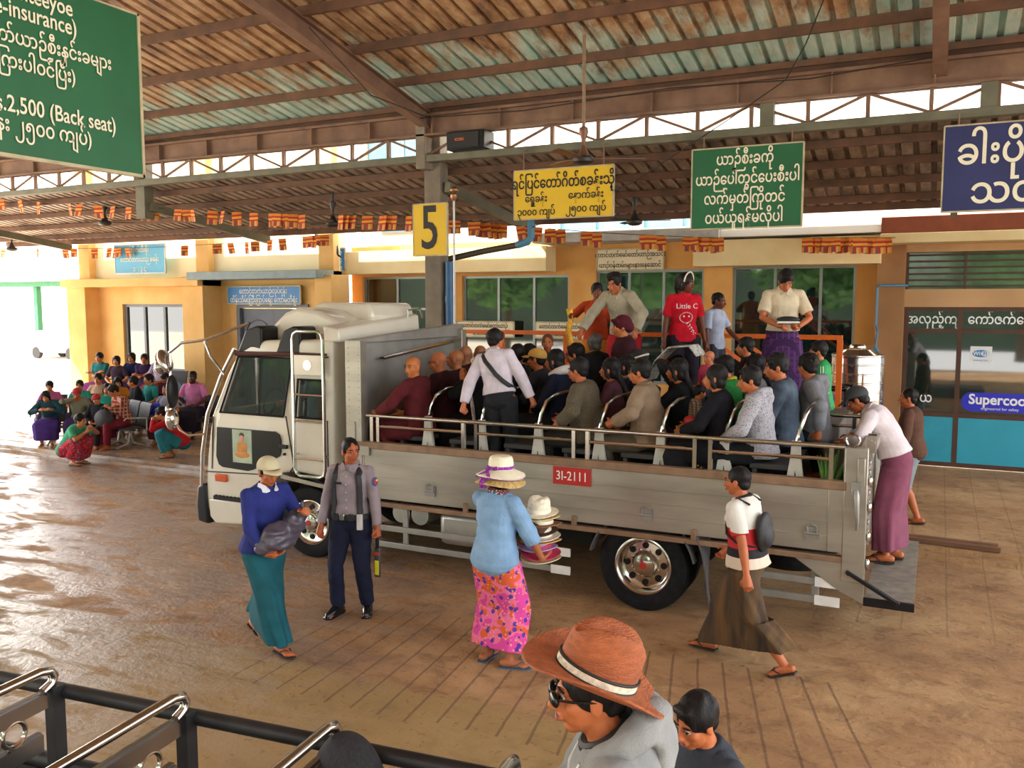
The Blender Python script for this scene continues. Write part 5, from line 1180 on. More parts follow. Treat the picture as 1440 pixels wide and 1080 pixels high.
# ---------------------------------------------------------------- loose cables in the roof
for pts, lb in ((((-7.4, 11.9, 5.75), (-5.6, 11.9, 5.70), (-3.4, 11.85, 5.78), (-1.6, 11.9, 5.72), (-.15, 11.9, 5.82)), 'thin cable sagging along the eave beam over the yellow board'),
                (((-7.2, 9.0, zu(9.0) - .2), (-7.05, 10.1, zu(10.1) - .6), (-7.25, 11.9, 5.75)), 'thin dark stay cable slanting beside the main rafter'),
                (((-1.9, 11.9, 5.74), (-2.6, 11.85, 5.3), (-3.9, 11.8, 4.55), (-5.7, 12.4, 4.05)), 'long thin cable slanting down behind the long rod ceiling fan'),
                (((-1.9, 11.9, 5.74), (-1.55, 11.1, 5.95), (-1.2, 10.0, 6.15)), 'thin cable hanging from a purlin above the green board')):
    b = M(); P_ = [V(p) for p in pts]; b.tube(P_, .008, 5); tag(obj('cable', b, mat('cable_black', (.02, .018, .016), .7)), lb, 'cable')
# ---------------------------------------------------------------- hats and worn things
STRAWB = mat('straw_brown', hexc('a85a30'), .6, 0, .2, 30, .5, 110, stretch=(1, 1, 3)); STRAWC = mat('straw_cream', hexc('e6d9b0'), .65, 0, .1, 30, .4, 120)
def hat_parts(C, hf, crown, brim, m, par, name='hat', pitch=0, band=None, dent=0.0, curl=.02, ex=1.18, sag=0.0, bw=.03, pieces=False):
    """C: centre of the head opening; crown = (radius, height), brim = outer radius; returns the crown object"""
    fm = hf @ Matrix.Rotation(rad(pitch), 3, 'X'); n = 40; r, h = crown; b = M(); rings = []
    def ring(rr, z, k=0.0, e=ex):
        out = []
        for i in range(n):
            t = 2 * PI * i / n; x, y = rr * math.cos(t), rr * e * math.sin(t)
            zz = z + k * (abs(math.cos(t)) ** 3) - k * .35 * (abs(math.sin(t)) ** 4)
            out.append(C + fm @ V((x, y, zz)))
        return out
    def top(rr, z):
        out = []
        for i in range(n):
            t = 2 * PI * i / n; x, y = rr * math.cos(t), rr * ex * math.sin(t)
            d = dent * (math.exp(-(x / .028) ** 2) * (.9 + .3 * y / r) + .55 * max(0, y / r) * (abs(x) / r) ** .6)
            sq = 1 - dent * 2.4 * max(0, y / r) * (abs(math.cos(t)))
            out.append(C + fm @ V((x * sq, y, z - d)))
        return out
    for rr, z in ((r * .98, -.004), (r, .01), (r * .985, h * .35), (r * .94, h * .7)): rings.append(ring(rr, z))
    for f, z in ((.86, h * .9), (.74, h * .985), (.55, h * 1.01), (.3, h * 1.005), (.08, h)): rings.append(top(r * f, z))
    b.loft(rings); o = obj(name, b, m, par, org=1, sm=60)
    if brim:
        b = M(); R_ = []
        for f in (0, .2, .45, .7, .9, 1): R_.append(ring(lerp(r * .97, brim, f), .004 - sag * f, curl * f * f, lerp(ex, 1.06, f)))
        R_.append(ring(brim * 1.005, -.002 - sag, curl, 1.06))
        for f in (.9, .6, .3, 0): R_.append(ring(lerp(r * .95, brim, f), -.004 - sag * f, curl * f * f, lerp(ex, 1.06, f)))
        b.loft(R_, cap=False); obj(name + '_brim', b, m, par if not pieces else o, org=1, sm=60)
    if band:
        b = M(); k = [[C + fm @ V((rr * math.cos(t), rr * ex * math.sin(t), z)) for t in (2 * PI * i / n for i in range(n))] for rr, z in ((r * 1.0, .006), (r * 1.035, .007), (r * 1.03, .007 + bw), (r * .97, .008 + bw))]
        b.loft(k, cap=False); obj('hat_band', b, band, par if not pieces else o, org=1)
    return o, fm
def cap(inf, m, visor=True, name='cap', tilt=0):
    b = M(); H, hf = inf['H'], inf['hf']
    b.ell(H((0, -.012, .045)), (.093, .113, .089), 24, 14, hf); b2 = M()
    me = remesh(b, m, name, .009, 1); co = np.array([v.co[:] for v in me.vertices])
    o = obj(name, me, None, inf['root'], org=1)
    import bmesh
    bm = bmesh.new(); bm.from_mesh(me); p0 = H((0, 0, .035)); nn = hf @ V((0, -.18, 1)).normalized()
    bmesh.ops.bisect_plane(bm, geom=bm.verts[:] + bm.edges[:] + bm.faces[:], plane_co=p0, plane_no=nn, clear_inner=True); bm.to_mesh(me); bm.free()
    if visor:
        b = M(); up = []; lo = []
        for i in range(13):
            a = rad(lerp(-72, 72, i / 12)); up.append((math.sin(a), math.cos(a)))
        rg = []
        for f, dz in ((0, 0), (.5, -.004), (1, -.016)):
            rg.append([H((s_ * .082, .018 + c_ * (.088 + .075 * f) - .0, .048 + dz - .02 * (1 - c_) * f)) for s_, c_ in up])
        v = rg[0] + rg[1] + rg[2]; n = 13
        b.add(v, [(r * n + i, r * n + i + 1, (r + 1) * n + i + 1, (r + 1) * n + i) for r in range(2) for i in range(n - 1)])
        vo = obj('visor', b, m, o, org=1); sd = vo.modifiers.new('s', 'SOLIDIFY'); sd.thickness = .005
    return o
def spectacles(inf, m, dark=False):
    b = M(); H = inf['H']
    for sx in (-1, 1):
        c = (sx * .033, .094, .004)
        if dark: b.ell(H((sx * .036, .098, .002)), (.031, .012, .021), 16, 8, inf['hf'] @ Matrix.Rotation(rad(-sx * 14), 3, 'Z'))
        else: b.tube([H((c[0] + .024 * math.cos(t), c[1], c[2] + .018 * math.sin(t))) for t in (2 * PI * i / 14 for i in range(14))], .0028, 6, closed=True)
        b.tube([H((sx * .056, .090, .008)), H((sx * .076, .05, .008)), H((sx * .080, -.01, .004))], .0035, 6)
    b.tube([H((-.012, .100, .006)), H((.012, .100, .006))], .003, 6)
    return obj('spectacles', b, m, inf['root'], org=1)
def skullband(inf, m, name, z=.03, r=.012):
    b = M(); H = inf['H']; b.tube([H((.086 * math.cos(t), -.012 + .105 * math.sin(t), z + .03 - .035 * math.sin(t))) for t in (2 * PI * i / 24 for i in range(24))], r, 8, closed=True); return obj(name, b, m, inf['root'], org=1)
SK, SKD, SKL = 'b4683c', '7a452c', 'c48258'
T = lambda h, sleeve='short', **k: dict(m=cloth(h) if isinstance(h, str) else h, sleeve=sleeve, **k)
SKIRT = lambda h, **k: dict(kind='skirt', m=cloth(h) if isinstance(h, str) else h, **k)
PANT = lambda h, **k: dict(kind='trousers', m=cloth(h) if isinstance(h, str) else h, **k)
SAND = dict(kind='sandal', m=mat('sandal_dark', hexc('2e2622'), .7), m2=mat('sandal_strap', (.03, .025, .03), .6))
CHECK = lambda n, a, b_, sc=9: pattern(n, [a, b_, a], 'check', sc)

# ---------------------------------------------------------------- people on the ground
A = person('person in a pale cap and navy sweater striding right with a dark plastic bag', (-5.05, 5.58, 0), 254,
    {'pel': (0, 0, .85), 'lean': (4, 10), 'rf': dict(to=(.07, .33, .075), yaw=0), 'lf': dict(to=(-.08, -.30, .10), pitch=18, yaw=0), 'rh': dict(to=(.14, .25, .86), el=(1, -.6, 0), dir=(-.7, .6, -.1), palm=(-.3, .2, 1), grip=.2), 'lh': dict(to=(-.16, .36, 1.17), el=(-.6, -.4, -1), dir=(.3, .8, .3), palm=(.6, -.3, -.6), grip=.9), 'head': (-8, 10, 0)},
    'b4643a', 'crop', top=T('2c3478', 'long', hem=-.12, flare=.1), low=SKIRT('1d5660', fold=.016, flare=.02), shoes=SAND, vox=.0065, S=1.0)
cap(A, mat('cap_beige', hexc('c9bf9c'), .85, 0, .1), True)
b = M(); c0, f0 = A['at'](1.0); 
for sx in (-1, 1): b.loft([[c0 + f0 @ V(p) for p in ((sx * .02, .085, -.02 + dz), (sx * .085, .06, -.05 + dz), (sx * .09, .0, .0 + dz), (sx * .07, -.02, .02 + dz), (sx * .05, .055, .015 + dz))] for dz in (0, .012)])
obj('collar', b, cloth('dfe2ea'), A['root'], org=1)
b = M(); rt = A['root']; 
for c_, r_ in (((.02, .26, .98), (.17, .10, .13)), ((-.10, .31, 1.08), (.09, .08, .11)), ((.10, .22, .92), (.12, .09, .10)), ((-.14, .36, 1.19), (.03, .03, .08))): b.ell(c_, r_, 18, 12)
me = remesh(b, mat('plastic_bag_grey', hexc('4a4450'), .35, 0, .35, 5, .3, 14), 'plastic_bag', .012, 1); wrinkle(me, 14, .02)
o = obj('plastic_bag', me, None, None); o.location = rt.location; o.rotation_euler = rt.rotation_euler; tag(o, 'crumpled grey plastic bag clutched by the person in the pale cap', 'bag')

B = person('policeman in grey shirt, black vest and navy trousers standing by the cab', (-4.83, 6.5, 0), 196,
    {'pel': (0, 0, .88), 'lean': (-2, 3), 'rf': dict(to=(.13, .04, .08), yaw=-15), 'lf': dict(to=(-.13, -.05, .08), yaw=14), 'rh': dict(to=(.27, .07, .83), grip=.45), 'lh': dict(to=(-.27, .05, .82), grip=.85), 'head': (42, 2, 0)},
    'ae5c36', 'crop', top=T('94898f', 'long', inf=.010, hem=.12, buttons=1, fold=1), low=PANT('1d2136'), shoes=dict(kind='boot', m=mat('boot_polish', (.012, .012, .013), .12, 0, .1)), vox=.006, S=1.0)
NY = mat('nylon_black', (.018, .018, .02), .6, 0, .2, 30)
at_ = B['at']
def wrap(s_, d, x): # point just outside the shirt front (d=+1) or back (-1)
    c, fr = at_(s_); w_ = np.interp(s_, [q[0] for q in B['prof']], [q[1] for q in B['prof']]); dp = np.interp(s_, [q[0] for q in B['prof']], [q[2] for q in B['prof']]); y = (dp + .020) * math.sqrt(max(0, 1 - (x / (w_ + .03)) ** 2))
    return c + fr @ V((x, d * y, 0))
vb = M()
for sx in (-1, 1):
    pts = [wrap(s_, 1, sx * x) for s_, x in ((.12, .125), (.3, .12), (.5, .12), (.7, .12), (.85, .11))]; c, fr = at_(1.0); pts += [c + fr @ V((sx * .105, .0, -.005))] + [wrap(s_, -1, sx * x) for s_, x in ((.85, .11), (.5, .11), (.15, .11))]
    vb.tube(pts, .034, 8, flat=.35)
me = remesh(vb, NY, 'vest', .008, 1); obj('vest', me, None, B['root'], org=1)
bb = M(); bb.loft([[at_(s_)[0] + at_(s_)[1] @ V(((.168 + e) * math.cos(t), (.126 + e) * math.sin(t) - .012, 0)) for t in (2 * PI * i / 28 for i in range(28))] for s_, e in ((.06, .018), (.07, .028), (.15, .028), (.16, .016))]); belt = obj('belt', bb, NY, B['root'], org=1)
for i, (x, m_, nm) in enumerate(((.10, NY, 'pouch'), (.04, CHR, 'buckle'), (-.05, NY, 'pouch'), (-.125, mat('radio_white', (.6, .6, .58), .4), 'radio'))):
    p = wrap(.11, 1, x); q = M(); q.box(p.x - .026, p.x + .026, p.y, p.y + (.012 if nm == 'buckle' else .035), p.z - (.025 if nm != 'radio' else .11), p.z + .035); obj(nm, q, m_, belt, org=1, bev=.006)
s_, e_, w_ = B['arms'][-1]; p = s_.lerp(e_, .33); d_ = (e_ - s_).normalized(); q = M(); mt_ = V((-.92, .38, 0)).to_track_quat('Z', 'Y').to_matrix()
q.ell(p + V((-.058, .026, 0)), (.036, .042, .008), 18, 8, mt_); pa = obj('shoulder_patch', q, mat('patch_blue', hexc('2b4f9a'), .6), B['root'], org=1)
for dx, dz, h in ((.012, .014, 'd8332c'), (-.012, .010, 'e8c030'), (.0, -.016, 'd8332c')): q = M(); q.ell(p + V((-.064 + dx * .3, .028 + dx, dz)), (.015, .015, .008), 10, 6, mt_); obj('patch_badge', q, mat('patch_' + h, hexc(h), .6), pa, org=1)
q = M(); q.box(*[v for v in (wrap(.72, 1, .075).x - .03, wrap(.72, 1, .075).x + .03, wrap(.72, 1, .075).y - .005, wrap(.72, 1, .075).y + .006, wrap(.72, 1, .075).z - .01, wrap(.72, 1, .075).z + .01)]); obj('name_tag', q, KTXT, B['root'], org=1)
# hand-held metal detector
hw = B['arms'][-1][2]; rm = Matrix.Translation(B['root'].location) @ Matrix.Rotation(rad(196), 4, 'Z'); hp = rm @ (hw + V((0, .0, -.09)))
t = empty('metal_detector', hp, 'hand-held metal detector wand hanging from the left hand of the policeman', 'metal detector')
q = M(); q.tube([hp + V((0, 0, .05)), hp + V((.0, 0, -.11))], .017, 12, round_end=True); obj('grip', q, BLK, t)
q = M(); q.box(hp.x - .032, hp.x + .032, hp.y - .014, hp.y + .014, hp.z - .38, hp.z - .10); pdl = obj('paddle', q, mat('detector_grey', hexc('3c474c'), .5), t, bev=.012)
q = M(); q.box(hp.x - .022, hp.x + .022, hp.y - .017, hp.y + .017, hp.z - .355, hp.z - .22); obj('yellow_label', q, mat('detector_yellow', hexc('e4d622'), .5), pdl, bev=.004); q = M(); q.box(hp.x - .028, hp.x + .028, hp.y - .017, hp.y + .017, hp.z - .17, hp.z - .14); obj('red_strip', q, mat('detector_red', hexc('c03a30'), .5), pdl)

C_ = person('hat seller in a blue shirt and pink floral skirt seen from behind', (-3.10, 6.06, 0), 352,
    {'pel': (0, 0, .86), 'lean': (0, 8), 'rf': dict(to=(.13, .0, .075), yaw=-62), 'lf': dict(to=(-.12, .02, .075), yaw=8), 'rh': dict(to=(.33, .20, .84), el=(1, -.7, -.2), dir=(-.35, .9, 0), palm=(-.4, 0, 1), grip=.2), 'lh': dict(to=(.06, .34, .86), el=(-1, .2, -.6), dir=(.9, .3, 0), palm=(0, .3, 1), grip=.3), 'head': (-12, 6, 0)},
    'a4623c', 'bob', fem=True, top=dict(m=mat('denim_blue', hexc('7fa3c6'), .8, 0, .16, 5, .3, 60), sleeve='elbow', inf=.026, hem=-.48, flare=.07, wr=.012), low=SKIRT(pattern('pink_floral', ['d84a9a', 'e8709a', 'd8603a', 'e8a860', '5a3a9a'], 'floral', 17), fold=.008, flare=.035, to=.93), shoes=dict(kind='sandal', m=mat('sandal_blue', hexc('3c5a78'), .7), m2=mat('sandal_blue', (1, 1, 1))), vox=.0065)
RIB = pattern('purple_ribbon', ['8a2f9a', '8a2f9a', '9a3fae', 'e8c8e8', '8a2f9a'], 'floral', 60)
hc = C_['H']((0, -.012, .068)); hf_ = C_['hf']
hat_parts(hc, hf_, (.098, .108), .19, mat('straw_white', hexc('eee6c8'), .65, 0, .06, 30, .3, 140), C_['root'], 'sun_hat', 4, RIB, 0, -.015, 1.1, .045, .022)
b = M(); fm = hf_ @ Matrix.Rotation(rad(4), 3, 'X'); b.tube([hc + fm @ V((.183 * math.cos(t), .194 * math.sin(t), -.045 - .015 * abs(math.cos(t)) ** 3)) for t in (2 * PI * i / 40 for i in range(40))], .008, 8, closed=True); obj('hat_trim', b, RIB, C_['root'], org=1)
b = M()
for a0, a1 in ((-60, -118), (-120, -66)):
    b.tube([hc + fm @ V((r_ * math.cos(rad(lerp(a0, a1, k))), r_ * 1.08 * math.sin(rad(lerp(a0, a1, k))), z)) for r_, z, k in ((.094, .03, 0), (.125, .012, .4), (.16, -.02, .75), (.19, -.05, 1))], .015, 8, flat=.4)
for k in range(3): b.tube([hc + fm @ V((-.01 + .012 * k, -.19, -.05)), hc + fm @ V((-.02 + .02 * k, -.205, -.09)), hc + fm @ V((-.03 + .03 * k, -.19, -.13))], .013, 8, flat=.4)
obj('ribbon_bow', b, RIB, C_['root'], org=1)
hat_parts(C_['H']((0, -.012, .025)), hf_, (.090, .05), .195, mat('straw_gold', hexc('c9a868'), .7, 0, .3, 40, .5, 90), C_['root'], 'under_hat', 4, None, 0, -.02, 1.1, .06)
b = M(); c0, f0 = C_['at'](1.02); b.tube([c0 + f0 @ V((math.cos(t) * .075, math.sin(t) * .08 - .012, .01 + .012 * math.sin(3 * t))) for t in (2 * PI * i / 20 for i in range(20))], .022, 8, closed=True); obj('neck_scarf', b, pattern('dotted_scarf', ['7a2f3a', '7a2f3a', '2f7a86', 'e8d8d0', 'e8d8d0'], 'floral', 50), C_['root'], org=1)
rmC = Matrix.Translation(C_['root'].location) @ Matrix.Rotation(rad(352), 4, 'Z'); sc = rmC @ V((.215, .32, .83))
STK = [('d8c9a0', 'lowest, beige'), ('c23a5a', 'red edged'), ('b79ad0', 'lilac'), ('d2a870', 'tan'), ('e8dcc8', 'white striped'), ('5a3a24', 'dark brown'), ('8a5a30', 'brown'), ('e2cf8e', 'pale yellow'), ('efe6cc', 'topmost, cream')]
z = 0.0
for i, (h, lb) in enumerate(STK):
    last = i == len(STK) - 1; ti = .18 * math.sin(i * 1.7)
    t = empty('straw_hat', sc + V((.012 * math.sin(i * 2.3), .012 * math.cos(i * 1.9), z)), lb + (' fedora with a tall pinched crown on the stack held by the hat seller' if last else ' hat in the stack held by the hat seller'), 'hat', group='hats stacked in the arms of the hat seller')
    o_, _ = hat_parts(V((0, 0, 0)), Matrix.Rotation(ti * .5, 3, 'X') @ Matrix.Rotation(ti * .4, 3, 'Y'), (.092, .125 if last else .085), .165 - .004 * (i % 3), mat('straw_' + h, hexc(h), .7, 0, .15, 40, .35, 120), t, 'crown', 0, mat('band_pale', hexc('f2ead8'), .7) if last or i in (4, 6) else None, .018 if last else 0, .012, 1.08, .0, .028)
    z += .047 if i < 6 else .052

PB = bpy.data.materials.new('polo_bands'); PB.use_nodes = True; MATS['polo_bands'] = PB
_t = PB.node_tree; _b = _t.nodes['Principled BSDF']; _b.inputs['Roughness'].default_value = .85
_tc = _t.nodes.new('ShaderNodeTexCoord'); _s = _t.nodes.new('ShaderNodeSeparateXYZ'); _m = _t.nodes.new('ShaderNodeMapRange'); _m.inputs[1].default_value = .7; _m.inputs[2].default_value = 1.5; _r = _t.nodes.new('ShaderNodeValToRGB'); _r.color_ramp.interpolation = 'CONSTANT'
for _ in range(2): _r.color_ramp.elements.new(.5)
for e, (p, h) in zip(_r.color_ramp.elements, ((0, 'd8c8b4'), (.27, '1c1a1e'), (.355, 'b8242a'), (.55, 'd9d6cc'))): e.position = p; e.color = (*hexc(h), 1)
_t.links.new(_tc.outputs['Object'], _s.inputs[0]); _t.links.new(_s.outputs[2], _m.inputs[0]); _t.links.new(_m.outputs[0], _r.inputs[0]); _t.links.new(_r.outputs[0], _b.inputs['Base Color'])
D = person('man in white, red and black polo and brown longyi striding left behind the truck wheel', (-1.30, 6.92, 0), 76,
    {'pel': (0, 0, .83), 'lean': (4, 10), 'rf': dict(to=(.07, .36, .08), yaw=0), 'lf': dict(to=(-.07, -.36, .12), pitch=22, yaw=0), 'lh': dict(to=(-.27, -.13, .80), el=(-.6, -1, 0), grip=.5), 'rh': dict(to=(.22, .25, .86), el=(.5, -1, -.2), grip=.4), 'head': (4, 4, 0)},
    'b4643a', 'crop', top=dict(m=PB, sleeve='short', hem=-.05, inf=.018, flare=.08), low=SKIRT(mat('longyi_brown', hexc('2a2018'), .85, 0, .1, 3, .2, 60, col2=hexc('6a4c24'), stretch=(1, 3, .6)), fold=.022, flare=.05, to=.90), shoes=SAND, vox=.0065, S=1.0)
b = M(); c0, f0 = D['at'](1.0); b.tube([c0 + f0 @ V((math.cos(t) * .070, math.sin(t) * .068 - .006, -.0 - .016 * math.sin(t))) for t in (2 * PI * i / 18 for i in range(18))], .022, 8, closed=True, flat=.7); obj('collar', b, KTXT, D['root'], org=1)
c, fr = D['at'](.5); b = M(); b.ell(c + fr @ V((0, -.165, 0)), (.12, .05, .16), 18, 12); b.ell(c + fr @ V((0, -.195, -.04)), (.085, .035, .085), 14, 9)
for sx in (-1, 1):
    c1, f1 = D['at'](.97); b.tube([c1 + f1 @ V((sx * .10, -.12, -.03)), c1 + f1 @ V((sx * .11, -.02, .035)), c1 + f1 @ V((sx * .115, .085, -.07)), c + fr @ V((sx * .15, .085, 0)), c + fr @ V((sx * .172, .0, -.06)), c + fr @ V((sx * .13, -.15, -.1))], .017, 8, flat=.5)
o = obj('backpack', remesh(b, NY, 'backpack', .010, 1), None, None); o.location = D['root'].location; o.rotation_euler = D['root'].rotation_euler; tag(o, 'small black backpack on the man striding left', 'backpack')

E_ = person('man in grey cap, pale shirt and mauve longyi leaning over the tailgate', (-.33, 8.95, .427), 84,
    {'pel': (0, -.02, .90), 'lean': (14, 50), 'rf': dict(to=(.10, -.02, .075), yaw=-5), 'lf': dict(to=(-.10, .03, .075), yaw=5), 'rh': dict(to=(.14, .40, 1.10), el=(1, -.3, -.3), grip=.6, dir=(0, .6, -.8)), 'lh': dict(to=(-.16, .38, 1.10), el=(-1, -.3, -.3), grip=.6, dir=(0, .6, -.8)), 'head': (0, 30, 0)},
    'b4643a', 'crop', top=T('d9cdd0', 'long', hem=.02, inf=.02, flare=.08, fold=1), low=SKIRT('7d4558', fold=.012, flare=.03, waist=.28), shoes=SAND, vox=.0065, S=1.06)
cap(E_, mat('cap_charcoal', hexc('3a3c3e'), .8, 0, .15))
F_ = person('man in brown jacket and grey cropped trousers walking away behind the tail', (-.25, 12.13, .1), 78,
    {'pel': (0, 0, .87), 'lean': (2, 8), 'rf': dict(to=(.10, .14, .075), yaw=0), 'lf': dict(to=(-.10, -.12, .085), pitch=8, yaw=0), 'head': (14, 0, 0), 'lh': dict(to=(-.22, .12, .84))}, 'b4643a', 'crop',
    top=T('5c4032', 'long', hem=-.22, inf=.022, flare=.06), low=dict(kind='cropped', m=cloth('7f8a8c')), shoes=SAND, vox=.007, S=1.04)

G_HM = mat('hoodie_grey', hexc('8f908e'), .9, 0, .1, 12, .3, 150)
G = person('person in woven brown hat, sunglasses and grey hooded jacket in the foreground', (-.70, 2.27, .232), 110,
    {'pel': (0, 0, .88), 'lean': (4, 20), 'rf': dict(to=(.10, .05, .075)), 'lf': dict(to=(-.10, -.05, .075)), 'lh': dict(to=(-.14, .33, 1.02), el=(-1, -.3, -.5), grip=.4), 'rh': dict(to=(.10, .35, 1.06), el=(1, -.3, -.5), grip=.4), 'head': (6, 4, 0)},
    'bc6a3e', 'short', top=dict(m=mat('hoodie_grey', hexc('8f908e'), .9, 0, .1, 12, .3, 150), sleeve='long', inf=.026, wr=.014), low=PANT('2a2c34'), shoes=SAND, vox=.0055, S=1.04)
b = M(); c0, f0 = G['at'](1.0); b.tube([c0 + f0 @ V((math.cos(t) * .070, math.sin(t) * .07 - .01, .012 - .018 * math.sin(t))) for t in (2 * PI * i / 18 for i in range(18))], .018, 8, closed=True); obj('inner_collar', b, KTXT, G['root'], org=1)
b = M(); c0, f0 = G['at'](.97); b.tube([c0 + f0 @ V(p) for p in ((.10, .03, .0), (.105, -.05, .025), (.07, -.115, .035), (0, -.14, .03), (-.07, -.115, .035), (-.105, -.05, .025), (-.10, .03, .0))], [.025, .042, .05, .055, .05, .042, .025], 14, round_end=True); b.ell(c0 + f0 @ V((0, -.135, -.05)), (.10, .045, .09), 18, 10); me = remesh(b, G_HM, 'hood', .010, 1); wrinkle(me, 11, .02); obj('hood', me, None, G['root'], org=1)
for sx in (-1, 1):
    b = M(); c1, f1 = G['at'](.9); b.tube([c0 + f0 @ V((sx * .07, .075, -.005)), c1 + f1 @ V((sx * .065, .125, -.02)), G['at'](.7)[0] + G['at'](.7)[1] @ V((sx * .06, .155, 0))], .005, 6); obj('drawstring', b, cloth('d8d8d4'), G['root'], org=1)
spectacles(G, mat('sunglass_black', (.008, .008, .008), .1), True)
hat_parts(G['H']((0, -.018, .045)), G['hf'], (.093, .145), .195, STRAWB, G['root'], 'woven_hat', 26, mat('hat_band_pale', hexc('e6dcc0'), .7, 0, .3, 60), .035, .045, 1.2, .004, .022)
b = M(); fm = G['hf'] @ Matrix.Rotation(rad(26), 3, 'X'); hc = G['H']((0, -.018, .045))
for z in (.004, .030): b.tube([hc + fm @ V((.0955 * math.cos(t), .1146 * math.sin(t), z)) for t in (2 * PI * i / 40 for i in range(40))], .0042, 6, closed=True)
obj('hat_cord', b, KTXT, G['root'], org=1)
person('black haired child at the bottom edge behind the person in the woven hat', (-.64, 2.90, .3), 140, {'head': (6, 16, 0), 'lean': (2, 10)}, 'bc6a3e', 'short', top=T('3a4048'), low=PANT('2a2c34'), shoes=SAND, vox=.007, S=.775)
h = M(); q0 = Q(1.24, -.05, 1.345); h.ell(q0, (.145, .10, .255), 20, 14); h.ell(q0 + V((0, 0, -.06)), (.165, .12, .2), 20, 14)
tag(obj('bag', remesh(h, mat('ribbed_black', (.02, .02, .024), .8, 0, .4, 30, .5, 60, stretch=(4, 4, .5)), 'bag', .012, 1), None, org=1), 'black ribbed bag standing on the near truck seat at the bottom edge', 'bag')

# ---------------------------------------------------------------- people in the truck
def sit(label, x, y, skinc, hair, top, low=None, hands='lap', head=(0, 0, 0), S=1.0, lean=(2, 8), face=90, dz=0.0, fem=False, hairm=None, girth=1.0, vox=.009, group=None, z0=1.05, fy=.30, **k):
    P = {'pel': (0, 0, .50), 'lean': lean, 'rf': dict(to=(.10, fy, .075)), 'lf': dict(to=(-.10, fy, .075)), 'head': head}
    HP = {'lap': ((.11, .26, .63), (-.11, .26, .63)), 'rail': ((.11, .26, .63), (-.30, .22, .68)), 'cross': ((-.08, .24, .82), (.10, .25, .80)), 'pray': ((.025, .26, .95), (-.025, .26, .95)), 'front': ((.12, .36, .80), (-.12, .36, .80)), 'chin': ((.06, .24, 1.0), (-.10, .26, .66)), 'side': ((.11, .26, .63), (-.24, .12, .62))}[hands] if isinstance(hands, str) else hands
    up = hands == 'pray'
    P['rh'] = dict(to=HP[0], el=(1, -.5, -.3), **(dict(dir=(0, .25, 1), palm=(-1, 0, 0), grip=.05) if up else {})); P['lh'] = dict(to=HP[1], el=(-1, -.5, -.3), **(dict(dir=(0, .25, 1), palm=(1, 0, 0), grip=.05) if up else {}))
    return person(label, (x, y, z0 + dz), face, P, skinc, hair, hairm, top, low or SKIRT('2a2a30', sit=1), None if z0 < .6 and not k.get('shoes') else k.get('shoes'), S, vox, group, fem, girth)
MAROON, MAR2 = '5a1f24', '34161a'
RB = lambda h: dict(m=cloth(h), sleeve='long', inf=.024, wr=.012, hem=-.2)
monk = sit('bald monk in maroon robe looking back, hand on the front end of the rail', -5.04, 8.02, 'c4743f', 'bald', RB(MAROON), SKIRT(MAROON, sit=1), ((.11, .26, .63), (-.26, .36, .66)), (80, 4, 0), 1.0)
m2_ = sit('second monk from the rail, dark robe and thin spectacles', -5.02, 8.55, 'b86c44', 'bald', RB(MAR2), SKIRT(MAR2, sit=1), 'lap', (14, 8, 0), 1.02); spectacles(m2_, mat('wire_frame', (.05, .04, .03), .3))
sit('third monk from the rail, partly behind the spectacled monk', -5.02, 8.92, 'b06e46', 'bald', RB(MAR2), SKIRT(MAR2, sit=1), 'lap', (8, 0, 0), 1.02)
sit('fourth monk from the rail, shaved head seen from behind', -5.08, 9.25, 'a8704e', 'bald', RB(MAR2), SKIRT(MAR2, sit=1), 'lap', (-50, 0, 0), 1.05)
sit('farthest monk from the rail, shaved head close to the orange handrail', -5.06, 9.58, 'a8704e', 'bald', RB(MAR2), SKIRT(MAR2, sit=1), 'lap', (-60, 0, 0), 1.04)
HAIRR = mat('hair_reddish', hexc('5a2a18'), .45, 0, .3, 60, .5, 160)
red = sit('woman with reddish hair and dark jacket pressing her palms together', -4.42, 8.42, 'b4683c', 'bob', T('14161a', 'long', inf=.02), SKIRT('1a1a1e', sit=1), 'pray', (10, -4, 0), 1.02, fem=True, hairm=HAIRR)
b = M(); c0, f0 = red['at'](.95); b.tube([c0 + f0 @ V(p) for p in ((-.09, -.06, .05), (-.10, .03, .0), (-.13, .09, -.12), (-.16, .08, -.3), (-.2, .06, -.45))], [.03, .035, .04, .045, .03], 10, flat=.45); obj('scarf', b, pattern('white_scarf', ['d8d0c8', 'd8d0c8', 'b8b0a8', '6a5a5a', 'd8d0c8'], 'floral', 22), red['root'], org=1)
W_ = person('man in white shirt standing in the truck with a black bag strap across his back', (-4.0, 7.89, 1.05), 2,
    {'pel': (0, .04, .88), 'side': -11, 'lean': (6, 10), 'rf': dict(to=(.10, .10, .075)), 'lf': dict(to=(-.10, .02, .075)), 'lh': dict(to=(-.37, -.16, .76), el=(-1, -.5, 0), grip=.8, dir=(-.1, -.2, -.9)), 'rh': dict(to=(.38, .17, .78), el=(1, -.6, -.2), grip=.7), 'head': (-14, 4, 0)}, 'b86c44', 'short', None,
    T('cfc6d2', 'long', inf=.022, hem=.02, flare=.05, fold=1), PANT('24262a'), SAND, .96, .008)
b = M(); at_ = W_['at']
def wb(s_, x, d=-1, ex=.034): 
    c, fr = at_(s_); w1 = np.interp(s_, [q[0] for q in W_['prof']], [q[1] for q in W_['prof']]); d1 = np.interp(s_, [q[0] for q in W_['prof']], [q[2] for q in W_['prof']]); return c + fr @ V((x, d * (d1 + ex) * math.sqrt(max(0, 1 - (x / (w1 + .05)) ** 2)) - .012, 0))
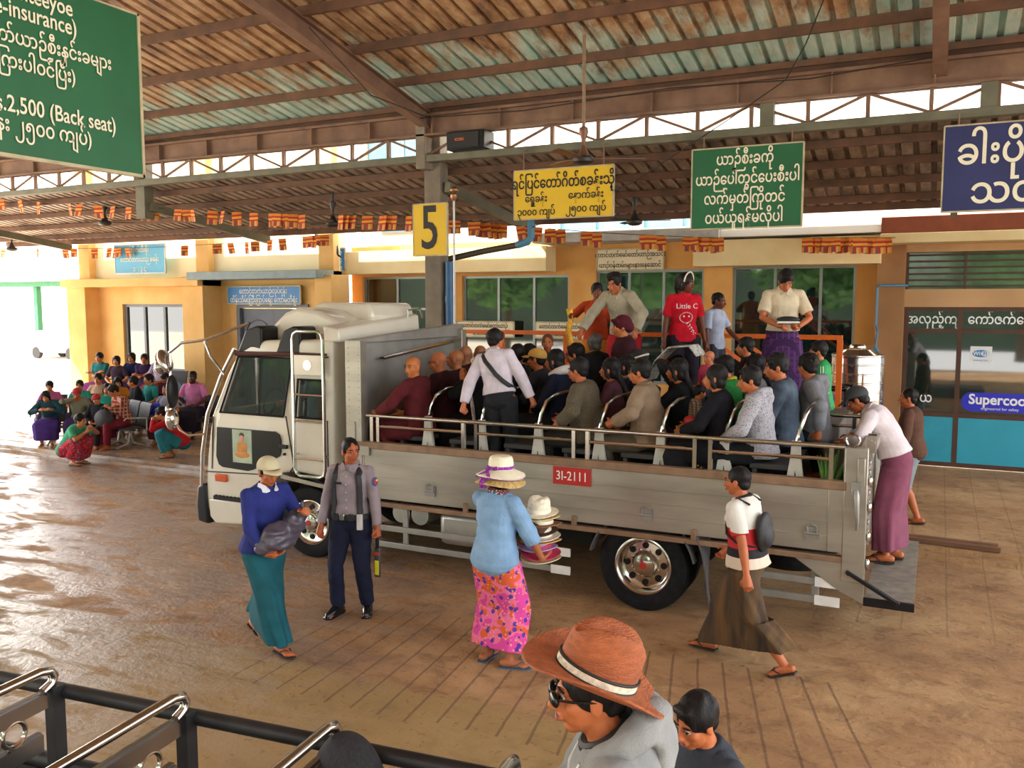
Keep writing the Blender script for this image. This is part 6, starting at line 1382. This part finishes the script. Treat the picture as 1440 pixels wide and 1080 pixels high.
b.tube([wb(1.0, -.085, 1, .0), wb(1.03, -.10, -1, -.03), wb(.92, -.08), wb(.8, -.05), wb(.65, .01), wb(.5, .06), wb(.36, .12), wb(.27, .165, -1, .03), wb(.2, .17, 1, .03)], .024, 8, flat=.4); obj('bag_strap', b, NY, W_['root'], org=1)
sit('dark haired passenger seen from behind, right of the standing white shirt', -4.42, 9.32, SK, 'short', T('2a2a30', 'long'), S=1.06, head=(-70, 0, 0))
sit('dark haired passenger beside the yellow cap near the orange handrail', -4.44, 9.68, SK, 'bob', T('1c1c22', 'long'), S=1.05, fem=True, head=(-30, 0, 0))
hd = sit('woman in dark blue jacket with white hood collar in the third row', -3.74, 8.9, 'b86a40', 'bob', T('1f2438', 'long', hood=0), fem=True, S=1.04, head=(0, 4, 0))
b = M(); c0, f0 = hd['at'](.99); b.tube([c0 + f0 @ V(p) for p in ((.085, .05, -.01), (.09, -.04, .02), (.05, -.10, .03), (0, -.12, .03), (-.05, -.10, .03), (-.09, -.04, .02), (-.085, .05, -.01))], [.03, .042, .05, .052, .05, .042, .03], 10); obj('white_hood', b, cloth('d9d4d0'), hd['root'], org=1)
yc = sit('passenger in a yellow cap behind the standing white shirt', -4.10, 9.2, SK, 'crop', T('33333a', 'long'), S=1.03); cap(yc, mat('cap_yellow', hexc('c99a4a'), .8, 0, .1))
def stand(label, x, y, z, face, skinc, hair, top, low, S=1.0, head=(0, 0, 0), fem=False, rh=None, lh=None, lean=(0, 5), vox=.009, hairm=None, shoes=None, twist=0):
    P = {'head': head, 'lean': lean, 'twist': twist}
    if rh: P['rh'] = rh
    if lh: P['lh'] = lh
    return person(label, (x, y, z), face, P, skinc, hair, hairm, top, low, shoes, S, vox, None, fem)
stand('standing child with cropped reddish hair at the far side of the truck', -4.26, 9.72, 1.05, 200, 'bc6a3e', 'crop', T('6a3a2a'), PANT('2a2c34'), .885, hairm=HAIRR)
gl_ = sit('man with spectacles and short hair near the ticket seller', -3.77, 9.6, 'b86c44', 'short', T('2a2c34', 'long'), S=1.07, head=(10, 6, 0)); spectacles(gl_, mat('wire_frame', (.05, .04, .03), .3))
stand('woman with greying bobbed hair standing at the far side of the truck', -3.64, 9.74, 1.05, 60, 'a8704e', 'bob', T('1e1c20', 'long'), SKIRT('22202a'), .89, fem=True, hairm=mat('hair_grey', (.07, .065, .06), .5, 0, .4, 60, .5, 160, stretch=(1, 1, .25)))
mw = stand('person in a maroon head wrap and dark shawl below the ticket seller', -3.26, 9.66, 1.05, 120, SK, 'crop', T('3a1820', 'long', inf=.03), SKIRT('22161a'), 1.02)
b = M(); H = mw['H']; b.ell(H((0, -.02, .04)), (.095, .11, .10), 20, 12, mw['hf']); b.ell(H((0, -.09, .0)), (.06, .06, .07), 14, 9); b.tube([H((-.08, .05, .06)), H((0, .10, .07)), H((.08, .05, .06))], .022, 8); obj('head_wrap', remesh(b, cloth('4e1822'), 'head_wrap', .010, 1), None, mw['root'], org=1)
tw = sit('man in olive tweed jacket with his elbow over the rail, fourth row', -3.12, 8.12, 'b4643a', 'short', T(mat('tweed_olive', hexc('5c5240'), .95, 0, .25, 60, .5, 200), 'long', inf=.03, hem=-.16, wr=.01), PANT('2c2a28'), ((.11, .30, .66), (-.27, .18, .66)), (-4, 6, 0), 1.02, (2, 14), girth=1.12)
sit('long haired woman in a dull maroon top behind the tweed jacket', -2.98, 8.56, SK, 'long', T('53303a'), fem=True, S=1.0)
tl = sit('long haired woman with a teal scarf in the middle of the truck', -2.98, 9.05, SK, 'long', T('1c1c22', 'long'), fem=True, S=1.0)
b = M(); c0, f0 = tl['at'](.98); b.tube([c0 + f0 @ V((math.cos(t) * .085, math.sin(t) * .085 - .01, -.01)) for t in (2 * PI * i / 18 for i in range(18))], .035, 8, closed=True); obj('scarf', b, cloth('2f6a72'), tl['root'], org=1)
cw = sit('passenger in a black cap with a white brim band near the ticket seller', -2.98, 9.5, SK, 'crop', T('1c1c22', 'long'), S=1.03); cap(cw, mat('cap_black', (.02, .02, .022), .8)); skullband(cw, cloth('e6e2da'), 'cap_band', .012, .012)
bg_ = sit('man in beige long sleeved shirt gripping the rail, fifth row', -2.50, 8.14, 'b86a40', 'short', T('8d7862', 'long', inf=.028, hem=-.12, wr=.012, fold=1), PANT('5d5346'), ((.11, .28, .64), (-.30, .24, .70)), (6, 4, 0), 1.02, (2, 12), girth=1.1); spectacles(bg_, mat('wire_frame', (.05, .04, .03), .3))
sit('woman with long black hair and black top behind the beige shirt', -2.30, 8.66, SK, 'long', T('141418', 'long'), fem=True, S=1.0, hands='front')
nw = sit('passenger shading the head with a folded newspaper', -2.46, 9.2, 'bc6a3e', 'short', T('26262c', 'long'), S=1.0, hands=((.14, .18, 1.20), (-.14, .20, 1.22)))
nb = M(); wn = Matrix.Translation(nw['root'].location) @ Matrix.Rotation(rad(90), 4, 'Z')
nb.loft([[wn @ V((x, y, z + dz)) for x in (-.21, .21)] + [wn @ V((x, y, z + dz - .012)) for x in (.21, -.21)] for y, z, dz in ((.34, 1.02, 0), (.24, 1.24, 0), (.10, 1.38, 0), (-.12, 1.40, 0), (-.20, 1.30, 0))])
tag(obj('newspaper', nb, pattern('newsprint', ['b8b6a8', 'b8b6a8', '9c9a90', 'd0ccc0', '6a6862'], 'floral', 26)), 'folded grey newspaper held over a head in the truck', 'newspaper')
def small(label, x, y, z, face, top, hair='short', S=.6, skinc=SK, head=(0, 0, 0)):
    return person(label, (x, y, z), face, {'pel': (0, 0, .50), 'lean': (2, 6), 'rf': dict(to=(.10, .38, .24)), 'lf': dict(to=(-.10, .38, .24)), 'rh': dict(to=(.13, .26, .66)), 'lh': dict(to=(-.13, .26, .66)), 'head': head}, skinc, hair, None, top, PANT('33333a'), None, S, .008)
small('small child with a shaved head and pink top between the seated women', -2.08, 8.92, 1.62, 150, T('c8486a'), 'bald', .62, 'b86c44')
sit('woman with a black bob and black jacket, sixth row by the rail', -1.76, 8.02, 'b4683c', 'bob', T('15151a', 'long', inf=.022), SKIRT('1a1a1e', sit=1), ((.10, .34, .68), (-.12, .34, .66)), (6, 0, 0), 1.0, (2, 10), fem=True)
kd = small('little child in a check top holding something red before the black jacket', -2.06, 8.22, 1.40, 300, T(pattern('check_brown', ['8a7a6a', '5a4a40', '8a7a6a'], 'check', 22)), 'short', .56, SK, (10, 10, 0))
b = M(); b.ell((-2.06, 8.02, 1.80), (.06, .05, .045), 14, 9); tag(obj('packet', b, mat('packet_red', hexc('c03030'), .5, 0, .2, 20)), 'red packet in the hands of the little child by the rail', 'packet')
gr = sit('man in white spectacles and a green and yellow jersey', -1.91, 9.1, 'b86a40', 'short', T(mat('jersey_green', hexc('1f8a3c'), .8, 0, .1), inf=.02), S=1.02, head=(12, 10, 0)); spectacles(gr, mat('white_frame', (.8, .8, .8), .4))
b = M(); c0, f0 = gr['at'](1.0); b.tube([c0 + f0 @ V((math.cos(t) * .070, math.sin(t) * .07 - .008, -.004 - .014 * math.sin(t))) for t in (2 * PI * i / 18 for i in range(18))], .022, 8, closed=True); obj('yellow_collar', b, cloth('d8c030'), gr['root'], org=1)
stand('dark haired passenger standing by the orange stair rail', -1.86, 9.70, 1.05, 95, SK, 'short', T('24242a', 'long'), PANT('26262c'), .885)
sit('dark haired woman with a grey top beside the green jersey', -1.68, 9.42, SK, 'long', T('7c7c80', 'long'), fem=True, S=1.02)
sit('person in pale grey dotted sweater, last row by the rail', -1.42, 8.04, 'b86a40', 'messy', dict(m=pattern('dotted_grey', ['a6a4aa', 'a6a4aa', 'a09ea4', 'a6a4aa', '70707a'], 'floral', 55), sleeve='long', hood=1, inf=.024, wr=.008, hem=-.16), PANT('202226'), ((.12, .28, .66), (-.16, .28, .62)), (18, 8, 0), 1.0, (0, 16))
sit('young man in dark denim jacket with bleached shoulder patches, last row', -1.30, 8.62, 'b86a40', 'messy', T(mat('denim_bleached', hexc('1c2836'), .85, 0, .1, 6, .2, 90, col2=hexc('4c5a6a')), 'long', inf=.024), PANT('202430'), 'lap', (16, 10, 0), 1.07, (0, 10))
sit('person in plain grey hooded top facing away in the last row', -1.06, 8.98, 'b86a40', 'messy', dict(m=cloth('77787c'), sleeve='long', hood=1, inf=.026, hem=-.14), PANT('26262c'), ((.12, .28, .66), (-.30, -.06, .60)), (-40, 4, 0), 1.06, (0, 14))
gj = stand('person in bright green striped track jacket at the far tail corner', -1.10, 9.66, 1.05, 100, SK, 'short', T(mat('track_green', hexc('18924a'), .7, 0, .08), 'long', inf=.02), PANT('22242c'), .87)
b = M()
for k in (-.014, .014):
    s_, e_, w_ = gj['arms'][-1]; b.tube([s_ + V((-.064, k, .02)), s_.lerp(e_, .5) + V((-.066, k, 0)), e_ + V((-.062, k, 0)), e_.lerp(w_, .7) + V((-.055, k, 0))], .005, 6)
obj('sleeve_stripe', b, cloth('e8e8e4'), gj['root'], org=1)
sit('driver in a pale blue shirt behind the cab window', -6.62, 8.32, SK, 'short', T('8fb0c8'), PANT('2a2c34'), ((.16, .46, .74), (-.16, .46, .74)), (20, 6, 0), .96, (0, 4), z0=.98)

# ---------------------------------------------------------------- people on the boarding platform
stand('ticket seller in pale grey shirt bending towards the passengers', -3.66, 10.85, 1.55, 168, 'b4643a', 'messy', T('a9a08a', 'long', inf=.022, hem=.0, buttons=1, fold=1), SKIRT('b01f26', fold=.02), 1.08, (6, 18, 0), rh=dict(to=(.33, .44, .92), el=(1, -.4, 0), dir=(.1, .5, -.8)), lh=dict(to=(-.34, .34, .92), el=(-1, -.4, 0), dir=(-.1, .4, -.9)), lean=(8, 42))
sf = stand('person in saffron red top raising a gold strip behind the bending ticket seller', -4.22, 11.3, 1.55, 196, '7a452c', 'short', T('b0401f'), SKIRT('c07a2a'), .97, (10, 0, 0), rh=dict(to=(.34, .20, 1.14), el=(1, -.4, -.8), dir=(.3, .2, .9), grip=.8))
p = Matrix.Translation(sf['root'].location) @ Matrix.Rotation(rad(196), 4, 'Z') @ (sf['arms'][1][2] * .97)
b = M(); b.tube([p + V((-.02, -.02, .16)), p + V((0, -.02, .02)), p + V((-.03, -.03, -.15)), p + V((.0, -.03, -.30)), p + V((-.02, -.02, -.4))], [.05, .035, .045, .05, .03], 10, flat=.4); tag(obj('gold_strip', b, mat('gold_foil', hexc('d9a032'), .3, .6, .3, 14, .4, 30)), 'strip of shiny gold packets held up above the platform handrail', 'packets')
rg = stand('girl in red printed T-shirt with long ponytail and pale headband', -2.86, 10.72, 1.55, 208, '6a3826', 'pony', T('c4162a', inf=.014, hem=-.14), PANT('26202a'), 1.03, (42, 4, 0), fem=True, lh=dict(to=(-.27, .02, .78)), rh=dict(to=(.25, .03, .78)))
b = M(); b.tube([rg['H']((.090 * math.sin(a), .028 + .012 * math.cos(a), .030 + .108 * math.cos(a))) for a in [rad(-95 + 190 * i / 16) for i in range(17)]], .009, 8); obj('headband', b, cloth('e6d8c8'), rg['root'], org=1)
def on_front(inf, s_, x, off):
    c, fr = inf['at'](s_); pr = inf['prof']; w1 = np.interp(s_, [q[0] for q in pr], [q[1] for q in pr]); d1 = np.interp(s_, [q[0] for q in pr], [q[2] for q in pr]); return c + fr @ V((x, (d1 + off) * math.sqrt(max(.05, 1 - (x / (w1 + .02)) ** 2)), 0))
TW = mat('print_white', hexc('e8d8d8'), .8)
for s_, tx, sz in ((.74, 'Little C', .085),):
    o = text('shirt_lettering', tx, sz, (0, 0, 0), (0, 0, 0), TW, None); o.parent = rg['root']; o.location = on_front(rg, s_, 0, .036); o.rotation_euler = (PI / 2 - .03, 0, PI)
b = M()
for i in range(22): a = 2 * PI * i / 22; b.ell(on_front(rg, .48 + .12 * math.sin(a), .075 * math.cos(a), .026), (.007, .005, .007), 6, 5)
for i in range(14): b.ell(on_front(rg, .36 - .02 * i, -.02 - .007 * i + .02 * math.sin(i * 2), .028), (.008, .005, .008), 6, 5)
for dx in (-.03, .03): b.ell(on_front(rg, .51, dx, .027), (.011, .005, .011), 8, 5)
o = obj('shirt_print', b, TW, rg['root'], org=1); o['kind'] = 'stuff'
stand('boy in pale blue shirt half hidden behind the girl in red', -2.62, 11.35, 1.55, 250, '6a3826', 'crop', T('aab4cc'), PANT('3a3c48'), .89, (20, 10, 0), lh=dict(to=(-.2, .3, .95)))
tk = stand('ticket man in cream short sleeved shirt and purple longyi writing in a notebook', -1.66, 10.68, 1.55, 196, 'b4643a', 'short', T('cfc0a4', inf=.020, hem=.10, buttons=1, fold=1), SKIRT(pattern('purple_check', ['4a2a58', '3a2048', '5a3468'], 'check', 16), fold=.012), 1.06, (4, 34, 0), rh=dict(to=(.08, .30, 1.02), el=(1, -.5, -.3), dir=(-.6, .7, 0), grip=.7, palm=(-.2, .1, -1)), lh=dict(to=(-.12, .26, 1.0), el=(-1, -.5, -.3), dir=(.5, .8, 0), palm=(0, 0, 1), grip=.4), lean=(0, 12))
wt = Matrix.Translation(tk['root'].location) @ Matrix.Rotation(rad(196), 4, 'Z') @ Matrix.Scale(1.06, 4)
b = M(); b.loft([[wt @ V((x, y, 1.035 + .12 * (y - .3) + dz)) for x, y in ((-.12, .28), (.10, .28), (.10, .44), (-.12, .44))] for dz in (0, .02)]); tag(obj('notebook', b, mat('notebook_white', (.7, .7, .66), .6)), 'white notebook in the hands of the ticket man', 'notebook')
b = M(); b.ell(wt @ V((-.02, .27, 1.09)), (.13, .07, .035), 16, 9); tag(obj('waist_pouch', b, NY), 'black pouch at the waist of the ticket man', 'pouch')

# ---------------------------------------------------------------- people waiting by the office
def wsit(label, x, y, face, skinc, hair, top, low, hands='lap', z0=.1, S=1.0, head=(0, 0, 0), fem=False, lean=(2, 12), **k):
    return sit(label, x, y, skinc, hair, top, low, hands, head, S, lean, face, fem=fem, z0=z0, vox=.012, fy=.40, **k)
K1 = lambda h: SKIRT(h, sit=1, to=.9)
wsit('woman in teal blouse, leftmost of the back row by the office', -17.72, 14.25, 200, SKL, 'bun', T('2a7a80'), K1('8a3a7a'), 'cross', .45, 1.0, fem=True)
wsit('woman in dark top with pinkish scarf beside the teal blouse', -17.1, 14.2, 205, SKL, 'bob', T('3c3040'), K1('5a2a4a'), 'lap', .45, .95, fem=True)
wsit('woman in navy blouse with black hair, third along the back row', -16.95, 14.5, 205, SKL, 'bob', T('2c3466'), K1('3a2a4a'), 'lap', .45, 1.0, fem=True)
wsit('person in dark purple top with folded arms in the back row', -16.5, 14.45, 215, SK, 'short', T('3a2c56'), K1('4a2a4a'), 'cross', .45, .99)
wsit('man in grey and lilac check shirt, tallest of the back row', -15.92, 14.4, 190, SK, 'crop', T(CHECK('check_lilac', '8a86a0', 'b0a0b8')), K1('7a2a3a'), 'lap', .45, 1.04)
wsit('person in pale blue shirt bent forward beside the yellow pillar', -15.25, 14.35, 150, SK, 'short', T('8ab8dc', 'long'), K1('2a2a4a'), 'lap', .25, .95, (0, 40, 0), lean=(20, 45))
wsit('woman with cream blouse in the middle row', -16.25, 13.0, 210, SKL, 'bun', T('c8a890'), K1('8a2a6a'), 'lap', .1, 1.0, fem=True)
wsit('woman in orange top leaning her head down in the middle row', -15.68, 13.0, 225, SKL, 'bob', T('d08a2a'), K1('7a2a3a'), 'lap', .1, .96, (10, 14, 0), fem=True)
wsit('man in black shirt looking left in the middle row', -15.05, 12.95, 150, SK, 'short', T('1c1e24'), K1('2a3a5a'), 'lap', .1, .99, (-20, 0, 0))
wsit('young woman in teal top behind the man in black', -15.12, 13.4, 170, SKL, 'short', T('2a8a88'), K1('5a3a5a'), 'lap', .1, 1.0)
wsit('man in grey shirt with a bright blue cloth on his chest', -13.72, 12.55, 195, SK, 'crop', T('8c8ca0'), K1('4a2028'), 'lap', .1, .92)
b = M(); b.ell((-13.78, 12.28, .80), (.13, .09, .14), 14, 9); b.ell((-13.76, 12.22, .62), (.10, .08, .10), 12, 8); me = remesh(b, mat('cloth_royal_blue', hexc('2444c0'), .8), 'blue_cloth', .014, 1); wrinkle(me, 14, .015); tag(obj('blue_cloth', me, None), 'bright blue cloth bundle held by the man in grey', 'cloth')
wsit('dark skinned man in pink shirt sitting nearest the truck cab', -13.95, 13.45, 205, '4a2a20', 'crop', T('c87aa8', fold=1), K1('2a2430'), 'lap', .1, 1.08)
wsit('woman in pink blouse and purple skirt, leftmost in front by the kerb', -16.5, 12.02, 222, SKL, 'bun', T('b85a8a'), K1('4a2a80'), 'lap', .1, .93, (0, 8, 0), fem=True)
wsit('woman in dark teal jacket and violet skirt hunched at the kerb', -15.72, 11.42, 220, SKL, 'bob', T('2a4a58', 'long'), K1('46307a'), 'front', .1, .90, (0, 24, 0), fem=True, lean=(16, 36))
wsit('person in turquoise top with dark head scarf in the front group', -16.08, 12.40, 218, SKL, 'bun', T('3a9a8a'), K1('3a2a5a'), 'lap', .1, .93, fem=True)
vs = wsit('person with red visor and pale jacket touching the chin', -15.30, 11.76, 220, SK, 'crop', T('8a8a7a', 'long'), K1('3a2a58'), 'chin', .1, .9, (0, 14, 0), lean=(8, 26)); cap(vs, mat('cap_red', hexc('b03038'), .8))
wsit('woman in bright turquoise shirt behind the red cap child', -14.90, 12.12, 212, SKL, 'bob', T('2f9c8c'), K1('6a2a4a'), 'lap', .1, .93, fem=True)
rc = wsit('child in red cap and dark jacket sitting in front', -14.55, 11.6, 205, SKL, 'crop', T('23252e', 'long'), PANT('2a2a34'), 'lap', .1, .82, (0, 10, 0)); cap(rc, mat('cap_red', (1, 1, 1)))
wsit('man in red plaid shirt and crimson trousers resting his arms on a black bag', -14.1, 11.8, 165, SK, 'short', T(CHECK('plaid_red', '8a3a38', 'c89a80', 14), 'long'), PANT('7a2434'), 'cross', .1, .99, (-6, 26, 0), lean=(6, 22))
b = M(); b.ell((-14.2, 11.42, .70), (.22, .13, .17), 16, 10); b.tube([(-14.3, 11.42, .82), (-14.2, 11.40, .95), (-14.1, 11.42, .82)], .014, 8); tag(obj('bag', remesh(b, mat('bag_charcoal', hexc('34363c'), .7, 0, .2), 'bag', .014, 1), None), 'charcoal bag on the lap of the man in plaid', 'bag')
def squat(label, x, y, face, skinc, hair, top, low, fem=True, hands=None, head=(0, 0, 0), z0=0, S=1.0):
    return person(label, (x, y, z0), face, {'pel': (0, -.05, .24), 'lean': (22, 46), 'rf': dict(to=(.10, .16, .075), kn=(.1, 1, .7)), 'lf': dict(to=(-.10, .16, .075), kn=(-.1, 1, .7)), 'rh': dict(to=(hands or ((.10, .46, .52), 0))[0], el=(1, 0, -.6)), 'lh': dict(to=(hands or (0, (-.10, .46, .52)))[1], el=(-1, 0, -.6)), 'head': head}, skinc, hair, None, top, low, SAND, S, .011, None, fem)
squat('woman in green blouse and red floral skirt squatting at the kerb', -13.95, 10.45, 285, SKL, 'bun', T('4aa880'), SKIRT(pattern('red_floral', ['b02838', 'b83040', 'a02030', 'd89078', '3a5a8a'], 'floral', 14), sit=1, to=.92), hands=((.08, .42, .60), (-.08, .44, .66)))
squat('woman in red cardigan and teal skirt squatting near the truck front', -12.35, 11.5, 130, SKL, 'short', T('b8202c', 'long'), SKIRT('2a7484', sit=1, to=.92), hands=((.10, .40, .66), (-.08, .42, .68)), head=(0, 10, 0), z0=.1)
